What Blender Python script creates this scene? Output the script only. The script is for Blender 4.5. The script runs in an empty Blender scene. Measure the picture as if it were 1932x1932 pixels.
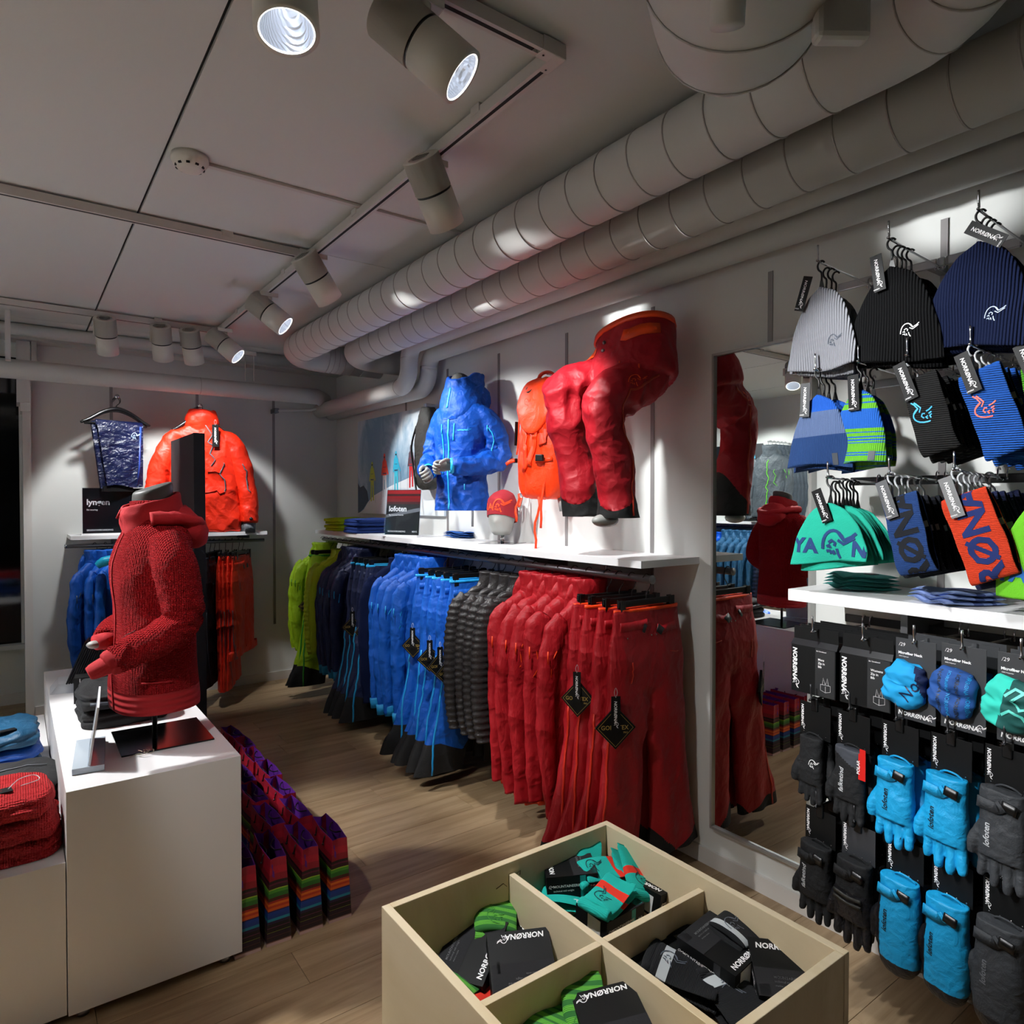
import bpy, bmesh, math, random
from math import sin, cos, pi, radians, sqrt, atan2, floor as flo, exp
from mathutils import Vector as V, Matrix, noise
from mathutils.bvhtree import BVHTree
sc = bpy.context.scene
COL = sc.collection
# ---------------------------------------------------------------- camera
F, PSI, TH, H = 1288.0, math.atan(942 / 1288.0), math.atan(22 / 1288.0), 1.6
cam = bpy.data.cameras.new('camera'); co = bpy.data.objects.new('camera', cam); COL.objects.link(co)
cam.sensor_width = 24; cam.sensor_height = 24; cam.sensor_fit = 'HORIZONTAL'; cam.lens = 24 * F / 1932
cam.clip_start = 0.02; cam.clip_end = 60
co.location = (0, 0, H); co.rotation_euler = (pi / 2 - TH, 0, -PSI)
sc.camera = co
FW = V((sin(PSI) * cos(TH), cos(PSI) * cos(TH), -sin(TH))); RT = V((cos(PSI), -sin(PSI), 0)); UP = RT.cross(FW)
# ---------------------------------------------------------------- world and colour management
w = bpy.data.worlds.new('world'); sc.world = w; w.use_nodes = True
w.node_tree.nodes['Background'].inputs[0].default_value = (0.12, 0.12, 0.13, 1)
w.node_tree.nodes['Background'].inputs[1].default_value = 0.25
sc.view_settings.view_transform = 'Standard'; sc.view_settings.look = 'None'
sc.view_settings.gamma = 1; sc.view_settings.use_curve_mapping = False
sc.view_settings.exposure = 0.14
sc.cycles.use_denoising = True
sc.cycles.max_bounces = 8; sc.cycles.diffuse_bounces = 5; sc.cycles.glossy_bounces = 3; sc.cycles.transmission_bounces = 4; sc.cycles.transparent_max_bounces = 8
sc.cycles.sample_clamp_indirect = 6; sc.cycles.caustics_reflective = False; sc.cycles.caustics_refractive = False
LIGHTS = dict(spot=75.0, off=70.0)
XW, YB, XL, YN, ZC = 2.456, 6.14, -2.6, -1.6, 2.86     # right wall, back wall, left wall, wall behind the camera, ceiling
# ---------------------------------------------------------------- helpers
def ray(x, y): return FW + RT * ((x - 966) / F) - UP * ((y - 966) / F)
def onX(x, y, X): d = ray(x, y); return V((0, 0, H)) + d * (X / d.x)
def onY(x, y, Y): d = ray(x, y); return V((0, 0, H)) + d * (Y / d.y)
def onZ(x, y, Z): d = ray(x, y); return V((0, 0, H)) + d * ((Z - H) / d.z)
R = random.Random(7)
def rnd(a, b): return R.uniform(a, b)
def hx(h):
    h = h.lstrip('#'); c = [int(h[i:i + 2], 16) / 255 for i in (0, 2, 4)]
    return tuple(((v + .055) / 1.055) ** 2.4 if v > .04045 else v / 12.92 for v in c) + (1,)
MT = {}
def mat(name, col='#808080', rough=.6, metal=0, bump=None, rib=None, sheen=0, coat=0, spec=.5, stripes=None, var=0, emit=0, trans=0, grain=None, alpha=1, knit=None, crumple=None):
    """procedural principled material; bump=(scale,strength[,stretch xyz]); rib=(axis,scale,strength); stripes=(axis,z0,z1,[(pos,col)..])"""
    if name in MT: return MT[name]
    m = bpy.data.materials.new(name); m.use_nodes = True; MT[name] = m
    nt = m.node_tree; n = nt.nodes; L = nt.links; b = n['Principled BSDF']
    c = hx(col) if isinstance(col, str) else col
    I = b.inputs
    I['Base Color'].default_value = c; I['Roughness'].default_value = rough; I['Metallic'].default_value = metal
    I['Specular IOR Level'].default_value = spec
    if sheen: I['Sheen Weight'].default_value = sheen; I['Sheen Roughness'].default_value = .4; I['Sheen Tint'].default_value = c
    if coat: I['Coat Weight'].default_value = coat; I['Coat Roughness'].default_value = .15
    if trans: I['Transmission Weight'].default_value = trans; I['IOR'].default_value = 1.49
    if emit: I['Emission Color'].default_value = c; I['Emission Strength'].default_value = emit
    m.diffuse_color = c
    tc = n.new('ShaderNodeTexCoord')
    csrc = None
    if stripes:
        ax, z0, z1, stops = stripes
        sx = n.new('ShaderNodeSeparateXYZ'); L.new(tc.outputs['Object'], sx.inputs[0])
        mr = n.new('ShaderNodeMapRange'); L.new(sx.outputs[ax], mr.inputs[0]); mr.inputs[1].default_value = z0; mr.inputs[2].default_value = z1
        src = mr.outputs[0]
        groups = [stops[i:i + 30] for i in range(0, len(stops), 30)]
        cr = n.new('ShaderNodeValToRGB'); L.new(src, cr.inputs[0]); cr.color_ramp.interpolation = 'CONSTANT'
        st = stops[:31]
        cr.color_ramp.elements[0].position = st[0][0]; cr.color_ramp.elements[0].color = hx(st[0][1])
        cr.color_ramp.elements[1].position = st[1][0]; cr.color_ramp.elements[1].color = hx(st[1][1])
        for p, cc in st[2:]:
            e = cr.color_ramp.elements.new(p); e.color = hx(cc)
        csrc = cr.outputs[0]
    if var:
        nz = n.new('ShaderNodeTexNoise'); nz.inputs['Scale'].default_value = 6; nz.inputs['Detail'].default_value = 3
        L.new(tc.outputs['Object'], nz.inputs['Vector'])
        mr = n.new('ShaderNodeMapRange'); L.new(nz.outputs[0], mr.inputs[0]); mr.inputs[3].default_value = 1 - var; mr.inputs[4].default_value = 1 + var
        hs = n.new('ShaderNodeHueSaturation'); L.new(mr.outputs[0], hs.inputs['Value'])
        hs.inputs['Color'].default_value = c
        if csrc: L.new(csrc, hs.inputs['Color'])
        csrc = hs.outputs[0]
    if grain:   # wood grain: (axis scale xyz, dark colour)
        mp = n.new('ShaderNodeMapping'); L.new(tc.outputs['Object'], mp.inputs[0]); mp.inputs['Scale'].default_value = grain[0]
        oi = n.new('ShaderNodeObjectInfo'); ad = n.new('ShaderNodeVectorMath'); ad.operation = 'ADD'
        ml = n.new('ShaderNodeMath'); ml.operation = 'MULTIPLY'; ml.inputs[1].default_value = 50
        L.new(oi.outputs['Random'], ml.inputs[0]); L.new(mp.outputs[0], ad.inputs[0]); L.new(ml.outputs[0], ad.inputs[1])
        nz = n.new('ShaderNodeTexNoise'); nz.inputs['Scale'].default_value = 1; nz.inputs['Detail'].default_value = 8; nz.inputs['Roughness'].default_value = .62; nz.inputs['Distortion'].default_value = 1.2
        L.new(ad.outputs[0], nz.inputs['Vector'])
        cr = n.new('ShaderNodeValToRGB'); cr.color_ramp.elements[0].position = .33; cr.color_ramp.elements[0].color = hx(grain[1])
        cr.color_ramp.elements[1].position = .62; cr.color_ramp.elements[1].color = c
        L.new(nz.outputs[0], cr.inputs[0])
        hs = n.new('ShaderNodeHueSaturation'); L.new(cr.outputs[0], hs.inputs['Color'])
        mr = n.new('ShaderNodeMapRange'); L.new(oi.outputs['Random'], mr.inputs[0]); mr.inputs[3].default_value = 1 - grain[2]; mr.inputs[4].default_value = 1 + grain[2]
        L.new(mr.outputs[0], hs.inputs['Value']); csrc = hs.outputs[0]
    if csrc: L.new(csrc, I['Base Color'])
    hsrc = None
    def add(h, k):
        nonlocal hsrc
        mm = n.new('ShaderNodeMath'); mm.operation = 'MULTIPLY_ADD'; L.new(h, mm.inputs[0]); mm.inputs[1].default_value = k
        if hsrc: L.new(hsrc, mm.inputs[2])
        else: mm.inputs[2].default_value = 0
        hsrc = mm.outputs[0]
    bumps = bump if isinstance(bump, list) else ([bump] if bump else [])
    for bp in bumps:
        mp = n.new('ShaderNodeMapping'); L.new(tc.outputs['Object'], mp.inputs[0]); mp.inputs['Scale'].default_value = bp[2] if len(bp) > 2 else (1, 1, 1)
        nz = n.new('ShaderNodeTexNoise'); nz.inputs['Scale'].default_value = bp[0]; nz.inputs['Detail'].default_value = 4; nz.inputs['Distortion'].default_value = .8
        L.new(mp.outputs[0], nz.inputs['Vector']); add(nz.outputs[0], bp[1])
    if crumple:
        for sc2, k2 in crumple:
            nz = n.new('ShaderNodeTexNoise'); nz.inputs['Scale'].default_value = sc2 * .7; nz.inputs['Detail'].default_value = 2; L.new(tc.outputs['Object'], nz.inputs['Vector'])
            mx = n.new('ShaderNodeVectorMath'); mx.operation = 'MULTIPLY_ADD'; L.new(nz.outputs['Color'], mx.inputs[0]); mx.inputs[1].default_value = (.35, .35, .35); L.new(tc.outputs['Object'], mx.inputs[2])
            vo = n.new('ShaderNodeTexVoronoi'); vo.inputs['Scale'].default_value = sc2; L.new(mx.outputs[0], vo.inputs['Vector']); add(vo.outputs['Distance'], k2)
    if rib:
        wv = n.new('ShaderNodeTexWave'); wv.bands_direction = rib[0]; wv.inputs['Scale'].default_value = rib[1]; wv.inputs['Distortion'].default_value = .25
        wv.inputs['Detail'].default_value = 1
        L.new(tc.outputs['Object'], wv.inputs['Vector']); add(wv.outputs['Fac'], rib[2])
    if knit:
        for d_, s_ in (('Z', knit[0]), ('X', knit[0] * .8), ('Y', knit[0] * .8)):
            wv = n.new('ShaderNodeTexWave'); wv.bands_direction = d_; wv.inputs['Scale'].default_value = s_; wv.inputs['Distortion'].default_value = 1.2; wv.inputs['Detail Scale'].default_value = 3
            L.new(tc.outputs['Object'], wv.inputs['Vector']); add(wv.outputs['Fac'], knit[1])
    if hsrc:
        bn = n.new('ShaderNodeBump'); bn.inputs['Strength'].default_value = 1; bn.inputs['Distance'].default_value = .01
        L.new(hsrc, bn.inputs['Height']); L.new(bn.outputs[0], I['Normal'])
    return m
def thin(name, col='#ffffff', fac=.5, rough=.03):
    if name in MT: return MT[name]
    m = bpy.data.materials.new(name); m.use_nodes = True; MT[name] = m; nt = m.node_tree; n = nt.nodes
    t = n.new('ShaderNodeBsdfTransparent'); t.inputs[0].default_value = hx(col); g = n.new('ShaderNodeBsdfGlossy'); g.inputs['Roughness'].default_value = rough
    fr = n.new('ShaderNodeFresnel'); fr.inputs[0].default_value = 1.45; ad = n.new('ShaderNodeMath'); ad.operation = 'MULTIPLY'; ad.inputs[1].default_value = fac; nt.links.new(fr.outputs[0], ad.inputs[0])
    mx = n.new('ShaderNodeMixShader'); nt.links.new(ad.outputs[0], mx.inputs[0]); nt.links.new(t.outputs[0], mx.inputs[1]); nt.links.new(g.outputs[0], mx.inputs[2]); nt.links.new(mx.outputs[0], n['Material Output'].inputs[0]); return m
def shell(name, col, rough=.55): return mat(name, col, rough, bump=[(8, 1.2, (1.6, 1.6, .7)), (420, .04)], crumple=[(4.8, 1.5), (13, .36)], sheen=.12, spec=.35, var=.05)
def fleece(name, col): return mat(name, col, .95, bump=[(10, .3), (260, .30)], sheen=.4, spec=.15, var=.06)
def down(name, col): return mat(name, col, .38, bump=[(26, .35), (90, .15)], spec=.4)
def plain(name, col, rough=.5, **k): return mat(name, col, rough, **k)

class MB:
    def __init__(s): s.v = []; s.f = []; s.t = []
    def add(s, vs, fs, tag=0):
        o = len(s.v); s.v += [V(p) for p in vs]; s.f += [tuple(i + o for i in f) for f in fs]; s.t += [tag] * len(fs); return s
    def box(s, a, b, tag=0, M=None, bev=0):
        (x0, y0, z0), (x1, y1, z1) = a, b
        if bev:
            bm = bmesh.new(); bmesh.ops.create_cube(bm, size=1)
            for q in bm.verts: q.co = V(((x0 + x1) / 2 + q.co.x * (x1 - x0), (y0 + y1) / 2 + q.co.y * (y1 - y0), (z0 + z1) / 2 + q.co.z * (z1 - z0)))
            bmesh.ops.bevel(bm, geom=list(bm.edges), offset=bev, segments=2, profile=.5, affect='EDGES')
            vs = [q.co.copy() for q in bm.verts]; bm.verts.index_update(); fs = [[q.index for q in f.verts] for f in bm.faces]; bm.free()
        else:
            vs = [V(p) for p in ((x0, y0, z0), (x1, y0, z0), (x1, y1, z0), (x0, y1, z0), (x0, y0, z1), (x1, y0, z1), (x1, y1, z1), (x0, y1, z1))]
            fs = [(3, 2, 1, 0), (4, 5, 6, 7), (0, 1, 5, 4), (1, 2, 6, 5), (2, 3, 7, 6), (3, 0, 4, 7)]
        if M: vs = [M @ p for p in vs]
        return s.add(vs, fs, tag)
    def loft(s, rings, tag=0, cap=(1, 1)):
        n = len(rings[0]); vs = [p for r in rings for p in r]; fs = []
        for i in range(len(rings) - 1):
            for j in range(n):
                k = (j + 1) % n; fs.append((i * n + j, i * n + k, (i + 1) * n + k, (i + 1) * n + j))
        if cap[0]: vs.append(sum((V(p) for p in rings[0]), V()) / n); c = len(vs) - 1; fs += [(c, (j + 1) % n, j) for j in range(n)]
        if cap[1]: vs.append(sum((V(p) for p in rings[-1]), V()) / n); c = len(vs) - 1; o = (len(rings) - 1) * n; fs += [(c, o + j, o + (j + 1) % n) for j in range(n)]
        return s.add(vs, fs, tag)
    def rings(s, specs, n=32, p=2.0, sub=1, tag=0, cap=(1, 1)):
        """specs: (z, a, b, cx, cy) stacked rings, smoothly interpolated by sub"""
        sp = [tuple(q) + (0,) * (5 - len(q)) for q in specs]
        out = []
        for i in range(len(sp) - 1):
            for k in range(sub):
                t = k / sub; A, B = sp[i], sp[i + 1]; P, Q = sp[max(0, i - 1)], sp[min(len(sp) - 1, i + 2)]
                out.append(tuple(.5 * ((2 * a) + (b - pp) * t + (2 * pp - 5 * a + 4 * b - q) * t * t + (-pp + 3 * a - 3 * b + q) * t ** 3) for pp, a, b, q in zip(P, A, B, Q)))
        out.append(sp[-1]); R_ = []
        for z, a, b, cx, cy in out:
            r = []
            for j in range(n):
                t = 2 * pi * j / n; c, d = cos(t), sin(t)
                r.append(V((cx + a * math.copysign(abs(c) ** (2 / p), c), cy + b * math.copysign(abs(d) ** (2 / p), d), z)))
            R_.append(r)
        return s.loft(R_, tag, cap)
    def tube(s, path, rad, n=10, flat=1.0, up=(0, 0, 1), sub=1, tag=0, cap=(1, 1)):
        P = [V(p) for p in path]; rd = list(rad) if hasattr(rad, '__len__') else [rad] * len(P)
        if sub > 1:
            Q = []; rr = []
            for i in range(len(P) - 1):
                a0, a1, a2, a3 = P[max(0, i - 1)], P[i], P[i + 1], P[min(len(P) - 1, i + 2)]
                for k in range(sub):
                    t = k / sub
                    Q.append(.5 * ((2 * a1) + (a2 - a0) * t + (2 * a0 - 5 * a1 + 4 * a2 - a3) * t * t + (-a0 + 3 * a1 - 3 * a2 + a3) * t ** 3)); rr.append(rd[i] * (1 - t) + rd[i + 1] * t)
            Q.append(P[-1]); rr.append(rd[-1]); P, rd = Q, rr
        R_ = []; u = V(up)
        for i, p in enumerate(P):
            d = (P[min(i + 1, len(P) - 1)] - P[max(i - 1, 0)]).normalized()
            u2 = u - d * u.dot(d)
            if u2.length < 1e-3: u2 = V((1, .01, 0)) - d * d.x
            u2.normalize(); u = u2; w_ = d.cross(u2)
            R_.append([p + (w_ * cos(2 * pi * j / n) + u2 * (flat * sin(2 * pi * j / n))) * rd[i] for j in range(n)])
        return s.loft(R_, tag, cap)
    def ball(s, c, r, n=16, m=10, tag=0):
        c = V(c); r = V(r) if hasattr(r, '__len__') else V((r, r, r))
        return s.loft([[c + V((r.x * sin(a) * cos(2 * pi * j / n), r.y * sin(a) * sin(2 * pi * j / n), -r.z * cos(a))) for j in range(n)] for a in [pi * (i + .02) / (m + .04) for i in range(m + 1)]], tag)
    def grid(s, fn, nu, nv, tag=0):
        vs = [fn(i / nu, j / nv) for i in range(nu + 1) for j in range(nv + 1)]; w_ = nv + 1
        return s.add(vs, [(i * w_ + j, (i + 1) * w_ + j, (i + 1) * w_ + j + 1, i * w_ + j + 1) for i in range(nu) for j in range(nv)], tag)
    def ribbon(s, pts, nrm, width, thick=.0015, tag=0):
        """flat strip with real thickness along pts, facing nrm (one vector or a list)"""
        P = [V(p) for p in pts]; R_ = []
        for i, p in enumerate(P):
            d = (P[min(i + 1, len(P) - 1)] - P[max(i - 1, 0)]).normalized(); nn = V(nrm[i]) if isinstance(nrm, list) else V(nrm)
            w_ = d.cross(nn).normalized() * (width / 2); t = nn.normalized() * (thick / 2)
            R_.append([p - w_ - t, p + w_ - t, p + w_ + t, p - w_ + t])
        return s.loft(R_, tag)
    def xf(s, M): s.v = [M @ p for p in s.v]; return s
    def merge(s, o, M=None, tag=None):
        return s.add([M @ p for p in o.v] if M else o.v, o.f, 0) if tag is None else s.add([M @ p for p in o.v] if M else o.v, o.f, tag)
    def normals(s):
        nn = [V() for _ in s.v]
        for f in s.f:
            a, b, c = s.v[f[0]], s.v[f[1]], s.v[f[2]]; q = (b - a).cross(c - a)
            if len(f) > 3: q += (c - a).cross(s.v[f[3]] - a)
            for i in f: nn[i] += q
        return [q.normalized() if q.length > 1e-12 else q for q in nn]
    def disp(s, fn):
        nn = s.normals(); s.v = [p + n_ * fn(p) for p, n_ in zip(s.v, nn)]; return s
    def wrinkle(s, amp=.006, sc_=(7, 7, 4), seed=0, sharp=True, amp2=None):
        o = V((seed * 7.3, seed * 3.1, seed * 1.7)); a2 = amp * .45 if amp2 is None else amp2
        def f(p):
            q = V((p.x * sc_[0], p.y * sc_[1], p.z * sc_[2])) + o
            a = noise.noise(q); r = (1 - abs(a) * 2.4) if sharp else a
            b = noise.noise(V((q.x * 2.3 + p.z * 5, q.y * 2.3, q.z * 2.9 + p.x * 6)) + o)
            return amp * r + a2 * (1 - abs(b) * 2.6)
        return s.disp(f)
    def fuse(s, voxel=.006, smooth=4):
        o = s.build('tmp', None, None); m = o.modifiers.new('r', 'REMESH'); m.mode = 'VOXEL'; m.voxel_size = voxel
        if smooth: q = o.modifiers.new('s', 'SMOOTH'); q.factor = .5; q.iterations = smooth
        dg = bpy.context.evaluated_depsgraph_get(); me = bpy.data.meshes.new_from_object(o.evaluated_get(dg))
        s.v = [p.co.copy() for p in me.vertices]; s.f = [tuple(p.vertices) for p in me.polygons]; s.t = [0] * len(s.f)
        bpy.data.objects.remove(o); return s
    def cut(s, z, below=True):
        bm = bmesh.new(); vv = [bm.verts.new(p) for p in s.v]
        for f in s.f:
            try: bm.faces.new([vv[i] for i in f])
            except ValueError: pass
        bmesh.ops.bisect_plane(bm, geom=bm.verts[:] + bm.edges[:] + bm.faces[:], plane_co=(0, 0, z), plane_no=(0, 0, -1 if below else 1), clear_outer=True)
        bm.verts.index_update(); s.v = [q.co.copy() for q in bm.verts]; s.f = [tuple(q.index for q in f.verts) for f in bm.faces]; s.t = [0] * len(s.f); bm.free(); return s
    def snapz(s, fn, d=.006):
        """pull vertices near fn(p)=0 onto it (fn measured in z) so that a split along it is clean"""
        for p in s.v:
            q = fn(p)
            if abs(q) < d: p.z -= q
        return s
    def classify(s, fn):
        s.t = [fn(sum((s.v[i] for i in f), V()) / len(f)) for f in s.f]; return s
    def sub(s, tag):
        o = MB(); ix = {}
        for f, t in zip(s.f, s.t):
            if t == tag:
                for i in f:
                    if i not in ix: ix[i] = len(o.v); o.v.append(s.v[i])
                o.f.append(tuple(ix[i] for i in f)); o.t.append(0)
        return o
    def build(s, name, m=None, parent=None, smooth=True, loc=None, solid=0):
        me = bpy.data.meshes.new(name); me.from_pydata([tuple(p) for p in s.v], [], s.f); me.update()
        if m: me.materials.append(m)
        if smooth: me.polygons.foreach_set('use_smooth', [True] * len(me.polygons)); 
        o = bpy.data.objects.new(name, me); COL.objects.link(o)
        if parent: o.parent = parent
        if loc is not None: o.location = loc
        if solid: q = o.modifiers.new('t', 'SOLIDIFY'); q.thickness = solid; q.offset = -1
        return o
    def bvh(s): return BVHTree.FromPolygons([tuple(p) for p in s.v], s.f)
def hard(o, ang=35):
    o.data.set_sharp_from_angle(angle=radians(ang)); return o
def tag(o, label=None, cat=None, group=None, kind=None):
    if label: o['label'] = label
    if cat: o['category'] = cat
    if group: o['group'] = group
    if kind: o['kind'] = kind
    return o
def root(name, loc, rz=0, label=None, cat=None, group=None, rx=0, ry=0):
    o = bpy.data.objects.new(name, None); COL.objects.link(o); o.location = loc; o.rotation_euler = (rx, ry, rz); o.empty_display_size = .05
    return tag(o, label, cat, group)
KIDS = {}
def kids(o): return [c for c in bpy.data.objects if c.parent == o] if o.name not in KIDS else KIDS[o.name]
def dup(o, loc, rz=0, label=None, group=None, rx=0, ry=0, scale=None):
    if o.name not in KIDS:
        ks = [c for c in bpy.data.objects if c.parent == o]; KIDS[o.name] = ks
        for k in ks: KIDS[k.name] = [c for c in bpy.data.objects if c.parent == k]
    r = o.copy(); COL.objects.link(r); r.location = loc; r.rotation_euler = (rx, ry, rz)
    if scale: r.scale = scale
    if label: r['label'] = label
    if group: r['group'] = group
    for k in KIDS[o.name]:
        c = k.copy(); COL.objects.link(c); c.parent = r
        for g in KIDS[k.name]:
            d = g.copy(); COL.objects.link(d); d.parent = c
    return r
USED = set()
def place(proto, loc, rz=0, label=None, group=None, rx=0, ry=0, scale=None):
    if proto.name in USED: return dup(proto, loc, rz, label, group, rx, ry, scale)
    KIDS.pop(proto.name, None); USED.add(proto.name)
    dup_src = proto; dup_src.location = loc; dup_src.rotation_euler = (rx, ry, rz)
    if scale: dup_src.scale = scale
    if label: proto['label'] = label
    if group: proto['group'] = group
    return proto
# ---------------------------------------------------------------- writing
TX = {}
def text(s, size=1.0, bold=.0, shear=0, align='LEFT'):
    """flat text outline as (verts, faces), height about size"""
    k = (s, bold, shear, align)
    if k not in TX:
        c = bpy.data.curves.new('t', 'FONT'); c.body = s; c.size = 1; c.offset = bold; c.shear = shear; c.resolution_u = 2; c.fill_mode = 'FRONT'; c.align_x = align
        o = bpy.data.objects.new('t', c); COL.objects.link(o)
        dg = bpy.context.evaluated_depsgraph_get(); me = bpy.data.meshes.new_from_object(o.evaluated_get(dg))
        TX[k] = ([(p.co.x, p.co.y) for p in me.vertices], [tuple(p.vertices) for p in me.polygons]); bpy.data.objects.remove(o)
    v, f = TX[k]; return [(x * size, y * size) for x, y in v], f
def strokes(lines, wd):
    """polylines -> flat ribbons (verts2d, faces)"""
    vs, fs = [], []
    for ln in lines:
        o = len(vs)
        for i, (x, y) in enumerate(ln):
            a = ln[max(0, i - 1)]; b = ln[min(len(ln) - 1, i + 1)]; dx, dy = b[0] - a[0], b[1] - a[1]; l = math.hypot(dx, dy) or 1
            k = wd / 2; vs += [(x - dy / l * k, y + dx / l * k), (x + dy / l * k, y - dx / l * k)]
        fs += [(o + 2 * i, o + 2 * i + 1, o + 2 * i + 3, o + 2 * i + 2) for i in range(len(ln) - 1)]
    return vs, fs
ARC = [(.08 + .40 * (1 - cos(t)) , .30 + .62 * sin(t)) for t in [pi * k / 12 for k in range(0, 11)]]
LOGO = [ARC, [(.62, .88), (.80, .62), (1.06, .74), (1.2, .86)], [(.62, .62), (.80, .50), (1.0, .62), (1.16, .72)], [(.30, .52), (.42, .60), (.52, .52), (.48, .42)],
        [(.22, .38), (.32, .44), (.34, .34)], [(.20, .24), (.32, .26), (.36, .16)], [(.56, .34), (.58, .20), (.66, .04)], [(.42, .28), (.46, .14)]]
def logo(size=1, wd=.07, mirror=False):
    L_ = [[((-x if mirror else x) * size, y * size) for x, y in l] for l in LOGO]
    return strokes(L_, wd * size)
def join2(*items):
    """items: ((verts,faces),(dx,dy)[,rot])"""
    vs, fs = [], []
    for it in items:
        (v, f), (dx, dy) = it[0], it[1]; a = it[2] if len(it) > 2 else 0; c, s_ = cos(a), sin(a); o = len(vs)
        vs += [(x * c - y * s_ + dx, x * s_ + y * c + dy) for x, y in v]; fs += [tuple(i + o for i in q) for q in f]
    return vs, fs
def rect2(x0, y0, x1, y1): return [(x0, y0), (x1, y0), (x1, y1), (x0, y1)], [(0, 1, 2, 3)]
def flat(shape, O, U, W, off=.0006):
    """2d shape -> MB on the plane O + u U + w W, raised by off"""
    U, W, O = V(U), V(W), V(O); N = U.cross(W).normalized()
    return MB().add([O + U * x + W * y + N * off for x, y in shape[0]], shape[1])
def refine(shape, mx):
    bm = bmesh.new(); vv = [bm.verts.new((x, y, 0)) for x, y in shape[0]]
    for f in shape[1]:
        try: bm.faces.new([vv[i] for i in f])
        except ValueError: pass
    for _ in range(4):
        e = [q for q in bm.edges if q.calc_length() > mx]
        if not e: break
        bmesh.ops.subdivide_edges(bm, edges=e, cuts=1)
        bmesh.ops.triangulate(bm, faces=bm.faces[:])
    bm.verts.index_update(); r = ([(q.co.x, q.co.y) for q in bm.verts], [tuple(q.index for q in f.verts) for f in bm.faces]); bm.free(); return r
def wrap(shape, bvh, O, U, W, off=.002, reach=.3, mx=.02):
    """2d shape projected on a surface along -N"""
    U, W, O = V(U).normalized(), V(W).normalized(), V(O); N = U.cross(W).normalized(); sh = refine(shape, mx); vs = []; hit = []
    for x, y in sh[0]:
        p = O + U * x + W * y; r = bvh.ray_cast(p + N * reach, -N, reach * 2)
        hit.append(r[0] is not None); vs.append(r[0] + N * off if r[0] is not None else p)
    return MB().add(vs, [f for f in sh[1] if all(hit[i] for i in f)])
def stripr(bvh, base, pts, width, off=.002, thick=.002, sub=12, back=.04):
    """ribbon cast along +y on bvh, starting just in front of the base surface (so arms in front are skipped)"""
    P0 = [V(p) for p in pts]; A, N = [], []
    for i in range(len(P0) - 1):
        for k in range(sub + (i == len(P0) - 2)):
            p = P0[i].lerp(P0[i + 1], k / sub); q = base.ray_cast(V((p.x, -1, p.z)), V((0, 1, 0)))
            if q[0] is None: continue
            r = bvh.ray_cast(q[0] - V((0, back, 0)), V((0, 1, 0)), .12)
            if r[0] is not None: A.append(r[0] + r[1] * off); N.append(r[1])
    return MB().ribbon(A, N, width, thick)
def strapx(bvh, pts, width, off=.004, thick=.004, sub=6):
    """stiff strap cast along +x, facing -x"""
    P0 = [V(p) for p in pts]; A = []
    for i in range(len(P0) - 1):
        for k in range(sub + (i == len(P0) - 2)):
            p = P0[i].lerp(P0[i + 1], k / sub); r = bvh.ray_cast(V((-1, p.y, p.z)), V((1, 0, 0)))
            if r[0] is not None: A.append(r[0] - V((off, 0, 0)))
    mxx = min(a.x for a in A)
    for a in A: a.x = mxx + .25 * (a.x - mxx)
    B = [A[0]] + [(A[i - 1] + A[i] + A[i + 1]) / 3 for i in range(1, len(A) - 1)] + [A[-1]]
    return MB().ribbon(B, (-1, 0, 0), width, thick)
def strip(bvh, pts, width, off=.0015, thick=.002, sub=6):
    """ribbon lying on the surface nearest to pts"""
    P = []; P0 = [V(p) for p in pts]
    for i in range(len(P0) - 1):
        for k in range(sub): P.append(P0[i].lerp(P0[i + 1], k / sub))
    P.append(P0[-1]); A, N = [], []
    for p in P:
        q, n_, _, _ = bvh.find_nearest(p); A.append(q + n_ * off); N.append(n_)
    return MB().ribbon(A, N, width, thick)
# ================================================================ ROOM
WALL = mat('wall_paint', '#d6d8d5', .75, bump=(300, .02)); WHITE = plain('white_lacquer', '#e9e9ea', .32); CEILM = mat('ceiling_paint', '#c6c8c4', .85, bump=(8, .05))
TRIM = plain('trim_paint', '#d5d2ce', .5); BLACK = plain('black_plastic', '#0b0b0c', .35); STEEL = plain('brushed_steel', '#8d8d90', .32, metal=1); CHROME = plain('chrome', '#d5d7da', .15, metal=1)
GREYM = plain('grey_metal', '#7d7d80', .42, metal=.8); PIPE = mat('pipe_paint', '#c4c4c0', .55, bump=(30, .03)); DARK = plain('dark_gap', '#151412', .9)
LAMPW = plain('lamp_white', '#cfccc2', .45); TEXTW = plain('print_white', '#f2f2f2', .6); SLOTM = plain('slot_metal', '#8b8888', .5, metal=.3)
def structure(name, mb, m, smooth=False): return tag(mb.build(name, m, None, smooth), kind='structure')
fl = structure('floor', MB().box((XL - .6, YN - .1, -.12), (XW + .1, 7.0, -.018)), DARK)
OAK = mat('oak_plank', '#ab9272', .42, grain=((1.3, 15, 10), '#8a7152', .12), bump=(60, .03, (.3, 6, 1)))
knot = []
PW = .19; y = YN; i = 0; pl_cache = {}
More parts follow.
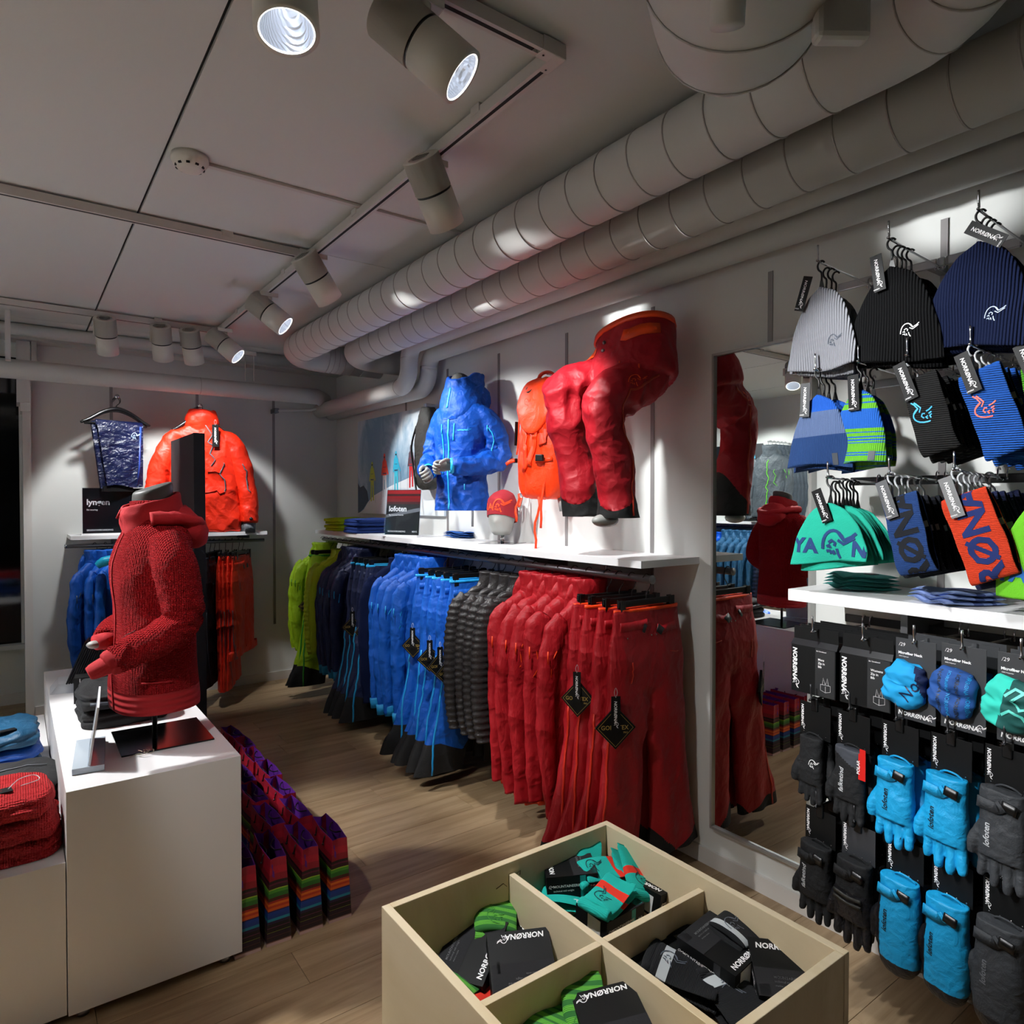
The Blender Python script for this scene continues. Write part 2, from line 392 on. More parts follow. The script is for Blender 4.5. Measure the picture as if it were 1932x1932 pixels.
while y < 6.95:
    x = XL - .5 - rnd(0, 1.6)
    while x < XW:
        Lp = R.choice([1.5, 1.8, 2.1, 1.2]); x1 = min(x + Lp, XW + .02)
        if x1 > XL - .4 and x1 - x > .05:
            xa = max(x, XL - .55); key = (round(x1 - xa, 2))
            if key not in pl_cache:
                pl_cache[key] = MB().box((0, 0, -.018), (x1 - xa - .0016, PW - .0014, 0), bev=.0009).build('plank', OAK, fl, smooth=False); o = pl_cache[key]
            else: o = pl_cache[key].copy(); COL.objects.link(o)
            o.location = (xa, y, 0)
        x = x1
        if x1 >= XW: break
    y += PW
structure('wall_right', MB().box((XW, YN - .1, 0), (XW + .12, 7.0, ZC)), WALL)
wb = structure('wall_back', MB().box((.109, YB, 0), (XW, YB + .12, ZC)), WALL)
structure('wall_left', MB().box((XL - .12, YN - .1, 0), (XL, 7.0, ZC)), WALL)
structure('wall_front', MB().box((XL - .12, YN - .12, 0), (XW + .12, YN, ZC)), plain('wall_front_dimmed', '#3a3836', .8))  # unseen wall coloured dark to hold back bounce light
structure('wall_recess', MB().box((XL, 6.62, 0), (.11, 6.74, .46)).box((XL, 6.62, 2.72), (.11, 6.74, ZC)), WALL)
structure('wall_recess_side', MB().box((.109, YB + .12, 0), (.17, 6.74, ZC)), WALL)
ce = structure('ceiling', MB().box((XL - .1, YN - .1, ZC), (XW + .1, 7.0, ZC + .1)), DARK)
xs = [XL - .1, -1.95, -.75, .452, 2.5]; ys = [YN - .1, 1.0, 3.37, 5.74, 7.0]
for a in range(4):
    for b in range(4):
        g = .0055
        MB().box((xs[a] + g, ys[b] + .002, ZC - .014), (xs[a + 1] - g, ys[b + 1] - .002, ZC - .0005)).build('ceiling_panel', CEILM, ce, smooth=False)
structure('trim_1', MB().box((-.0, 5.98, 2.745), (XW, YB, ZC - .015)), CEILM)
structure('trim_2', MB().tube([(-2.4, 5.93, 2.80), (XW, 5.93, 2.80)], .045, 16), CEILM, True)
structure('baseboard_right', MB().box((XW - .014, 1.35, 0), (XW, YB, .07)).box((XW - .014, YN, 0), (XW, 1.35, .07)), TRIM)
structure('baseboard_back', MB().box((.12, YB - .014, 0), (XW - .014, YB, .075)), TRIM)
structure('baseboard_recess', MB().box((XL, 6.606, 0), (.109, 6.62, .085)), TRIM)
structure('baseboard_left', MB().box((XL, YN, 0), (XL + .014, 6.6, .07)), TRIM)
# window bay beyond the end of the back wall: night outside
GLASS = plain('window_glass', '#05070b', .06, spec=.6)
wn = structure('window_1', MB().box((XL, 6.64, .46), (.05, 6.66, 2.72)), GLASS)
MB().box((XL, 6.55, .44), (.109, 6.64, .475)).build('window_sill', WHITE, wn, smooth=False)
MB().box((.045, 6.60, .46), (.085, 6.66, 2.72)).build('window_frame', TRIM, wn, smooth=False)
structure('trim_3', MB().box((.03, 6.02, 2.30), (.112, 6.30, 2.74)).box((.062, 6.06, .0), (.112, 6.28, 2.30)).box((.05, 6.03, 2.24), (.112, 6.29, 2.30)), TRIM)
structure('trim_4', MB().box((-.03, 5.55, 2.52), (.0, 5.62, ZC - .015)).box((.118, 6.02, 2.56), (.15, 6.10, 2.745)), PIPE)
# slotted uprights in both walls
for k, yy in enumerate((4.74, 4.117, 3.496, 2.85, 2.227, 1.605, .974, .35)):
    s = structure('trim_%d' % (5 + k), MB().box((XW - .003, yy - .011, .5), (XW + .004, yy + .011, 2.515)), SLOTM)
for k, xx in enumerate((.626, 1.246, 1.873)):
    structure('trim_%d' % (13 + k), MB().box((xx - .011, YB - .003, .5), (xx + .011, YB + .004, 2.515)), SLOTM)
# glass balustrade edge in front of the window bay
bl = root('glass_partition', (-.16, 5.6, 0), label='clear glass partition edged by a grey steel post, left of the white plinth', cat='partition')
MB().box((-.015, -.015, 0), (.015, .015, 1.52)).build('post', STEEL, bl, False)
MB().box((-1.1, -.005, .05), (-.016, .005, 1.45)).build('glass_pane', thin('clear_glass', '#f4fbf8'), bl, False)
MB().box((-.05, -.02, .16), (.05, .02, .24), bev=.004).build('clamp', CHROME, bl, False)

# ---------------------------------------------------------------- ducts and pipes
def duct(name, path, r, label, seams, lblgroup=None, bendsub=1, m=PIPE, seamr=.0035):
    o = root(name, path[0], label=label, cat='duct'); P = [V(p) - V(path[0]) for p in path]
    MB().tube(P, r, 36, sub=1, cap=(1, 1)).build('duct_shell', m, o)
    mb = MB(); d = []; tot = 0
    L_ = [(P[i + 1] - P[i]).length for i in range(len(P) - 1)]; T = sum(L_)
    for q in seams:
        t = q * T; i = 0
        while i < len(L_) - 1 and t > L_[i]: t -= L_[i]; i += 1
        a, b = P[i], P[i + 1]; dr = (b - a).normalized(); c = a + dr * t
        u = V((0, 0, 1)) if abs(dr.z) < .9 else V((1, 0, 0)); w_ = dr.cross(u).normalized(); u = w_.cross(dr)
        pts = [c + (w_ * cos(2 * pi * k / 36) + u * sin(2 * pi * k / 36)) * (r + .0005) for k in range(37)]
        MB().tube(pts, seamr, 6).build('seam', plain('seam_paint', '#a5a19d', .6), o)
    return o
def bend(a, c, b, r, n=8):
    """points of a rounded corner at c between a and b"""
    a, b, c = V(a), V(b), V(c); u = (a - c).normalized(); v = (b - c).normalized(); p0 = c + u * r; p1 = c + v * r; o = c + (u + v) * r
    return [o + (p0 - o) * cos(pi / 2 * k / n) + (p1 - o) * sin(pi / 2 * k / n) for k in range(n + 1)]
D1 = V((1.70, 0, 2.71)); D2 = V((2.0, 0, 2.665))
# big duct nearest the room: along the wall, then turning to the wall at its far end, rising to an elbow at the near end
p1 = [V((1.0, .52, 2.74))] + bend((.86, .52, 2.76), (1.70, .52, 2.71), (1.70, 3, 2.71), .28) + bend((1.70, 3, 2.71), (1.70, 5.20, 2.71), (2.4, 5.20, 2.71), .28) + [V((2.45, 5.20, 2.71))]
d1 = duct('spiral_duct', p1, .108, 'thick white spiral duct nearest the room, running along the ceiling', [])
p2 = [V((2.0, YN, 2.665)), V((2.0, 4.45, 2.665))] + bend((2.0, 3, 2.665), (2.0, 4.78, 2.665), (2.4, 4.78, 2.665), .24) + [V((2.45, 4.78, 2.665))]
d2 = duct('spiral_duct', p2, .10, 'second white spiral duct, between the thickest duct and the thin pipes', [])
def seams_at(o, ys, cx, cz, r, axis='y', dr=.0028):
    for q in ys:
        pts = [V((cx + r * cos(a), q + .006 * sin(a), cz + r * sin(a))) - V(o.location) for a in [2 * pi * k / 32 for k in range(33)]] if axis == 'y' else \
              [V((q + .006 * sin(a), cx + r * cos(a), cz + r * sin(a))) - V(o.location) for a in [2 * pi * k / 32 for k in range(33)]]
        MB().tube(pts, dr, 5).build('seam', plain('seam_paint', '#aaa6a2', .6), o)
seams_at(d1, [.96 + .15 * k for k in range(27)], 1.70, 2.71, .109)
seams_at(d1, [1.99, 2.03, 2.07, 2.12, 2.2, 2.28], 5.20, 2.71, .109, 'x')
seams_at(d2, [.45 + .15 * k for k in range(27)], 2.0, 2.665, .101)
for a in (.25, .55, .85):   # segment joints of the near elbow
    c = V((1.70 - .28 + .28 * cos(a * pi / 2), .80 - .28 * sin(a * pi / 2), 2.71 + .01 * a)); dd = V((-sin(a * pi / 2), -cos(a * pi / 2), 0)); ww = V((0, 0, 1)).cross(dd)
    MB().tube([c + (ww * cos(t) + V((0, 0, 1)) * sin(t)) * .109 - V(d1.location) for t in [2 * pi * k / 32 for k in range(33)]], .003, 5).build('seam', None, d1).data.materials.append(plain('seam_paint', '#aaa6a2'))
# fat insulated elbow hanging down in front of the ducts
fe = root('duct_elbow', (1.12, .42, 2.62), label='huge pale duct elbow bulging down in front of the spiral ducts at the top', cat='duct')
fpath = [V((-.75, -.30, .06)), V((-.40, -.06, .06)), V((-.12, .18, .05)), V((.08, .36, .03)), V((.20, .46, .03)), V((.28, .51, .04)), V((.32, .53, .05))]
fe.location = (1.04, .43, 2.60)
MB().tube(fpath, [.185, .19, .192, .19, .17, .12, .03], 40, sub=5).build('elbow_shell', PIPE, fe)
for t in (2, 3, 4):
    c = fpath[t]; dd = (fpath[t + 1] - fpath[t - 1]).normalized(); ww = V((0, 0, 1)).cross(dd).normalized(); uu = dd.cross(ww)
    MB().tube([c + (ww * cos(q) + uu * sin(q)) * (.194, .192, .172)[t - 2] for q in [2 * pi * k / 36 for k in range(37)]], .0022, 5).build('seam', plain('seam_paint', '#aaa6a2'), fe)
q_ = V((0, 0, H)) + ray(1372, 10) * 1.12 - V(fe.location)
MB().tube([q_ - V((0, 0, .035)), q_ + V((-.03, -.03, .10))], .028, 24).build('stub_pipe', PIPE, fe)
q_ = V((0, 0, H)) + ray(1585, 30) * 1.25 - V(fe.location)
MB().box((-.05, -.02, -.05), (.05, .015, .10), bev=.01).xf(Matrix.Translation(q_) @ Matrix.Rotation(radians(-35), 4, 'Z')).build('damper_plate', PIPE, fe, False)
# thin pipes
def pipe(path, r, label, joints=()):
    o = root('insulated_pipe', path[0], label=label, cat='pipe'); P = [V(p) - V(path[0]) for p in path]
    MB().tube(P, r, 28).build('pipe_shell', PIPE, o)
    for c, d in joints:
        c = V(c) - V(path[0]); d = V(d); u = V((0, 0, 1)) if abs(d.z) < .9 else V((1, 0, 0)); w_ = d.cross(u).normalized()
        MB().tube([c + (w_ * cos(q) + u * sin(q)) * (r + .0004) for q in [2 * pi * k / 28 for k in range(29)]], .0016, 4).build('joint', plain('seam_dark', '#8b8783'), o)
    return o
pipe([V((2.2, YN, 2.655))] + bend((2.2, 0, 2.655), (2.2, 4.20, 2.655), (2.2, 4.20, 2), .10) + bend((2.2, 4.2, 3), (2.2, 4.20, 2.39), (2.2, 6, 2.39), .13) + [V((2.2, 5.9, 2.39))], .06,
     'thin white pipe dropping to a lower level at the corner, the one nearer the room', [((2.2, 4.2, 2.57), (0, 0, 1)), ((2.2, 4.33, 2.39), (0, 1, 0))])
pipe([V((2.352, YN, 2.614))] + bend((2.352, 0, 2.614), (2.352, 4.20, 2.614), (2.352, 4.20, 2), .10) + bend((2.352, 4.2, 3), (2.352, 4.20, 2.385), (2.352, 6, 2.385), .13) + [V((2.352, 6.0, 2.385))], .06,
     'thin white pipe dropping to a lower level at the corner, the one against the wall', [((2.352, 4.2, 2.53), (0, 0, 1))])
bp = pipe([V((-2.5, 5.72, 2.487)), V((2.12, 5.72, 2.487)), V((2.2, 5.78, 2.46))], .066, 'long white pipe crossing below the ceiling along the back wall', [((1.18, 5.72, 2.487), (1, 0, 0))])
MB().tube([V((-1.55, 0, 0)) + V((2.5 - 2.5, 0, 0)), V((-1.35, 0, 0))], .067, 24).xf(Matrix.Translation((2.5, 0, 0))).build('green_band', plain('green_tape', '#1c8a4e', .5), bp)
for xx, yy, zz in ((1.335, 5.50, 2.50), (1.36, 5.50, 2.50), (1.60, 5.72, 2.55), (1.98, 5.72, 2.55)):
    pass
sp = root('sprinkler_pipe', (1.86, 5.9, 2.38), label='bent thin white pipe ending at the upright on the back wall', cat='pipe')
MB().tube([(0, .16, 0), (.05, .05, .0), (.16, -.05, 0), (.30, -.08, .02), (.33, -.08, .09)], .012, 10, sub=4).build('pipe_shell', PIPE, sp)
MB().box((-.02, .10, -.02), (.02, .22, .02), bev=.004).build('clamp', GREYM, sp)
hg = root('ceiling_bracket', (1.52, 5.58, 2.74), label='small white bracket with two rods hanging from the ceiling by the big pipe', cat='bracket')
MB().box((-.045, -.02, 0), (.045, .02, .03)).build('plate', LAMPW, hg, False)
for dx in (-.035, .03): MB().tube([(dx, 0, 0), (dx, 0, -.20)], .003, 6).build('rod', LAMPW, hg)
# ---------------------------------------------------------------- ceiling fittings
sm = root('smoke_detector', (.53, 2.70, ZC - .014), label='round white smoke detector on the ceiling', cat='detector')
MB().rings([(0, .062, .062), (-.018, .064, .064), (-.03, .058, .058), (-.05, .04, .04), (-.054, .03, .03)], 32).build('housing', LAMPW, sm)
for k in range(10): MB().box((.036, -.006, -.045), (.05, .006, -.03)).xf(Matrix.Rotation(k * 2 * pi / 10, 4, 'Z')).build('vent_slot', DARK, sm, False)
tag(MB().box((0, -.012, -.012), (1.35, .012, 0), bev=.002).build('cable_duct', plain('cable_duct_white', '#bdb8b4', .6), None, False, loc=(.59, 2.72, ZC - .0145)), 'narrow white cable trunking from the smoke detector across the ceiling', 'trunking')
TRK = plain('track_white', '#bdb9b3', .5)
def track(name, a, b, label):
    a, b = V(a), V(b); o = root('lighting_track', a, label=label, cat='track'); d = b - a; L_ = d.length; rz = atan2(d.y, d.x); o.rotation_euler = (0, 0, rz)
    MB().box((0, -.018, 0), (L_, -.006, .036)).box((0, .006, 0), (L_, .018, .036)).box((0, -.0059, .018), (L_, .0059, .036)).build('rail', TRK, o, False)
    MB().box((.06, -.0056, -.0006), (L_ - .06, .0056, .0176)).build('slot', DARK, o, False)
    k = .35
    while k < L_: MB().box((k, -.022, .020), (k + .05, .022, .05), bev=.002).build('clip', TRK, o, False); k += .95
    return o
ZT = 2.80
track('t', (1.21, 1.45, ZT), (1.21, 5.23, ZT), 'long white lighting track running parallel to the ducts')
track('t', (1.19, 1.45, ZT), (-2.3, 1.45, ZT), 'white lighting track nearest the camera, meeting the long track at a corner')
track('t', (1.19, 3.36, ZT), (-2.3, 3.36, ZT), 'white lighting track crossing the middle of the ceiling')
track('t', (1.19, 5.23, ZT), (-2.3, 5.23, ZT), 'white lighting track across the far end of the ceiling')
for k, (c, lb) in enumerate((((1.21, 1.45), 'near corner'), ((1.21, 3.36), 'middle'), ((1.21, 5.23), 'far corner'))):
    o = root('track_connector', (c[0], c[1], ZT), label='white track connector with two screws at the %s of the long track' % lb, cat='connector')
    MB().box((-.06, -.02, -.002), (.02, .02, .04), bev=.002).box((-.0192, -.0192 if k < 1 else -.06, -.0026), (.0192, .06, .0392), bev=.002).build('body', TRK, o, False)
    for q in ((-.045, 0), (0, .045)): MB().rings([(-.0021, .003, .003, *q), (-.0035, .003, .003, *q)], 8).build('screw', DARK, o)
# ---------------------------------------------------------------- spotlights
REFL = mat('lamp_reflector', '#dfe6f2', .38, metal=.85, emit=.16, rib=('DIAGONAL', 60, .25)); LEDM = mat('lamp_led', '#ffffff', .4, emit=22)
REFD = mat('lamp_reflector_facets', '#b9c6d8', .3, metal=.9, emit=.35)
def lamp(mount, target, label, power, ang=58, lit=True, blend=.35, size=1.0, group=None, color=(.985, .995, 1)):
    m = V(mount); body_c = m + V((0, 0, -.115)); d = (V(target) - body_c).normalized()
    o = root('spotlight', m, label=label, cat='spotlight', group=group)
    MB().box((-.05, -.016, -.022), (.05, .016, .002), bev=.003).build('adapter', LAMPW, o, False)
    MB().rings([(-.022, .018, .018), (-.06, .016, .016)], 16).build('stem', LAMPW, o)
    q = d.to_track_quat('-Z', 'Y').to_matrix().to_4x4(); T = Matrix.Translation((0, 0, -.115)) @ q
    # axis -Z local = beam; body from z=+.12 (back) to -.12 (front)
    r = .066 * size
    MB().rings([(.118, r * .92, r * .92), (.122, r * .5, r * .5), (.118, r, r), (.008, r, r)], 36, cap=(0, 0)).rings([(.008, r, r), (.118, r, r), (.1205, r * .97, r * .97)], 36, cap=(0, 1)).sub(0).xf(T).build('housing_rear', LAMPW, o)
    MB().rings([(.008, r * .955, r * .955), (0, r * .955, r * .955)], 36).xf(T).build('groove', BLACK, o)
    MB().rings([(-.12, r * .86, r * .86), (-.12, r, r), (0, r, r), (0, r * .5, r * .5)], 36, cap=(0, 1)).xf(T).build('housing_front', LAMPW, o)
    for k in range(5): MB().box((-.03, -.002 + (k - 2) * .011, .1206), (.03, .002 + (k - 2) * .011, .1212)).xf(T).build('vent', DARK, o, False)
    mb = MB(); ns = 12
    prof = [(-.119, r * .86)] + [(-.119 + .085 * t / ns, r * (.84 - .62 * (t / ns) ** 1.6) + (.0006 if t % 2 else -.0006)) for t in range(1, ns + 1)]
    mb.rings([(z, a, a) for z, a in prof], 40, cap=(0, 0)); mb.f = [f[::-1] for f in mb.f]
    mb.xf(T).build('reflector', REFL if lit else REFD, o)
    MB().rings([(-.036, r * .25, r * .25), (-.0355, .001, .001)], 24, cap=(1, 0)).xf(T).build('led', LEDM, o)
    MB().tube([T @ V((r * .845 * cos(a), r * .845 * sin(a), -.1185)) for a in [2 * pi * k / 36 for k in range(37)]], .0020, 6).build('rim', mat('lamp_rim', '#ffffff', .4, emit=2.2), o)
    # U bracket
    sx = V((0, 0, 1)).cross(d); sx = sx.normalized() if sx.length > .05 else V((1, 0, 0))
    MB().box((-.004, -.011, -.115), (.004, .011, -.05)).xf(Matrix.Translation(sx * (r + .005))).build('bracket', LAMPW, o, False)
    MB().box((-.001, -.011, -.062), (r + .009, .011, -.054)).xf(Matrix.Rotation(atan2(sx.y, sx.x), 4, 'Z')).build('bracket', LAMPW, o, False)
    l = bpy.data.lights.new('beam', 'SPOT'); l.energy = power; l.spot_size = radians(ang); l.spot_blend = blend; l.shadow_soft_size = .045; l.color = color
    lo = bpy.data.objects.new('beam', l); COL.objects.link(lo); lo.parent = o; lo.matrix_local = T @ Matrix.Translation((0, 0, -.13))
    return o
P_ = LIGHTS['spot']
lamp((.47, 1.45, ZT), (.40, .9, .0), 'white spotlight at the top edge whose bright round lens faces the camera', P_ * .3, 50)
lamp((.80, 1.45, ZT), (2.25, .45, 1.2), 'big white spotlight near the camera, tilted down to the right', P_ * 1.0, 62)
lamp((1.21, 2.12, ZT), (2.5, 2.75, 1.15), 'white spotlight on the long track, third from the top, seen from behind', P_ * 1.5, 62)
lamp((1.21, 3.27, ZT), (2.35, 3.7, 1.4), 'white spotlight on the long track just past the middle connector', P_ * 1.3, 60)
lamp((1.21, 4.04, ZT), (2.35, 3.3, 1.6), 'white spotlight with glowing rim on the long track, second from its far corner', P_ * 1.3, 60)
lamp((1.21, 5.06, ZT), (2.35, 4.3, 1.5), 'white spotlight with glowing rim beside the far corner of the track', P_ * 1.2, 60)
lamp((1.03, 5.23, ZT), (1.45, 6.1, 1.2), 'white spotlight on the far track, tilted to the right, unlit side showing', P_ * .7, 62)
lamp((.84, 5.23, ZT), (1.1, 6.1, 1.35), 'white spotlight on the far track, the right one of the upright pair', P_ * .8, 62)
lamp((.51, 5.23, ZT), (.72, 6.1, 1.3), 'white spotlight on the far track, the left one of the upright pair', P_ * .8, 62)
lamp((.18, 3.36, ZT), (.42, 2.9, .72), 'white spotlight over the plinth, hidden above the picture', P_ * .01, 60) if 0 else None
# ================================================================ HUNG GARMENTS
CLOTH = {}
def cl(kind, col): return {'s': shell, 'f': fleece, 'd': down}[kind]('%s_%s' % ({'s': 'shell', 'f': 'fleece', 'd': 'down'}[kind], col.strip('#')), col)
def hanger(kind='clip', wd=.17):
    """black hanger; origin on the rod"""
    o = root(('clip_hanger' if kind == 'clip' else 'clothes_hanger'), (0, 0, 0), cat='hanger')
    hk = [(.0, 0, -.085), (0, 0, -.06), (.020, 0, -.035), (.024, 0, -.008), (.012, 0, .017), (-.008, 0, .021), (-.024, 0, .008)]
    MB().tube(hk, .0022, 6, sub=4).build('hook', BLACK, o)
    if kind == 'clip':
        MB().box((-wd, -.007, -.108), (wd, .007, -.082), bev=.003).build('bar', BLACK, o, False)
        for s_ in (-1, 1):
            MB().box((s_ * (wd - .02) - .014, -.012, -.150), (s_ * (wd - .02) + .014, -.006, -.078), bev=.002).box((s_ * (wd - .02) - .014, .006, -.150), (s_ * (wd - .02) + .014, .012, -.078), bev=.002).box((s_ * (wd - .02) - .010, -.008, -.098), (s_ * (wd - .02) + .010, .008, -.09)).build('clip', BLACK, o, False)
    else:
        pts = [(-.16, 0, -.20), (-.11, 0, -.165), (-.05, 0, -.115), (0, 0, -.09), (.05, 0, -.115), (.11, 0, -.165), (.16, 0, -.20)]
        MB().tube(pts, [.010, .011, .012, .015, .012, .011, .010], 10, flat=.8, sub=4).build('shoulder_bar', BLACK, o)
    return o
def belt_and_trim(o, body, trim, dark, zw, a, b, detail=True, belt=None):
    bv = body.bvh()
    R_ = [(zw + .001, a + .004, b + .004), (zw - .006, a + .0045, b + .0045)]
    MB().rings([(zw - .012, a + .002, b + .002), (zw - .010, a + .005, b + .005), (zw + .002, a + .004, b + .004), (zw + .002, a - .004, b - .004)], 48, 2.6, cap=(0, 0)).build('waist_trim', trim, o)
    if detail:
        bt = [(x, -b * 2.2, zw - .055 + .01 * math.sin(x * 9)) for x in [-a * .98 + a * .85 * k / 5 for k in range(6)]]
        strip(bv, bt, .034, .004, .003).build('belt_tab', belt or trim, o)
        strip(bv, [(a * .3, -.2, zw - .055), (a * .96, -.2, zw - .05)], .034, .004, .003).build('belt_tab', belt or trim, o)
        for x in (-a * .28, a * .32): strip(bv, [(x - .008, -.2, zw - .054), (x + .010, -.2, zw - .058)], .036, .006, .004, sub=2).build('hook_tape', BLACK, o)
        for x in (-a * .92, -a * .02, a * .14):
            q, n_, _, _ = bv.find_nearest(V((x, -.2, zw - .085))); MB().ball(q + n_ * .002, .0035, 8, 6).build('snap', CHROME, o)
def pants(main, trim, zipc, hemc=None, k='s', L=1.05, spread=.0, seed=0, name='ski_pants', tab=None, lean=0, hemh=.105):
    """flat hung trousers: waist at z=-.115, hem about z=-L-.11; -x is the aisle side"""
    key = ('pants', main, trim, zipc, hemc, k, L, spread, seed, lean, hemh)
    if key in CLOTH: return CLOTH[key]
    o = root(name, (0, 0, 0), cat='trousers'); zw = -.118; w = .185
    hp = MB().rings([(zw, w, .022), (zw - .05, w + .006, .030), (zw - .13, w + .02, .045), (zw - .24, w + .035, .055, 0, -.004), (zw - .33, w + .03, .05), (zw - .38, w - .02, .03)], 72, 2.4, sub=7)
    legs = MB()
    for s_, ox in ((-1, -.03 - spread), (1, .0 + spread * .5)):
        e = s_
        legs.rings([(zw - .26, .108, .050, e * .105, 0), (zw - .38, .112, .052, e * .108, -.004), (zw - .62, .110, .046, e * .110 + ox * .35, -.012 - lean * .3), (zw - .82, .122, .043, e * .112 + ox * .8, -.016 - lean * .6),
                    (zw - L + .06, .150, .046, e * .118 + ox * 1.3, -.02 - lean), (zw - L - .04, .162, .048, e * .12 + ox * 1.5, -.02 - lean * 1.1)], 64, 2.3, sub=9, tag=0)
    body = MB().merge(hp).merge(legs).fuse(.008, 2).cut(zw - L)
    def fold(p):
        kn = exp(-((p.z - (zw - .50)) / .10) ** 2)
        f = .010 * noise.noise(V((p.x * 8 + seed, p.y * 5, p.z * 2.2)))
        f += .009 * (1 - abs(noise.noise(V((p.x * 5 + seed * 3, p.y * 4 + 3, p.z * 7.5 + p.x * 5)))) * 3) * (.35 + .65 * kn)
        f -= .010 * max(0, 1 - abs(p.x + .12 * (zw - .42 - p.z)) / .018) * (1 if p.z < zw - .40 else .4) * 0.6
        f += .006 * sin(p.x * 46 + 2.2 * sin(p.z * 5 + seed)) * min(1, max(0, (zw - .25 - p.z) * 1.4))
        return f
    body.disp(fold)
    hemf = lambda p: p.z - (zw - L + hemh + .13 * min(1, abs(abs(p.x) - .13) / .14) * (1 if abs(p.x) < .13 else .45))
    if hemc: body.snapz(hemf, .0055).classify(lambda p: 1 if hemf(p) < 0 else 0)
    ox_mid = 0.5 * ((-.118 + (-.03 - spread) * 1.4) + (.118 + spread * .5 * 1.4)); bo = body.sub(0).build('legs', cl(k, main), o)
    if hemc:
      for sd in (-1, 1):
        hb = body.sub(1); xm = ox_mid; hb.classify(lambda p: 1 if (p.x - xm) * sd > 0 else 0); hb.sub(1).build('hem_panel', mat('hem_canvas_' + hemc.strip('#'), hemc, .8, bump=[(30, .3), (300, .05)]), o)
    belt_and_trim(o, body, shell('trim_' + trim.strip('#'), trim), BLACK, zw, w, .022, True, shell('shell_' + (tab or main).strip('#'), tab or main))
    bv = body.bvh(); zm = plain('zip_' + zipc.strip('#'), zipc, .45)
    strip(bv, [(-.30, -.05, zw - .42), (-.27 - spread, -.07, zw - .62), (-.25 - spread, -.10, zw - .82), (-.22 - spread * 1.5, -.14 - lean, zw - L + .004)], .011, .003).build('leg_zip', zm, o)
    strip(bv, [(-.15, -.2, zw - .20), (-.135, -.2, zw - .30)], .006, .002).build('pocket_zip', zm, o)
    strip(bv, [(.12, -.2, zw - .17), (.19, -.2, zw - .185)], .005, .002).build('pocket_zip', zm, o)
    CLOTH[key] = o; return o
def jacket(main, zipc=None, k='s', L=.86, hood=True, seed=0, name='shell_jacket', inner=None, cuff=None, slim=1.0, quilt=0, flare=0.0):
    key = ('jk', main, zipc, k, L, hood, seed, inner, cuff, slim, quilt, flare)
    if key in CLOTH: return CLOTH[key]
    o = root(name, (0, 0, 0), cat='jacket'); b = .040 * slim
    m = cl(k, main)
    body = MB().rings([(-.14 - L, .225, b * 1.15, .01, -.005), (-.14 - L * .8, .222, b * 1.2), (-.14 - L * .5, .215, b * 1.25), (-.33, .215, b * 1.25), (-.24, .205, b * 1.15), (-.19, .18, b), (-.155, .13, b * .9), (-.125, .082, b * .95), (-.105, .07, b)], 88, 2.5, sub=16 if quilt else 9)
    def sleeve(s_):
        return MB().tube([(s_ * .155, 0, -.205), (s_ * .205, -.004, -.26), (s_ * (.238 + flare), -.012, -.42), (s_ * (.25 + flare), -.02, -.62), (s_ * (.245 + flare), -.034, -.80), (s_ * .235, -.045, -.17 - L)],
                         [.05, .062, .060, .054, .050, .041], 28, flat=.74, up=(0, 1, 0), sub=24 if quilt else 10)
    sl = [sleeve(-1), sleeve(1)]
    if quilt:
        def q(p):
            s_ = abs(sin(pi * p.z / quilt)); return .0085 * (s_ ** .7) - .005 + .0010 * noise.noise(V((p.x * 60 + seed, p.y * 60, p.z * 60)))
        body.disp(q); [x.disp(q) for x in sl]
        yk = None
    else:
        body.wrinkle(.008, (6, 6, 1.8), seed, amp2=.005); [x.wrinkle(.008, (9, 9, 3.2), seed + 3 + i, amp2=.0055) for i, x in enumerate(sl)]
    body.build('body', m, o)
    for x in sl: x.build('sleeve', m, o)
    if hood:
        c = MB().rings([(-.165, .10, b * 1.2, 0, 0), (-.135, .088, b * 1.3, 0, -.002), (-.10, .082, b * 1.35, 0, -.004), (-.06, .088, b * 1.45, 0, -.004), (-.035, .092, b * 1.45, 0, 0), (-.032, .08, b * 1.2, 0, 0), (-.06, .07, b * 1.0, 0, 0)], 44, 2.3, sub=5, cap=(0, 0)).wrinkle(.004, (12, 12, 9), seed + 8)
        c.build('collar', m, o)
        MB().rings([(-.25, .05, .012, 0, b * 1.5), (-.22, .085, .024, 0, b * 1.6), (-.16, .105, .03, 0, b * 1.5), (-.10, .10, .03, 0, b * 1.2), (-.06, .08, .02, 0, b)], 36, 2.2, sub=5).wrinkle(.005, (14, 14, 9), seed + 9).build('hood', m, o)
    else:
        MB().rings([(-.15, .095, b * 1.15), (-.12, .078, b * 1.2), (-.085, .072, b * 1.25), (-.065, .073, b * 1.2), (-.07, .06, b * .9), (-.10, .055, b * .7)], 40, 2.3, sub=4, cap=(0, 0)).wrinkle(.0025, (14, 14, 14), seed + 8).build('collar', m, o)
    if zipc:
        bv = body.bvh(); zm = plain('zip_' + zipc.strip('#'), zipc, .45)
        strip(bv, [(.0, -.2, -.17), (.004, -.2, -.5), (.0, -.2, -.13 - L)], .009, .003, sub=14).build('front_zip', zm, o)
        bs = sl[0].bvh()
        strip(bs, [(-.235, -.2, -.33), (-.25, -.2, -.46)], .006, .002).build('sleeve_zip', zm, o)
        MB().tube([(-.272, -.058, -.33), (-.275, -.062, -.36), (-.273, -.06, -.385)], .0032, 6).build('zip_pull', zm, o)
        strip(bv, [(-.11, -.2, -.33), (-.10, -.2, -.50)], .006, .002).build('chest_zip', zm, o)
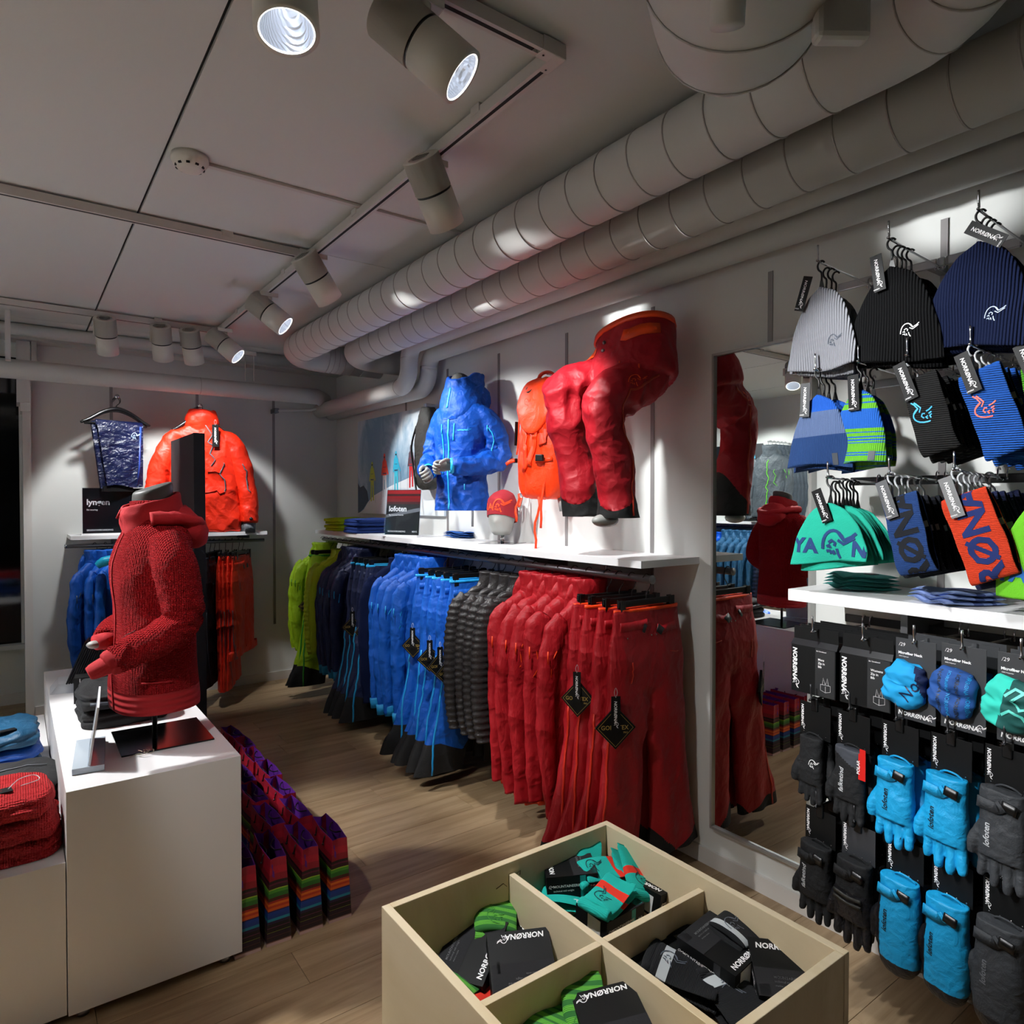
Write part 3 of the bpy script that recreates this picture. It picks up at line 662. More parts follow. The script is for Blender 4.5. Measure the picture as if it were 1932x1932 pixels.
    if inner: MB().rings([(-.15 - L - .05, .20, b * .5), (-.15 - L + .03, .20, b * .9)], 40, 2.4, sub=4).wrinkle(.006, (14, 14, 6), seed).build('powder_skirt', shell('trim_' + inner.strip('#'), inner), o)
    if cuff:
        MB().tube([(-.238, -.042, -.12 - L), (-.235, -.045, -.185 - L)], [.0445, .042], 24, flat=.76, up=(0, 1, 0)).build('cuff', shell('trim_' + cuff.strip('#'), cuff), o)
    CLOTH[key] = o; return o
# swing tags -------------------------------------------------------
CARD = plain('black_card', '#0a0b0c', .55, spec=.25); GOLD = plain('print_gold', '#b89d55', .45, metal=.4); SILV = plain('print_silver', '#c9c9c9', .5)
def brand(size, bold=.02, shear=.12): return join2((text('NORRØNA', size, bold, shear), (0, 0)), (logo(size * 1.25), (size * 4.75, -size * .1)))
def swing_tag(parent, loc, rz=0, gore=True, scale=1.0, tilt=0.0, word=True):
    """a narrow printed tag, with a diamond one behind it when gore; hangs from loc in the local xz plane facing -y"""
    M_ = Matrix.Translation(loc) @ Matrix.Rotation(rz, 4, 'Z') @ Matrix.Rotation(tilt, 4, 'Y') @ Matrix.Scale(scale, 4)
    if gore:
        D = Matrix.Translation((0, .006, -.14)) @ Matrix.Rotation(radians(45), 4, 'Y')
        t = MB().box((-.055, 0, -.055), (.055, .012, .055), bev=.001).xf(M_ @ D).build('diamond_tag', CARD, parent, False)
        e = join2((strokes([[(-.048, -.048), (.048, -.048), (.048, .048), (-.048, .048), (-.048, -.048)]], .0016), (0, 0)))
        flat(e, (0, 0, 0), (1, 0, 0), (0, 0, 1)).xf(M_ @ D).build('tag_border', GOLD, t, False)
        flat(join2((text('GORE-TEX', .022, .01), (-.056, -.006)), (text('PRO', .009, .01), (.03, -.02))), (0, .0055, -.14), (1, 0, 0), (0, 0, 1)).xf(M_).build('lettering', GOLD, t, False)
        MB().box((-.0555, .002, -.0555), (.0555, .010, -.0546)).xf(M_ @ D).build('page_edge', plain('gold_card', '#b9ac7c', .6), t, False)
    t = MB().box((-.018, -.0015, -.155), (.018, 0, -.025)).xf(M_).build('swing_tag', CARD, parent, False)
    if word: flat(join2((brand(.0155), (0, 0), -pi / 2)), (-.006, -.0016, -.042), (1, 0, 0), (0, 0, 1)).xf(M_).build('lettering', TEXTW, t, False)
    MB().tube([M_ @ V(p) for p in ((0, -.001, -.03), (-.006, -.002, -.012), (0, .002, .004), (.006, 0, -.012), (0, -.001, -.03))], .0009, 5, sub=3).build('tag_string', SILV, parent)

# ---------------------------------------------------------------- the long rack on the right wall
ZS = 1.349
sh = root('wall_shelf', (2.085, 1.95, ZS), label='long white wall shelf above the garment rail on the right wall', cat='shelf')
for k in range(4):
    y0 = [5.70, 4.79, 3.85, 2.90][k]; y1 = [4.79, 3.85, 2.90, 1.95][k]
    MB().box((0.0, y1 - 1.95 + .0008, -.0305), (XW - 2.085, y0 - 1.95 - .0008, 0)).build('shelf_board', WHITE, sh, False)
for yy in (4.74, 4.117, 3.496, 2.85, 2.227):
    MB().add([(XW - 2.085, yy - 1.955, -.031), (XW - 2.085, yy - 1.945, -.031), (.08, yy - 1.955, -.031), (.08, yy - 1.945, -.031), (XW - 2.085, yy - 1.955, -.14), (XW - 2.085, yy - 1.945, -.14), (.08, yy - 1.955, -.05), (.08, yy - 1.945, -.05)],
             [(0, 1, 3, 2), (4, 6, 7, 5), (0, 2, 6, 4), (1, 5, 7, 3), (2, 3, 7, 6), (0, 4, 5, 1)]).build('bracket', GREYM, sh, False)
ZR, XR = 1.268, 2.156
rr = root('hanging_rail', (XR, 1.955, ZR), label='grey round garment rail below the long right wall shelf', cat='rail')
MB().tube([(0, 0, 0), (0, 3.74, 0)], .0165, 20).build('tube', plain('rail_metal', '#6d6a70', .3, metal=.75), rr)
MB().tube([(0, -.004, 0), (0, .0, 0)], .0185, 20).build('end_cap', GREYM, rr)
for yy in (4.74, 4.117, 3.496, 2.85, 2.227): MB().tube([(0, yy - 1.955, .012), (0, yy - 1.955, .045), (.05, yy - 1.955, .05)], .006, 8, sub=2).build('rail_hook', GREYM, rr)
GRN, NVY, BLU, RED, ORG, TEAL = '#93b81a', '#101b40', '#0b55b4', '#a3121d', '#f0430e', '#1aa0d8'
hc, hs = hanger('clip'), hanger('shoulder')
hgn = 0
def hang(y, kind, proto, label, group, hl, rz=0, seed=0, hz=0, tagkw=None, x=XR):
    h = place(hc if kind == 'c' else hs, (x, y, ZR + .0), rz, 'black %s holding the %s' % ('clip hanger' if kind == 'c' else 'hanger', hl), 'hangers on the right wall rail')
    g = place(proto, (x, y, ZR), rz + rnd(-.03, .03), label, group, scale=(1, .82, 1))
    if tagkw: swing_tag(g, **tagkw)
    return g
def Lb(base, i, n, ends=('farthest', 'nearest')):
    """single out a member of a run along the rail"""
    o_ = ['first', 'second', 'third', 'fourth', 'fifth', 'sixth']
    return '%s, %s of its run from the far end' % (base, o_[i])
run = [
 ([5.70, 5.63], 's', lambda i: jacket(GRN, '#2c7a2a', seed=1 + i, L=.74), 'lime green shell jacket at the far end', 'lime shell jackets', 'lime shell jacket'),
 ([5.53, 5.44], 'c', lambda i: pants(GRN, '#3c9c2c', '#1f8a2c', '#0a0a0a', spread=.05, seed=1 + i), 'lime green ski trousers with black hems', 'lime ski trousers', 'lime trousers'),
 ([5.33], 's', lambda i: jacket('#a6bd20', None, 'd', L=.72, hood=False, seed=3, quilt=.036, name='down_jacket'), 'lime green quilted down jacket', None, 'lime quilted jacket'),
 ([5.22], 's', lambda i: jacket('#a9bf2a', None, 'f', L=.70, hood=False, seed=4, name='fleece_jacket'), 'lime green fleece jacket', None, 'lime fleece'),
 ([5.08, 4.98, 4.88, 4.79], 's', lambda i: jacket(NVY, TEAL, seed=5 + i, L=.80, flare=.006 * (i % 3), cuff='#0f6f96', inner='#0a4a6a'), 'navy shell jacket with teal zips', 'navy shell jackets', 'navy shell jacket'),
 ([4.66, 4.56, 4.47, 4.39], 'c', lambda i: pants(NVY, TEAL, '#1796c8', '#08080a', spread=.06, seed=3 + i % 2), 'navy ski trousers with teal waist trim', 'navy ski trousers', 'navy trousers'),
 ([4.27], 's', lambda i: jacket('#0e1838', None, 'f', L=.86, hood=False, seed=8, name='fleece_jacket'), 'dark navy textured fleece jacket', None, 'dark navy fleece'),
 ([4.14, 4.02, 3.91, 3.80], 's', lambda i: jacket(BLU, '#23a6e0', seed=65 + i, L=.84 + .02 * (i % 2), flare=.012 * (i % 3 - 1), cuff='#1787c0', inner='#0f93cf'), 'bright blue shell jacket', 'blue shell jackets', 'bright blue jacket'),
 ([3.66, 3.56, 3.46, 3.37, 3.27], 'c', lambda i: pants(BLU, '#1f9ade', '#1b93d6', '#0a0a0b', spread=.07, seed=25 + i), 'bright blue ski trousers with black hems', 'blue ski trousers', 'bright blue trousers'),
 ([3.14, 3.04, 2.95, 2.86], 's', lambda i: jacket('#2b2828', None, 'd', L=.72, hood=False, seed=11 + i, quilt=.034, name='down_jacket'), 'charcoal grey quilted down jacket', 'grey down jackets', 'grey quilted jacket'),
 ([2.74, 2.64, 2.54, 2.44, 2.34], 's', lambda i: jacket(RED, ORG, seed=73 + i, L=.88 + .02 * (i % 3), flare=.014 * ((i * 2) % 3 - 1), inner='#d63410'), 'red shell jacket with orange zips', 'red shell jackets', 'red shell jacket'),
 ([2.22, 2.145, 2.07, 1.985], 'c', lambda i: pants(RED, ORG, '#c8260f', '#0b0b0b', spread=.05, seed=7 + i, tab='#a3121d', hemh=.0), 'red ski trousers with orange waist trim', 'red ski trousers', 'red trousers'),
]
GARM = {}
for ys_, kd, fn, lb, grp, hl in run:
    for i, yy in enumerate(ys_):
        n_ = len(ys_); lab = lb if n_ == 1 else Lb(lb, i, n_)
        GARM[(hl, i)] = hang(yy, kd, fn(i), lab, grp, ('' if n_ == 1 else ['first ', 'second ', 'third ', 'fourth ', 'fifth '][i]) + hl + (' from the far end' if n_ > 1 else ''), rz=(-.12 if kd == 's' else -.05) + rnd(-.07, .07))
swing_tag(GARM[('lime shell jacket', 1)], (-.2, -.12, -.42), -.6, scale=.9)
for i in (1, 3): swing_tag(GARM[('navy trousers', i)], (-.24, -.10, -.42), -.5 + .3 * i, scale=.95)
for i in (0, 2, 3, 4): swing_tag(GARM[('bright blue trousers', i)], (-.24, -.10, -.40 - .02 * i), -.7 + .2 * i, scale=.95)
swing_tag(GARM[('red trousers', 0)], (-.25, -.13, -.36), -.9)
swing_tag(GARM[('red trousers', 2)], (-.22, -.17, -.42), -.55, scale=1.12)
# ================================================================ MANNEQUINS AND SHELF OBJECTS ON THE RIGHT WALL
MANQ = plain('mannequin_grey', '#8f908c', .45)
MANQD = plain('mannequin_dark', '#4c4c4a', .5)
ACR = thin('acrylic', '#fbfdff', .35)
def arm_pts(s_, sh_, el, wr, hd): return [(s_ * p[0], p[1], p[2]) for p in (sh_, el, wr, hd)]
def torso_mb(W=1.0, D=1.0, hem=0, L=None):
    return MB().rings([(hem, .20 * W, .150 * D, 0, .0), (.06, .198 * W, .150 * D), (.22, .188 * W, .142 * D), (.36, .19 * W, .140 * D), (.48, .205 * W, .142 * D, 0, -.006), (.575, .205 * W, .128 * D), (.635, .175 * W, .105 * D, 0, .006), (.675, .12 * W, .085 * D, 0, .008), (.71, .085, .075, 0, .005), (.76, .075, .072, 0, -.004)], 64, 2.25, sub=6)
def hand(parent, M, m, side=1, thumb=True):
    """relaxed fist-like hand, wrist at origin, fingers along -z then curling to -y"""
    mb = MB().rings([(.03, .022, .017), (0, .024, .018), (-.03, .032, .016), (-.06, .038, .015), (-.078, .036, .014)], 20, 2.4, sub=3)
    for k in range(4):
        x = -.028 + .0185 * k; l = [.9, 1.0, .96, .8][k]
        mb.tube([(x, 0, -.068), (x * 1.04, -.006, -.068 - .030 * l), (x * 1.0, -.028, -.072 - .042 * l), (x * .96, -.044, -.066 - .034 * l), (x * .94, -.046, -.052 - .024 * l)], [.0098, .0092, .0088, .0082, .0065], 12, sub=3)
    mb.tube([(-side * .026, 0, -.015), (-side * .046, -.014, -.038), (-side * .046, -.032, -.062), (-side * .036, -.042, -.082)], [.013, .0115, .0098, .0075], 12, sub=3)
    return mb.xf(M).fuse(.0026, 2).build('hand', m, parent)
# --- blue shell jacket on a mannequin torso -----------------------------------------------------
bj = root('mannequin_torso', (2.215, 3.55, 1.535), radians(-66), 'mannequin torso wearing the bright blue hooded shell jacket above the shelf', 'mannequin')
b = torso_mb(.84, .86); b0 = torso_mb(.84, .86).bvh()
LA = arm_pts(1, (.115, .0, .60), (.225, .06, .33), (.135, -.15, .265), (.075, -.20, .265)); RA = arm_pts(-1, (.115, .0, .60), (.215, .03, .33), (.15, -.15, .25), (.10, -.205, .235))
for A_ in (LA, RA): b.tube([A_[0], tuple(V(A_[0]).lerp(V(A_[1]), .5) + V((math.copysign(.028, A_[0][0]), .01, .03))), A_[1], tuple(V(A_[1]).lerp(V(A_[2]), .5) + V((math.copysign(.02, A_[0][0]), 0, -.012))), A_[2], A_[3]], [.060, .068, .066, .060, .050, .046], 24, sub=7)
b.fuse(.0075, 3)
def shellfold(amp, seed):
    o_ = V((seed * 5.1, seed * 2.3, seed))
    def f(p):
        el = exp(-((p - V((math.copysign(.22, p.x), .03, .33))).length / .11) ** 2); wr = exp(-((p - V((math.copysign(.13, p.x), -.15, .26))).length / .09) ** 2); lo = exp(-((p.z - .05) / .06) ** 2) * .5
        q = V((p.x * 5, p.y * 5, p.z * 6 + p.x * 3)) + o_
        r = amp * (1 - abs(noise.noise(q)) * 3) + amp * .6 * (1 - abs(noise.noise(q * 2.1 + V((3, 3, 3)))) * 3)
        s_ = (el * 1.2 + wr * 1.3 + lo) * amp * 1.1 * (1 - abs(noise.noise(V((p.x * 16, p.y * 16, p.z * 22)) + o_)) * 3.2)
        return r * (.45 + el) + s_
    return f
b.disp(shellfold(.010, 3)); b.cut(.004)
BJM = mat('mannequin_jacket_blue', '#0646a4', .55, bump=[(7, .7, (1.5, 1.5, 1))], crumple=[(6, 1.5), (15, .38)], sheen=.0, spec=.25)
b.build('jacket_shell', BJM, bj)
bv = b.bvh(); ZT_ = plain('zip_aqua', '#25b4e8', .45)
stripr(bv, b0, [(-.012, -.3, .70), (-.005, -.3, .40), (-.012, -.3, .25), (0, -.3, .01)], .009, .003, .003, sub=16).build('front_zip', ZT_, bj)
stripr(bv, b0, [(-.055, -.3, .52), (-.045, -.3, .34), (-.05, -.3, .22)], .006, .003, .003).build('chest_zip', ZT_, bj)
stripr(bv, b0, [(.035, -.3, .52), (.028, -.3, .42)], .006, .003, .003).build('chest_zip', ZT_, bj)
strip(bv, [(.215, -.08, .49), (.245, -.07, .43), (.262, -.06, .37)], .006, .002, .003).build('sleeve_zip', ZT_, bj)
for p in ((-.056, -.145, .50), (.215, -.08, .50), (.11, -.145, .17)):
    q, n_, _, _ = bv.find_nearest(V(p)); MB().tube([q + n_ * .003, q + n_ * .005 + V((0, 0, -.02)), q + n_ * .004 + V((0, 0, -.035))], .0035, 6).build('zip_pull', ZT_, bj)
wrap(brand(.0125, .03), bv, (.055, -.2, .475), (1, 0, 0), (0, 0, 1), .003, .15, mx=.01).build('lettering', ZT_, bj, False)
# hood standing round the neck, open on top
hd_ = MB().rings([(.585, .120, .095, 0, -.01), (.64, .124, .112, 0, -.004), (.70, .118, .122, 0, .008), (.755, .112, .128, 0, .022), (.80, .104, .122, 0, .032), (.812, .098, .114, 0, .034), (.80, .088, .102, 0, .03), (.74, .078, .085, 0, .01)], 56, 2.1, sub=6, cap=(0, 0))
for p in hd_.v: p.z -= max(0, -p.y) * .55 - .02; p.y += (p.z - .7) * .10
hd_.wrinkle(.007, (9, 9, 8), 5, amp2=.004).build('hood', BJM, bj)
hbv = hd_.bvh(); stripr(hbv, hbv, [(-.012, -.3, .615), (-.010, -.3, .735)], .009, .003, .003, 10, .01).build('collar_zip', ZT_, bj)
dr = MB().ball((0, .105, .685), (.128, .085, .110), 32, 18)
for p in dr.v: p.y += max(0, .66 - p.z) * .1
dr.wrinkle(.009, (9, 9, 10), 6, amp2=.005).build('hood_drape', BJM, bj)
MB().tube([(0, -.02, .68), (0, -.01, .77), (0, .005, .80)], [.068, .066, .06], 28, sub=2).build('neck', MANQD, bj)
for s_, A_ in ((1, LA), (-1, RA)):
    w_ = V(A_[3]); d = (w_ - V(A_[2])).normalized()
    MB().tube([w_ - d * .004, w_ + d * .018], [.045, .041], 24, cap=(0, 0)).build('cuff', ZT_, bj, solid=.003)
    zax = -d; xax = V((0, 0, 1)).cross(zax).normalized() * (-s_); yax = zax.cross(xax)
    Mh = Matrix(((xax.x, yax.x, zax.x, w_.x), (xax.y, yax.y, zax.y, w_.y), (xax.z, yax.z, zax.z, w_.z), (0, 0, 0, 1))) @ Matrix.Rotation(radians(90 * 1), 4, 'Z')
    Mh = Matrix.Translation(w_ + d * .0) @ (-d).to_track_quat('Z', 'Y').to_matrix().to_4x4() @ Matrix.Rotation(radians(-60 * s_), 4, 'Z')
    hand(bj, Mh, MANQ, s_)
MB().tube([(0, .05, .3), (0, .10, .3)], .02, 12).tube([(0, .12, -.10), (0, .12, .30)], .008, 8).build('wall_bracket', STEEL, bj)
# --- red trousers on a seated leg mannequin -----------------------------------------------------
rp = root('leg_mannequin', (2.27, 2.08, 2.12), 0, 'leg mannequin in bent knee pose wearing red ski trousers high on the wall', 'mannequin')
def loc(p): return tuple(V(p) - V((2.27, 2.08, 2.12)))
kA = onX(1068, 748, 2.02); kB = onX(1150, 765, 2.0); hA = onX(1098, 962, 2.08); hB = onX(1168, 975, 2.05)
wc = onX(1196, 640, 2.25)
leg = MB()
body = MB()
tw = Matrix.Translation(loc(wc)) @ Matrix.Rotation(radians(-10), 4, 'X') @ Matrix.Rotation(radians(9), 4, 'Y')
body.add([tw @ p for p in MB().rings([(.025, .125, .195), (-.06, .135, .205), (-.14, .15, .215, -.015), (-.22, .15, .21, -.02)], 48, 2.2, sub=4).v], MB().rings([(.025, .125, .195), (-.06, .135, .205), (-.14, .15, .215, -.015), (-.22, .15, .21, -.02)], 48, 2.2, sub=4).f)
for kn, hm, hy in ((kA, hA, .095), (kB, hB, -.10)):
    h0 = V(loc(wc)) + V((-.03, hy, -.17)); k_ = V(loc(kn)); e = V(loc(hm)); dn = (e - k_).normalized()
    body.tube([h0, h0.lerp(k_, .5) + V((0, 0, .01)), k_ + V((-.005, 0, .02)), k_.lerp(e, .22) + V((-.02, 0, 0)), k_.lerp(e, .6), e - dn * .01, e + dn * .03], [.118, .105, .088, .084, .082, .084, .086], 28, sub=7, up=(0, 1, 0))
body.fuse(.0075, 3)
ka, kb = V(loc(kA)), V(loc(kB))
def f(p):
    el = max(exp(-((p - ka).length / .12) ** 2), exp(-((p - kb).length / .12) ** 2)); q = V((p.x * 6, p.y * 6, p.z * 5))
    return .014 * (1 - abs(noise.noise(q + V((4, 1, 7)))) * 3) * (.5 + el) + .0065 * (1 - abs(noise.noise(q * 2.6 + V((9, 2, 2)))) * 3) * (.5 + 1.2 * el)
body.disp(f)
zA, zB = loc(hA)[2], loc(hB)[2]
def hemz(p):
    c = V(loc(hA)) if abs(p.y - loc(hA)[1]) < abs(p.y - loc(hB)[1]) else V(loc(hB))
    return p.z - (c.z + .115 + .09 * math.cos(atan2(p.y - c.y, p.x - c.x) - .5))
body.cut(min(zA, zB) - .004)
body.snapz(hemz, .006).classify(lambda p: 1 if hemz(p) < 0 and p.x < .1 else 0)
RPM = mat('trouser_red', '#9c0d1c', .55, bump=[(8, .6)], crumple=[(5, 1.5), (13, .35)], sheen=.1, spec=.35)
body.sub(0).build('trouser_shell', RPM, rp)
hb = body.sub(1); ym = (loc(hA)[1] + loc(hB)[1]) / 2
for sd in (-1, 1): q = hb.sub(0).classify(lambda p: 1 if (p.y - ym) * sd > 0 else 0); q.sub(1).build('hem_panel', mat('hem_canvas_0a0a0a', '#141414', .8, bump=[(30, .3), (300, .05)]), rp)
bv = body.bvh(); OZ = plain('zip_orange', '#f04a10', .45)
R1 = MB().rings([(.012, .13, .20), (.014, .138, .208), (.040, .134, .204), (.041, .126, .196), (.012, .122, .192)], 48, 2.2, cap=(0, 0)).xf(tw); R1.build('waist_trim', OZ, rp)
MB().rings([(.005, .118, .19), (.034, .118, .19)], 40, 2.2).xf(tw).build('mannequin_waist', MANQ, rp)
N_ = tw.to_3x3()
for (y0, y1, z0, wd, nm, mm) in ((-.20, -.10, -.045, .05, 'waist_tab', OZ), (.12, .19, -.05, .04, 'waist_tab', OZ)):
    strip(bv, [tw @ V((-.14 if y0 > 0 else -.05, y0, z0)), tw @ V((-.12 if y0 > 0 else -.30, y1, z0))], wd, .004, .003).build(nm, mm, rp)
for zz in (-.035, -.075): q, n_, _, _ = bv.find_nearest(tw @ V((-.15, .05, zz))); MB().ball(q + n_ * .002, .009, 10, 8).build('snap', GREYM, rp)
strip(bv, [V(loc(wc)) + V((-.08, -.22, -.20)), V(loc(kB)) + V((.03, -.12, .05)), V(loc(kB)) + V((.02, -.12, -.10)), V(loc(hB)) + V((.0, -.12, .25)), V(loc(hB)) + V((-.0, -.13, .01))], .010, .003, .003, sub=14).build('side_zip', plain('zip_dark_orange', '#b02a10', .5), rp)
for dy, dz in ((-.10, -.17), (-.17, -.17)): q, n_, _, _ = bv.find_nearest(V(loc(wc)) + V((-.15, dy, dz))); MB().tube([q + n_ * .003, q + n_ * .006 + V((0, 0, -.03)), q + n_ * .006 + V((0, 0, -.05))], .004, 6).build('zip_pull', OZ, rp)
wrap(logo(.055, .06), bv, V(loc(kB)) + V((.06, -.06, .07)), (.5, -.85, 0), (.0, 0, 1), .002).build('logo_print', OZ, rp, False)
e = V(loc(hB)); MB().ball(e + V((-.06, .02, -.015)), (.07, .035, .028), 16, 10).build('foot_end', MANQ, rp)
MB().tube([V(loc(wc)) + V((.02, 0, -.10)), V(loc(wc)) + V((.20, 0, -.10))], .02, 12).build('wall_bracket', STEEL, rp)
# --- orange backpack ----------------------------------------------------------------------------
bk = root('backpack', (2.30, 2.84, 1.92), radians(-82), 'bright orange backpack hanging on the wall between the mannequins', 'backpack', ry=radians(3))
OR = mat('pack_nylon', '#f23c06', .5, bump=[(11, .8), (60, .12)], spec=.4); ORD = mat('pack_nylon_dark', '#d63205', .55, bump=[(14, .5)])
pk = MB().rings([(-.31, .07, .05), (-.295, .115, .085), (-.22, .145, .105), (-.05, .15, .11), (.10, .145, .105), (.20, .13, .10), (.27, .11, .09), (.305, .075, .07), (.315, .03, .03)], 56, 2.7, sub=6)
pk.disp(lambda p: .006 * (1 - abs(noise.noise(V((p.x * 9, p.y * 9, p.z * 8)))) * 3) - .010 * exp(-((p.z + .07) / .008) ** 2) - .006 * exp(-((abs(p.x) - .062) / .006) ** 2) * (1 if p.y < 0 and p.z < .12 else 0))
pk.build('pack_body', OR, bk); bv = pk.bvh()
lid = MB().rings([(.03, .02, .01, .01, -.118), (.06, .07, .02, .005, -.115), (.14, .115, .035, 0, -.095), (.22, .125, .045, 0, -.07), (.29, .10, .05, 0, -.045), (.325, .05, .03, 0, -.02)], 40, 2.6, sub=5).wrinkle(.004, (12, 12, 12), 2); lid.build('lid', OR, bk)
for x in (-.055, .035): strip(bv, [(x, -.3, .16), (x, -.3, -.02), (x, -.3, -.16)], .030, .006, .005).build('front_strap', OR, bk)
strip(bv, [(.105, -.3, .12), (.115, -.3, -.04)], .05, .005, .005).build('side_pocket', ORD, bk)
MB().box((.055, -.135, -.115), (.105, -.118, -.08), bev=.004).build('buckle', BLACK, bk, False)
strip(bv, [(.16, -.12, -.095), (.08, -.3, -.10)], .022, .006, .004).build('side_strap', OR, bk)
MB().box((-.175, -.075, -.125), (-.15, -.055, -.10), bev=.003).build('buckle', BLACK, bk, False)
MB().ribbon([(-.152, -.08, -.11), (-.18, -.09, -.12), (-.205, -.09, -.135)], (0, -1, 0), .02, .003).build('side_strap', OR, bk)
MB().tube([(-.165, -.03, .17), (-.172, -.035, .12), (-.168, -.04, .0), (-.165, -.05, -.08)], .009, 8, flat=.5, sub=3).build('side_strap', OR, bk)
MB().tube([(-.07, .0, .30), (-.05, -.01, .345), (.0, -.01, .36), (.05, -.01, .345), (.07, 0, .30)], .011, 8, flat=.6, sub=4).build('grab_handle', ORD, bk)
MB().tube([(-.02, -.085, .285), (-.05, -.10, .27), (-.055, -.105, .25), (-.03, -.11, .245), (-.01, -.10, .262)], .005, 6, sub=4).build('zip_cord', BLACK, bk)
MB().tube([(.06, 0, .31), (.085, 0, .345), (.11, 0, .345), (.10, 0, .31)], .004, 6, sub=3).build('loop_cord', BLACK, bk)
flat(logo(.045, .05), (-.03, -.140, .165), (1, 0, 0), (0, -.25, 1)).build('logo_print', ORD, bk, False)
for x, z0, z1, wv_ in ((-.10, -.29, -.44, .01), (-.075, -.31, -.36, 0), (.05, -.30, -.57, .012), (.085, -.16, -.46, .006)):
    MB().ribbon([(x + wv_ * sin(k * 1.4), -.09 - .003 * k, z0 + (z1 - z0) * k / 6) for k in range(7)], (0, -1, .05), .015, .0025).build('hanging_strap', OR, bk)
MB().box((-.178, -.06, -.03), (-.176, -.025, .10)).build('swing_tag', CARD, bk, False)
MB().tube([(.10, .02, -.30), (.11, .02, -.34), (.12, .02, -.37)], .014, 8).build('strap_end', plain('strap_grey', '#8a8a8a', .6), bk)
MB().tube([(0, .10, .34), (0, .02, .352), (0, -.01, .352)], .006, 8, sub=2).build('wall_hook', CHROME, bk)
# --- dark backpack hanging behind the blue jacket -----------------------------------------------
dk = root('backpack', (2.37, 4.24, 1.98), radians(-90), 'dark grey backpack partly hidden behind the blue jacket mannequin', 'backpack')
k2 = MB().rings([(-.30, .06, .03), (-.26, .12, .05), (-.1, .14, .06), (.08, .13, .06), (.2, .10, .05), (.27, .06, .035)], 36, 2.6, sub=5).wrinkle(.006, (9, 9, 9), 3); k2.build('pack_body', mat('pack_dark', '#25241f', .7, bump=[(15, .6)]), dk)
MB().tube([(-.10, -.04, .15), (-.12, -.07, 0), (-.10, -.06, -.18), (-.07, -.05, -.38)], .014, 8, flat=.5, sub=4).build('shoulder_strap', plain('strap_dark', '#1c1c1a', .7), dk)
MB().box((-.02, -.03, .26), (.02, .05, .30), bev=.004).build('wall_hook', CHROME, dk, False)
# --- head form with beanie ------------------------------------------------------------------------
BH = onZ(948, 1025, 1.3495); BH.z = 1.3495
hf = root('head_form', (BH.x, BH.y, 1.3497), radians(-60), 'grey mannequin head on a steel stand on the shelf', 'mannequin')
MB().box((-.11, -.10, 0), (.11, .10, .003)).build('base_plate', plain('polished_plate', '#9a9a9c', .12, metal=1), hf, False)
MB().tube([(0, 0, .003), (0, 0, .055)], .011, 16).build('stem', CHROME, hf)
hd = MB().rings([(.05, .045, .05, 0, -.01), (.075, .058, .07, 0, -.015), (.12, .068, .09, 0, -.012), (.17, .074, .098, 0, -.004), (.23, .073, .096), (.27, .055, .075), (.29, .02, .03)], 40, 2.1, sub=5)
for p in hd.v:
    if p.y < -.05 and .09 < p.z < .17: p.y -= .014 * exp(-(p.x / .014) ** 2) * exp(-((p.z - .125) / .02) ** 2)
hd.build('head', MANQ, hf)
bn = root('beanie', (BH.x, BH.y, 1.3497), radians(-60), 'red beanie with orange print worn by the grey head on the shelf', 'beanie')
RBM = mat('beanie_red', '#9c1c28', .9, rib=('Z', 90, .10), bump=[(200, .1)], sheen=.3)
bb = MB().rings([(.145, .080, .104, 0, 0), (.148, .083, .107), (.20, .083, .108, 0, 0), (.25, .076, .098), (.285, .058, .072, 0, .01), (.305, .03, .035, 0, .015), (.312, .006, .006, 0, .018)], 56, 2.1, sub=6, cap=(0, 1))
for p in bb.v: p.z -= (.28 * p.y if True else 0) * min(1, max(0, (.30 - p.z) / .12))
bb.wrinkle(.0015, (14, 14, 14), 2); bb.build('beanie_knit', RBM, bn); bv = bb.bvh()
wrap(join2((logo(.085, .09), (0, 0)), (text('NORRØNA', .055, .02), (-.27, .015))), bv, (.012, -.3, .180), (cos(.15), sin(.15), 0), (0, 0, 1), .0025, mx=.008).build('print', plain('print_orange', '#ee4315', .8), bn, False)
wrap(strokes([[(0, 0), (.012, .05)]], .008), bv, (.06, -.0, .16), (.25, .97, 0), (0, 0, 1), .002).build('print', plain('print_orange', '#ee4315'), bn, False)
MB().box((.075, -.03, .19), (.077, -.01, .31)).xf(Matrix.Rotation(radians(12), 4, 'Y')).build('swing_tag', plain('card_grey', '#8f8f8c', .5), bn, False)
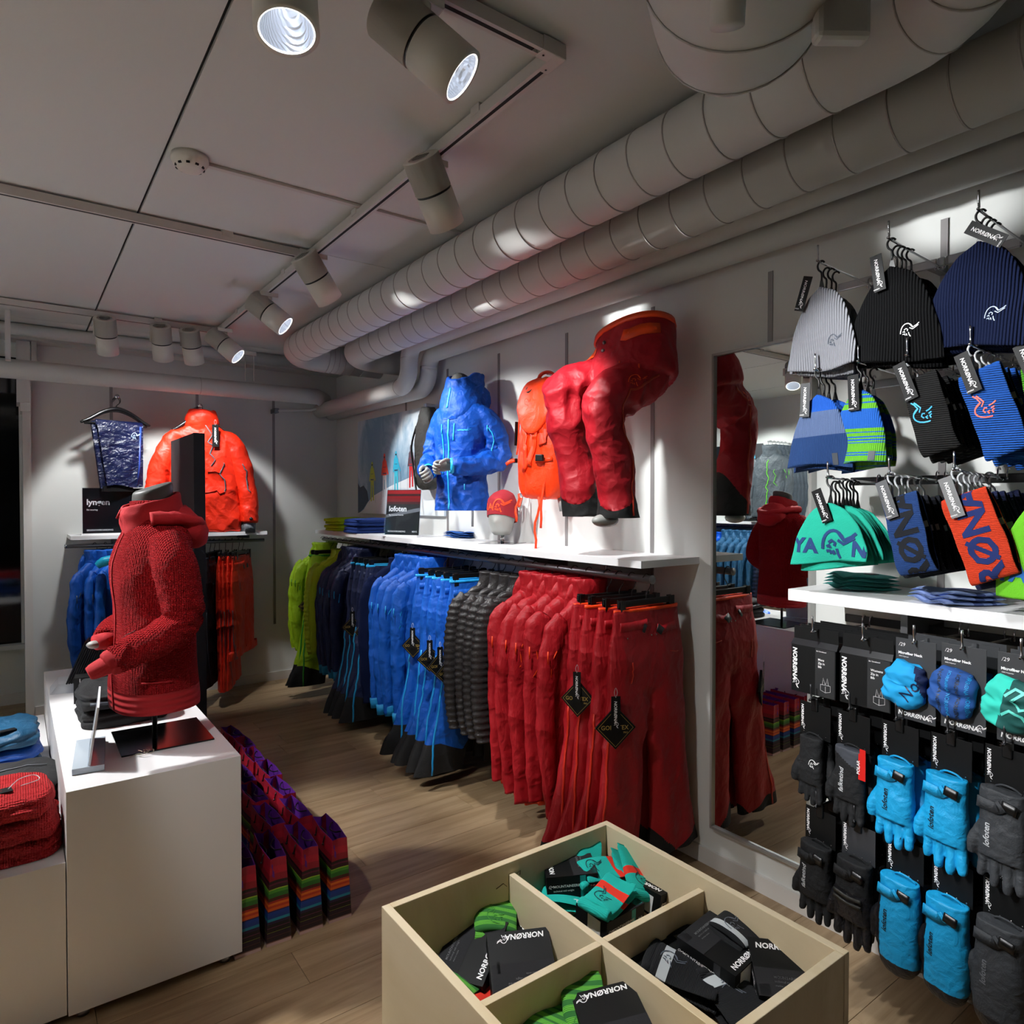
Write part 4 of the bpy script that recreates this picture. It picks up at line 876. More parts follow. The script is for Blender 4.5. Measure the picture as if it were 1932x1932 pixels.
# --- folded clothes --------------------------------------------------------------------------------
def folded(m, w_=.30, d=.26, h=.05, layers=3, seed=0, name='folded_sweater', cat='clothing', trim=None, lip=.0):
    """soft folded garment: rounded layers, folded edge on -x"""
    o = root(name, (0, 0, 0), cat=cat); n_ = layers; t = h / n_
    for k in range(n_):
        ww = w_ / 2 * (1 - .05 * ((k * 37 + seed * 13) % 5) / 4); dd = d / 2 * (1 - .05 * ((k * 17 + seed * 7) % 4) / 3); z = t * k
        ox, oy = .006 * noise.noise(V((k * 3.3, seed, 1))), .008 * noise.noise(V((seed, k * 2.7, 5)))
        mb = MB(); P = []
        nu, nv = 34, 26
        for sgn in (0, 1):
            pass
        rr = [(.02, .0), (.25, .30), (.6, .55), (.86, .82), (.96, .93), (1.0, 1.0)]
        pr = [(0, .0), (.10, .55), (.22, .85), (.5, 1.0), (.78, .88), (.92, .6), (1.0, .05)]
        specs = []
        for q in (0, .12, .3, .5, .7, .88, 1.0):
            e = (1 - abs(2 * q - 1) ** 3.0) ** .33 if 0 < q < 1 else .0
            s_ = -(t * .5) * (1 - e); specs.append((z + t * q, ww + s_, dd + s_, ox, oy))
        mb.rings(specs, 84, 7.0, sub=2)
        # shallow top caps refined with radial rings
        mb.disp(lambda p: .0028 * noise.noise(V((p.x * 14 + seed, p.y * 14, p.z * 30 + k))) + .0016 * (1 - abs(noise.noise(V((p.x * 30, p.y * 30 + seed, k)))) * 3))
        mb.build('layer', m, o)
    top = MB().grid(lambda u, v: V(((u - .5) * w_ * .93, (v - .5) * d * .93, h + .001 + .010 * (1 - (2 * u - 1) ** 4) * (1 - (2 * v - 1) ** 4) * (.7 + .5 * noise.noise(V((u * 4 + seed, v * 4, 1))) + .35 * (1 - abs(noise.noise(V((u * 7, v * 5 + seed, 3)))) * 3)))), 26, 24)
    top.build('top_fold', m, o)
    if trim: MB().tube([(-w_ * .44, -d * .49, h * .78), (-w_ * .1, -d * .505, h * .84), (w_ * .3, -d * .50, h * .76)], .002, 6, sub=4).build('zip', trim, o)
    return o
def fpos(x, y, z): p = onZ(x, y, z); return (p.x, p.y, z)
fg = folded(fleece('fleece_lime', '#a8c31c'), .30, .34, .044, 2, 1)
tag(place(fg, (2.27, 5.42, ZS + .0005), radians(90)), 'lower lime green folded fleece of the pair on the shelf', 'clothing', 'folded lime fleeces')
place(fg, (2.27, 5.42, ZS + .054), radians(92), 'upper lime green folded fleece of the pair on the shelf')
fn_ = folded(fleece('fleece_navy', '#20356f'), .31, .38, .046, 2, 2)
tag(place(fn_, (2.26, 4.95, ZS + .0005), radians(90)), 'lower navy folded fleece of the pair behind the shelf sign', 'clothing', 'folded navy fleeces')
place(fn_, (2.26, 4.95, ZS + .056), radians(88), 'upper navy folded fleece of the pair behind the shelf sign')
MB().tube([(0, 0, 0), (.1, .02, .006), (.2, .01, 0)], .008, 8, flat=.4, sub=4).build('neck_tape', BLACK, fg)
def knitpile(m, label, loc_, rz, n_=3, w_=.23, d=.20, dark=None, name='folded_beanie', cat='beanie'):
    """a few knitted hats or bands lying folded flat on one another, edges waving"""
    for k in range(n_):
        o = root(name, (loc_[0], loc_[1], loc_[2] + .013 * k), rz + rnd(-.12, .12), label % ['bottom', 'second', 'third', 'top'][k if k < n_ - 1 else 3], cat)
        def g(u, v, s_, k=k):
            x = (u - .5) * w_ * (1 - .04 * k); y = (v - .5) * d * (1 - .25 * max(0, u - .6) * 1.2); e = (1 - (2 * u - 1) ** 6) * (1 - (2 * v - 1) ** 6)
            wv_ = .011 * (.5 + .5 * sin(v * 9.0 + k * .5)) * exp(-((u - .06) / .35) ** 2)
            return V((x, y, wv_ + .0035 + s_ * (.0052 * max(0, e) ** .5 + .0005)))
        a = MB().grid(lambda u, v: g(u, v, 1), 18, 26); b_ = MB().grid(lambda u, v: g(u, v, -1), 18, 26)
        for q in b_.v: q.z = max(q.z, .0004)
        b_.f = [f[::-1] for f in b_.f]; nu, nv = 18, 26; w2 = nv + 1
        mb = MB().merge(a).merge(b_); o2 = len(a.v); bd = [i * w2 for i in range(nu)] + [nu * w2 + j for j in range(nv)] + [i * w2 + nv for i in range(nu, 0, -1)] + [j for j in range(nv, 0, -1)]
        mb.f += [(bd[i], bd[(i + 1) % len(bd)], o2 + bd[(i + 1) % len(bd)], o2 + bd[i]) for i in range(len(bd))]; mb.t += [0] * len(bd)
        mb.build('knit', m, o)
    return o
BKN = mat('knit_blue', '#1d5fb4', .9, knit=(110, .12), sheen=.3)
p = onZ(880, 1014, ZS); tp = knitpile(BKN, 'mid blue knitted hat lying folded on the shelf, %s of the small pile', (p.x, p.y, ZS + .0005), radians(10), 3, .22, .24)
MB().box((-.02, -.04, .013), (.03, .06, .0145)).build('label_patch', plain('patch_black', '#17171a', .7), tp, False)
# black gloves lying on the shelf
gl = mat('leather_black', '#2b2b28', .45, bump=[(40, .25), (200, .06)], spec=.5)
p = onZ(1040, 1024, ZS)
for k in range(2):
    o = root('glove', (p.x + .02 * k, p.y - .01 + .02 * k, ZS + .001 + .034 * k), radians(75 + 20 * k), ['lower', 'upper'][k] + ' dark leather glove lying flat on the shelf beside the head form', 'glove')
    m = MB().ball((0, 0, .018), (.075, .055, .017), 28, 14).ball((.07, 0, .016), (.045, .05, .014), 24, 12)
    for j in range(4): m.tube([(-.05, -.038 + .025 * j, .016), (-.10, -.045 + .028 * j, .015), (-.135, -.04 + .024 * j, .012)], [.014, .0125, .009], 12, sub=3)
    m.tube([(0, .045, .015), (-.04, .075, .013), (-.07, .08, .012)], [.016, .013, .009], 12, sub=3)
    m.fuse(.0045, 3).wrinkle(.003, (25, 25, 25), 4 + k).build('glove_shell', gl, o)
# --- acrylic sign on the shelf --------------------------------------------------------------------

SG = onX(785, 975, 2.17)
sg = root('shelf_sign', (2.17, 4.26, ZS + .0005), radians(-62), 'clear stand with red and black card lettered in white on the long shelf', 'sign')
MB().box((-.15, -.04, 0), (.15, .04, .012), bev=.001).build('stand_foot', plain('acrylic_white', '#f2f2f4', .12), sg, False)
T_ = Matrix.Rotation(radians(-6), 4, 'X')
MB().box((-.14, -.004, .012), (.14, -.002, .325)).xf(T_).build('card', plain('sign_black', '#17181c', .3), sg, False)
MB().box((-.138, -.0044, .225), (.138, -.0040, .322)).xf(T_).build('red_band', mat('sign_red_photo', '#7c1016', .35, stripes=('Z', .22, .32, [(0, '#451013'), (.2, '#7e1217'), (.45, '#8e1419'), (.6, '#3a1c1c'), (.75, '#a31a1e')])), sg, False)
MB().add([(-.138, -.0044, .13), (.138, -.0044, .175), (.138, -.0044, .20), (-.138, -.0044, .15)], [(0, 1, 2, 3)]).xf(T_).build('grey_streak', plain('sign_grey', '#6f7278', .4), sg, False)
flat(join2((text('lofoten', .052, .03), (-.118, .175)), (text('Big mountain freeride', .014, .01), (-.115, .145)), (text('SKI/SNOWBOARDING', .015, .012), (-.118, .03)), (text('MEN\'S', .015, .012), (.085, .03))), (0, -.0045, 0), (1, 0, 0), (0, 0, 1)).xf(T_).build('lettering', TEXTW, sg, False)
MB().box((-.147, -.0085, .012), (.147, -.0055, .335)).box((-.147, -.0015, .012), (.147, .0015, .335)).xf(T_).build('acrylic_pane', ACR, sg, False)
# --- mountain poster ---------------------------------------------------------------------------------
PY0, PY1, PZ0, PZ1 = 4.13, 5.60, 1.489, 2.283
po = root('poster', (2.432, PY1, PZ0), radians(-90), 'large poster of five skiers on a snowy ridge below blue mountains', 'poster')
PWd, PHt = PY1 - PY0, PZ1 - PZ0
def poster_mat():
    m = mat('poster_print', '#c3d2de', .45); nt = m.node_tree; n = nt.nodes; L = nt.links
    tc = n.new('ShaderNodeTexCoord'); nz = n.new('ShaderNodeTexNoise'); nz.inputs['Scale'].default_value = 2.6; nz.inputs['Detail'].default_value = 9; nz.inputs['Distortion'].default_value = .9; nz.inputs['Roughness'].default_value = .62
    mp = n.new('ShaderNodeMapping'); mp.inputs['Rotation'].default_value = (0, radians(35), 0); mp.inputs['Scale'].default_value = (1.6, 1, .8)
    L.new(tc.outputs['Object'], mp.inputs[0]); L.new(mp.outputs[0], nz.inputs['Vector'])
    sx = n.new('ShaderNodeSeparateXYZ'); L.new(tc.outputs['Object'], sx.inputs[0])
    def M(op, a, b, c=None):
        q = n.new('ShaderNodeMath'); q.operation = op
        for i, v in enumerate((a, b, c)):
            if v is None: continue
            if isinstance(v, (int, float)): q.inputs[i].default_value = v
            else: L.new(v, q.inputs[i])
        return q.outputs[0]
    gx = M('MULTIPLY', M('ABSOLUTE', M('SUBTRACT', sx.outputs['X'], .42), 0), -.55); gz = M('MULTIPLY', sx.outputs['Z'], -.22)
    h = M('ADD', M('ADD', nz.outputs[0], gx), gz)
    cr = n.new('ShaderNodeValToRGB'); e = cr.color_ramp.elements; e[0].position = .02; e[0].color = hx('#d3dee6'); e[1].position = .34; e[1].color = hx('#7296b0')
    q = e.new(.14); q.color = hx('#a9c0d0'); q = e.new(.24); q.color = hx('#8caabf')
    L.new(h, cr.inputs[0]); L.new(cr.outputs[0], n['Principled BSDF'].inputs['Base Color']); return m
MB().box((0, 0, 0), (PWd, .02, PHt)).build('board', poster_mat(), po, False)
hill = [(0, 0)] + [(x * PWd, z * PHt) for x, z in ((.03, .01), (.08, .04), (.14, .12), (.22, .19), (.32, .235), (.45, .29), (.6, .34), (.75, .39), (.88, .43), (1, .45))] + [(PWd, 0)]
MB().add([(x, -.0006, z) for x, z in hill], [tuple(range(len(hill)))]).build('snow_print', plain('print_snow', '#e4ecf0', .5), po, False)
MB().add([(x * PWd, -.0004, z * PHt) for x, z in ((0, 0), (.03, .01), (.08, .05), (.15, .14), (.13, .24), (.08, .30), (.03, .28), (0, .33))], [tuple(range(8))]).build('rock_print', mat('print_rock', '#33475c', .5, bump=None, var=.5), po, False)
def skier(cx, z0, h, top, leg, pack, arms=0):
    x = cx * PWd; z = z0 * PHt; h *= PHt; nm = ('skier_print',); s_ = h
    def P(pts, c, off=-.0012): MB().add([(x + a * s_, off, z + b * s_) for a, b in pts], [tuple(range(len(pts)))]).build('skier_print', plain('print_' + c.strip('#'), c, .5), po, False)
    P([(-.10, 0), (-.03, 0), (-.015, .40), (.015, .40), (.04, .02), (.11, .02), (.09, .52), (-.09, .52)], leg)
    P([(-.10, .50), (.10, .50), (.11, .80), (.06, .85), (-.06, .85), (-.11, .80)], top, -.0016)
    P([(-.10, .80), (-.14, .66), (-.17, .50), (-.12, .50), (-.08, .68)], top); P([(.10, .80), (.15, .66), (.20 + arms, .53), (.15 + arms, .50), (.08, .66)], top)
    P([(-.045, .84), (.045, .84), (.05, .93), (.03, .99), (-.03, .99), (-.05, .93)], top, -.002); P([(-.03, .89), (.03, .89), (.032, .93), (-.032, .93)], '#232a33', -.0024)
    P([(-.085, .53), (.085, .53), (.085, .555), (-.085, .555)], pack, -.002); P([(-.07, .68), (.07, .68), (.07, .69), (-.07, .69)], pack, -.002)
    P([(-.18, -.05), (-.172, -.05), (-.165, .50), (-.173, .50)], '#4a5560'); P([(.19 + arms, -.04), (.198 + arms, -.04), (.192 + arms, .52), (.184 + arms, .52)], '#4a5560')
skier(.20, .13, .42, '#b9c944', '#c0cc44', '#23466e'); skier(.36, .17, .45, '#e8432a', '#d9dee2', '#3a3560'); skier(.50, .21, .42, '#2aa6c6', '#38b8cf', '#22304c', .04); skier(.67, .26, .41, '#55424f', '#d0232a', '#b8202a'); skier(.86, .30, .52, '#1c7cc0', '#283a78', '#1a5690', .06)
# small wall things behind
o = root('wall_hook', (2.40, 3.19, 1.64), label='chrome wire hook on the wall beside the blue jacket mannequin', cat='hook')
MB().tube([(.05, 0, 0), (-.0, .0, 0), (-.01, .012, -.02), (-.01, .012, -.10), (-.01, -.012, -.10), (-.01, -.012, -.0)], .004, 8, sub=2).build('wire', CHROME, o)
# ================================================================ BACK WALL DISPLAY
ls = root('wall_shelf', (.33, 5.76, 1.345), label='white shelf on the back wall behind the red mannequin', cat='shelf')
MB().box((0, 0, -.028), (.68, YB - 5.76, 0)).box((.6816, 0, -.028), (1.37, YB - 5.76, 0)).build('shelf_board', WHITE, ls, False)
for xx in (.626, 1.246): MB().box((xx - .338, .02, -.06), (xx - .322, YB - 5.76, -.0285)).build('bracket', GREYM, ls, False)
lr = root('hanging_rail', (.30, 5.85, 1.268), label='thin metal garment rail below the back wall shelf', cat='rail')
MB().tube([(0, 0, 0), (1.40, 0, 0)], .014, 16).build('tube', GREYM, lr); MB().tube([(-.004, 0, 0), (.01, 0, 0)], .0155, 16).build('end_cap', CHROME, lr)
for xx in (.626, 1.246): MB().box((xx - .31, 0, .0), (xx - .29, YB - 5.85, .03)).build('rail_arm', GREYM, lr, False)
def wall_arm(x, z, lb):
    o = root('wall_hook', (x, 5.82, z), label=lb, cat='hook')
    MB().tube([(0, 0, 0), (0, YB - 5.825, 0)], .008, 10).build('arm', GREYM, o); MB().tube([(0, -.004, 0), (0, .01, 0)], .016, 16).build('knob', CHROME, o)
    return o
q = onY(221, 748, 5.82); wall_arm(q.x, q.z, 'metal peg on the back wall carrying the navy insulated trousers'); xh, zh = q.x, q.z
def wing_hanger(parent_loc, rz, label, wd=.23, clipbar=True):
    o = root('clothes_hanger', parent_loc, rz, label, 'hanger')
    MB().tube([(0, 0, -.07), (0, 0, -.05), (.02, 0, -.03), (.024, 0, -.005), (.008, 0, .014), (-.012, 0, .012), (-.022, 0, -.004)], .0028, 8, sub=4).build('hook', BLACK, o)
    MB().tube([(-wd, 0, -.185), (-wd * .8, 0, -.165), (-wd * .4, 0, -.105), (0, 0, -.078), (wd * .4, 0, -.105), (wd * .8, 0, -.165), (wd, 0, -.185)], [.009, .014, .016, .019, .016, .014, .009], 12, sub=4, flat=.9).build('wing', BLACK, o)
    if clipbar: MB().tube([(-wd * .9, 0, -.19), (wd * .9, 0, -.195)], .006, 8).build('trouser_bar', BLACK, o)
    return o
wing_hanger((xh, 5.835, zh - .014), radians(12), 'black wing hanger front one on the back wall peg above navy trousers')
wing_hanger((xh + .0, 5.90, zh - .014), radians(6), 'black wing hanger behind the front one on the back wall peg')
nq = root('insulated_trousers', (xh - .0, 5.835, zh - .014), radians(12), 'navy quilted insulated trousers folded over a black hanger on the back wall', 'trousers')
NQ = mat('quilt_navy', '#0b1334', .28, bump=[(22, 1.1, (1, 1, 1.4)), (70, .4)], spec=.6)
for k, (x0, x1, y0, zb, sd) in enumerate(((-.145, .17, -.020, -.65, 1), (-.17, .10, .018, -.67, 2))):
    def g(u, v, x0=x0, x1=x1, y0=y0, zb=zb, sd=sd, s_=1):
        z = -.18 + (zb + .18) * v; tp = 1 - .22 * v; xm = (x0 + x1) / 2; wv_ = .007 * (abs(sin(pi * v * 5)) ** .5 if .0 < v < .42 else .6)
        return V((xm + (u - .5) * (x1 - x0) * tp + .03 * v, y0 - s_ * (.010 + wv_ * min(1, 4 * u, 4 * (1 - u)) + .006 * noise.noise(V((u * 5 + sd, v * 9, 1)))), z + .01 * sin(u * 6)))
    m = MB().grid(lambda u, v: g(u, v), 26, 60).grid(lambda u, v: g(1 - u, v, s_=-1), 26, 60); m.build('trouser_leg', NQ, nq)
m = MB().tube([(-.145, 0, -.188), (.17, 0, -.188)], .024, 12).disp(lambda p: .003 * noise.noise(p * 30)).build('fold', NQ, nq)
flat(logo(.055, .05), (.075, -.047, -.30), (1, 0, 0), (0, .0, 1), .004).build('logo_print', plain('print_pale_blue', '#a9c8e8', .6), nq, False)
strip_pts = [(.150, -.034, -.2), (.140, -.034, -.5), (.125, -.034, -.64)]
MB().ribbon(strip_pts, (0, -1, 0), .012, .004).build('side_seam', plain('seam_blue', '#203a86', .4), nq)
MB().box((-.10, -.02, -.69), (.10, .02, -.65)).build('inner_leg', BLACK, nq, False)
# orange-red jacket on the back wall
q = onY(383, 766, 5.82); wall_arm(q.x - .02, q.z, 'metal peg on the back wall carrying the orange red jacket')
wing_hanger((q.x - .02, 5.85, q.z - .014), radians(-4), 'black hanger inside the orange red jacket on the back wall', .20, False)
oj = root('shell_jacket', (q.x + .0, 5.85, q.z - .014), radians(-6), 'bright orange red anorak with grey cuffs hanging on the back wall', 'jacket')
OJ = mat('shell_vermilion', '#d8270b', .5, bump=[(6, .8, (1.5, 1.5, 1))], crumple=[(5, 1.2), (13, .3)], sheen=.1, spec=.35); GRC = shell('shell_grey', '#6d7278')
b = MB().rings([(-.98, .26, .07, .02), (-.9, .265, .075, .02), (-.7, .25, .07, .01), (-.5, .245, .065), (-.32, .245, .06), (-.22, .215, .05), (-.17, .15, .045), (-.13, .10, .05), (-.10, .085, .05)], 80, 2.5, sub=8)
for s_ in (-1, 1): b.tube([(s_ * .13, 0, -.22), (s_ * .22, 0, -.28), (s_ * .30, -.01, -.48), (s_ * .345, -.02, -.72), (s_ * .345, -.04, -.93 + .02 * s_)], [.05, .072, .072, .066, .056], 28, flat=.72, up=(0, 1, 0), sub=9)
b.fuse(.008, 2).wrinkle(.011, (5, 5, 4), 4, amp2=.006); b.build('anorak', OJ, oj); bv = b.bvh()
MB().rings([(-.17, .12, .055, 0, .01), (-.12, .125, .075, 0, .01), (-.07, .11, .085, 0, .01), (-.03, .095, .08, 0, .02), (-.025, .08, .06, 0, .02), (-.07, .07, .05, 0, .02)], 44, 2.2, sub=5, cap=(0, 0)).wrinkle(.009, (10, 10, 10), 3).build('hood', OJ, oj)
GZ = plain('zip_grey', '#5d5f66', .5)
strip(bv, [(.06, -.3, -.10), (.07, -.3, -.30), (.07, -.3, -.42)], .008, .003, .003).build('front_zip', GZ, oj)
strip(bv, [(.16, -.3, -.42), (.19, -.3, -.55), (.185, -.3, -.68)], .008, .003, .003).build('side_zip', GZ, oj)
strip(bv, [(.30, -.3, -.40), (.335, -.3, -.5), (.36, -.3, -.66)], .008, .003, .003).build('sleeve_zip', GZ, oj)
strip(bv, [(.02, -.3, -.52), (.17, -.3, -.515)], .008, .004, .004).build('pocket_flap', OJ, oj); strip(bv, [(-.02, -.3, -.63), (.16, -.3, -.64)], .008, .004, .004).build('pocket_flap', OJ, oj)
strip(bv, [(.31, -.3, -.86), (.38, -.3, -.86)], .022, .004, .003).build('cuff_tab', BLACK, oj)
MB().tube([(.345, -.04, -.90), (.345, -.045, -1.0)], [.05, .042], 24, flat=.7, up=(0, 1, 0)).build('cuff', GRC, oj); MB().tube([(.31, .0, -.90), (.30, 0, -1.04)], [.04, .05], 24, flat=.5, up=(0, 1, 0)).build('cuff', plain('shell_dark_grey', '#3f4348'), oj)
MB().rings([(-1.02, .22, .05, .03), (-.95, .23, .06, .03)], 40, 2.4, sub=3).wrinkle(.008, (14, 14, 10), 2).build('powder_skirt', GRC, oj)
swing_tag(oj, (.085, -.09, -.10), 0, gore=False, scale=1.35)
# sign
sn = root('shelf_sign', (.60, 5.86, 1.3455), radians(-3), 'black card sign with white lettering on the back wall shelf', 'sign')
MB().box((-.20, -.05, 0), (.25, .05, .012), bev=.001).build('stand_foot', plain('acrylic_white', '#f2f2f4', .12), sn, False)
MB().box((-.19, -.004, .012), (.24, 0, .345)).build('card', plain('sign_blueblack', '#0b0f15', .3), sn, False)
flat(join2((text('lyngen', .058, .03), (-.165, .222)), (text('Ski touring', .016, .012), (-.165, .18)), (text('SKI/SNOWBOARDING', .017, .014), (-.165, .03))), (0, -.0045, 0), (1, 0, 0), (0, 0, 1)).build('lettering', TEXTW, sn, False)
MB().box((-.195, -.009, .012), (.245, -.006, .35)).build('acrylic_pane', ACR, sn, False)
# black column panel
cp = root('column_panel', (.965, 4.87, 0), label='tall matt black display panel standing behind the red mannequin', cat='panel')
MB().box((0, 0, 0), (.07, .80, 2.045), bev=.002).build('panel', mat('panel_black', '#141418', .85, bump=(200, .05)), cp, False)
# garments on the back rail (hangers face sideways)
XB = lambda px_: onY(px_, 1040, 5.85).x
def hangb(px_, kd, proto, lb, hl, rz, dy=0):
    x = XB(px_); h = dup(hc if kd == 'c' else hs, (x, 5.85 + dy, 1.268), rz, 'black %s on the back wall rail holding the %s' % ('clip hanger' if kd == 'c' else 'hanger', hl), 'hangers on the back wall rail')
    return place(proto, (x, 5.85 + dy, 1.268), rz, lb, scale=(1, .5, 1) if kd == 'c' else (1, .8, 1))
bjk = jacket('#0b4aa0', '#3a4550', seed=31, L=.80, cuff='#15181c')
g = hangb(179, 's', bjk, 'deep blue shell jacket at the left end of the back wall rail', 'leftmost deep blue jacket', radians(52)); swing_tag(g, (-.06, -.10, -.16), .5, gore=False, scale=1.2, word=False)
hangb(199, 's', jacket('#0c50ac', '#3a4550', seed=32, L=.78), 'deep blue shell jacket second from the left end of the back wall rail', 'second deep blue jacket', radians(58))
hangb(214, 's', jacket('#0d56b4', None, seed=33, L=.76), 'deep blue shell jacket beside the red mannequin collar on the back wall rail', 'third deep blue jacket', radians(60))
tq = root('neck_pillow', (XB(205), 5.62, 1.165), radians(10), 'rolled turquoise garment hanging over the blue jackets on the back rail', 'clothing')
MB().tube([(-.10, 0, -.03), (-.06, -.01, 0), (0, -.015, .01), (.06, -.01, .0), (.10, 0, -.02)], [.025, .036, .036, .036, .03], 18, sub=5).wrinkle(.003, (20, 20, 20), 2).build('roll', down('down_turquoise', '#12a9cf'), tq)
ORP = '#d4280d'
for i, px_ in enumerate((396, 404)): hangb(px_, 'c', pants('#0c0e12', '#1b2432', '#30363f', None, seed=41 + i, L=1.0), ['black shell trousers against the black panel on the back rail', 'black shell trousers beside the orange red ones on the back rail'][i], ['first black trousers', 'second black trousers'][i], radians(60))
for i, (px_, sh_) in enumerate(((414, 0), (424, 0), (438, .0), (449, 0), (458, 0))):
    pr_ = pants(ORP, '#7c1d10', '#4c4650', None, seed=43 + i % 2, L=1.03 if i < 3 else .80)
    hangb(px_, 'c', pr_, 'orange red shell trousers, %s from the left of five on the back rail' % ['first', 'second', 'third', 'fourth', 'fifth'][i], ['first', 'second', 'third', 'fourth', 'fifth'][i] + ' orange red trousers', radians(76 - 5 * i), -.02 * (i % 2))
# ================================================================ PLINTH, LOW TABLE AND WHAT STANDS ON THEM
ZP = .717
LAQ = mat('plinth_laminate', '#e2e0e0', .38, bump=(400, .004))
pn = root('display_plinth', (.121, 2.449, 0), label='tall white display plinth carrying the red mannequin', cat='plinth')
MB().box((0, 0, .03), (.508, 1.80, ZP), bev=.0012).build('cabinet', LAQ, pn, False)
for x, y in ((.04, .04), (.46, .04), (.04, 1.76), (.46, 1.76)): MB().rings([(0, .018, .018, x, y), (.01, .02, .02, x, y), (.03, .012, .012, x, y)], 16).build('foot', STEEL, pn)
q = onZ(0, 1640, .50); q2 = onZ(124, 1612, .5)
ZL = .50
lt = root('low_table', (-1.3, 2.46, 0), label='lower white display table left of the tall plinth', cat='table')
MB().box((0, 0, .03), (1.3 + .1185, 1.78, ZL), bev=.0012).build('cabinet', LAQ, lt, False)
for x, y in ((.04, .04), (1.36, .04)): MB().rings([(0, .018, .018, x, y), (.03, .012, .012, x, y)], 16).build('foot', STEEL, lt)
# folded stacks on the low table
def stack(specs, x, y, z, rz):
    for k, (pr_, lb, h, dx) in enumerate(specs):
        place(pr_, (x + dx, y, z), rz + rnd(-.05, .05), lb); z += h
BF = shell('fold_blue', '#08408f'); TF = shell('fold_teal', '#0d4260')
def softpile(m, w_, d, h, seed, name, m2=None, amp=.008, label=None, at=None, rz=0, cat='clothing', lop=.0):
    """one loosely folded garment: wavy rounded slab with folded lip and overlapped sleeve"""
    o = root(name, at or (0, 0, 0), rz, label, cat)
    mb = MB().rings([(0, w_ * .47, d * .46), (h * .12, w_ * .5, d * .5), (h * .45, w_ * .505, d * .505), (h * .8, w_ * .49, d * .49), (h * .97, w_ * .42, d * .42), (h * 1.04, w_ * .22, d * .22), (h * 1.06, w_ * .05, d * .05)], 88, 5.0, sub=5)
    mb.disp(lambda p: amp * (1 - abs(noise.noise(V((p.x * 7 + seed, p.y * 7, p.z * 16)))) * 3) * (.9 if p.z > .004 else 0) + amp * .4 * (1 - abs(noise.noise(V((p.x * 16 + seed, p.y * 13, p.z * 40)))) * 3) * (1 if p.z > .004 else 0) - .009 * exp(-((p.z - h * .5 - .01 * sin(p.x * 12 + seed)) / .006) ** 2))
    for p in mb.v: p.z = max(0, p.z)
    if m2: mb.classify(lambda p: 1 if p.x > w_ * .06 + .02 * sin(p.y * 20) else 0); mb.sub(1).build('contrast_panel', m2, o)
    mb.sub(0).build('folded_body', m, o)
    return o, mb
z = ZL + .0005
bx, by = -.115, 3.50
for k, h in enumerate((.045, .045, .055)):
    o, mb = softpile(BF, .38, .34, h, 3 + k, 'folded_jacket', TF if k != 1 else None, .009, 'blue and teal folded jacket, %s of the stack on the low table' % ['bottom', 'middle', 'top'][k], (bx + .01 * (k % 2), by, z + .0), rnd(-.08, .08)); z += h + .012
MB().box((-.08, -.165, .0), (.095, -.135, .003)).xf(Matrix.Translation((-.02, .0, .066)) @ Matrix.Rotation(radians(18), 4, 'Z')).build('swing_tag', CARD, o, False)
flat(brand(.021, .02), (-.07, -.162, .0695), (cos(radians(18)), sin(radians(18)), 0), (-sin(radians(18)), cos(radians(18)), 0)).build('lettering', TEXTW, o, False)
z = ZL + .0005
for k, h in enumerate((.045, .05)):
    o, mb = softpile(mat('fleece_black', '#090a0c', .8, bump=[(12, .8), (200, .1)]), .44, .34, h, 13 + k, 'folded_trousers', None, .008, 'black folded trousers, %s of the pair on the low table' % ['lower', 'upper'][k], (-.10, 3.05, z), rnd(-.04, .04)); z += h + .012
strip(mb.bvh(), [(-.10, -.05, .2), (.05, .03, .2), (.20, .04, .2)], .006, .002).build('zip', GZ, o)
z = ZL + .0005; RF = mat('waffle_red', '#c2141b', .9, knit=(60, .35), bump=[(10, .6)], sheen=.3)
for k, h in enumerate((.05, .055, .06)):
    o, mb = softpile(RF, .34, .28, h, 23 + k, 'folded_sweater', None, .010, 'bright red waffle knit sweater, %s of the stack on the low table' % ['bottom', 'middle', 'top'][k], (-.055 - .012 * k, 2.665, z), rnd(-.08, .08)); z += h + .012
T_ = Matrix.Translation((-.03, -.06, .072)) @ Matrix.Rotation(radians(8), 4, 'Z')
MB().box((-.16, -.02, 0), (.10, .02, .003)).xf(T_).build('swing_tag', CARD, o, False)
flat(brand(.024, .03), (0, 0, 0), (1, 0, 0), (0, 1, 0)).xf(T_ @ Matrix.Translation((.06, .008, .0034)) @ Matrix.Rotation(pi, 4, 'Z')).build('lettering', TEXTW, o, False)
MB().tube([T_ @ V(p) for p in ((.09, .0, .004), (.12, .02, .02), (.16, .03, .02), (.17, .0, .012), (.12, -.015, .01))], .0012, 6, sub=4).build('tag_string', SILV, o)
# black folded trousers at the back of the plinth
z = ZP + .0005
for k, h in enumerate((.06, .06)):
    o, mb = softpile(mat('fleece_black', '#090a0c'), .30, .34, h, 33 + k, 'folded_trousers', None, .008, 'black folded trousers, %s of the pair on the plinth behind the red mannequin' % ['lower', 'upper'][k], (.355, 3.22, z), rnd(-.04, .04)); z += h + .010
strip(mb.bvh(), [(-.13, -.2, .03), (0, -.2, .033), (.12, -.2, .03)], .012, .003).build('pocket_zip', plain('zip_slate', '#2c3440', .5), o)
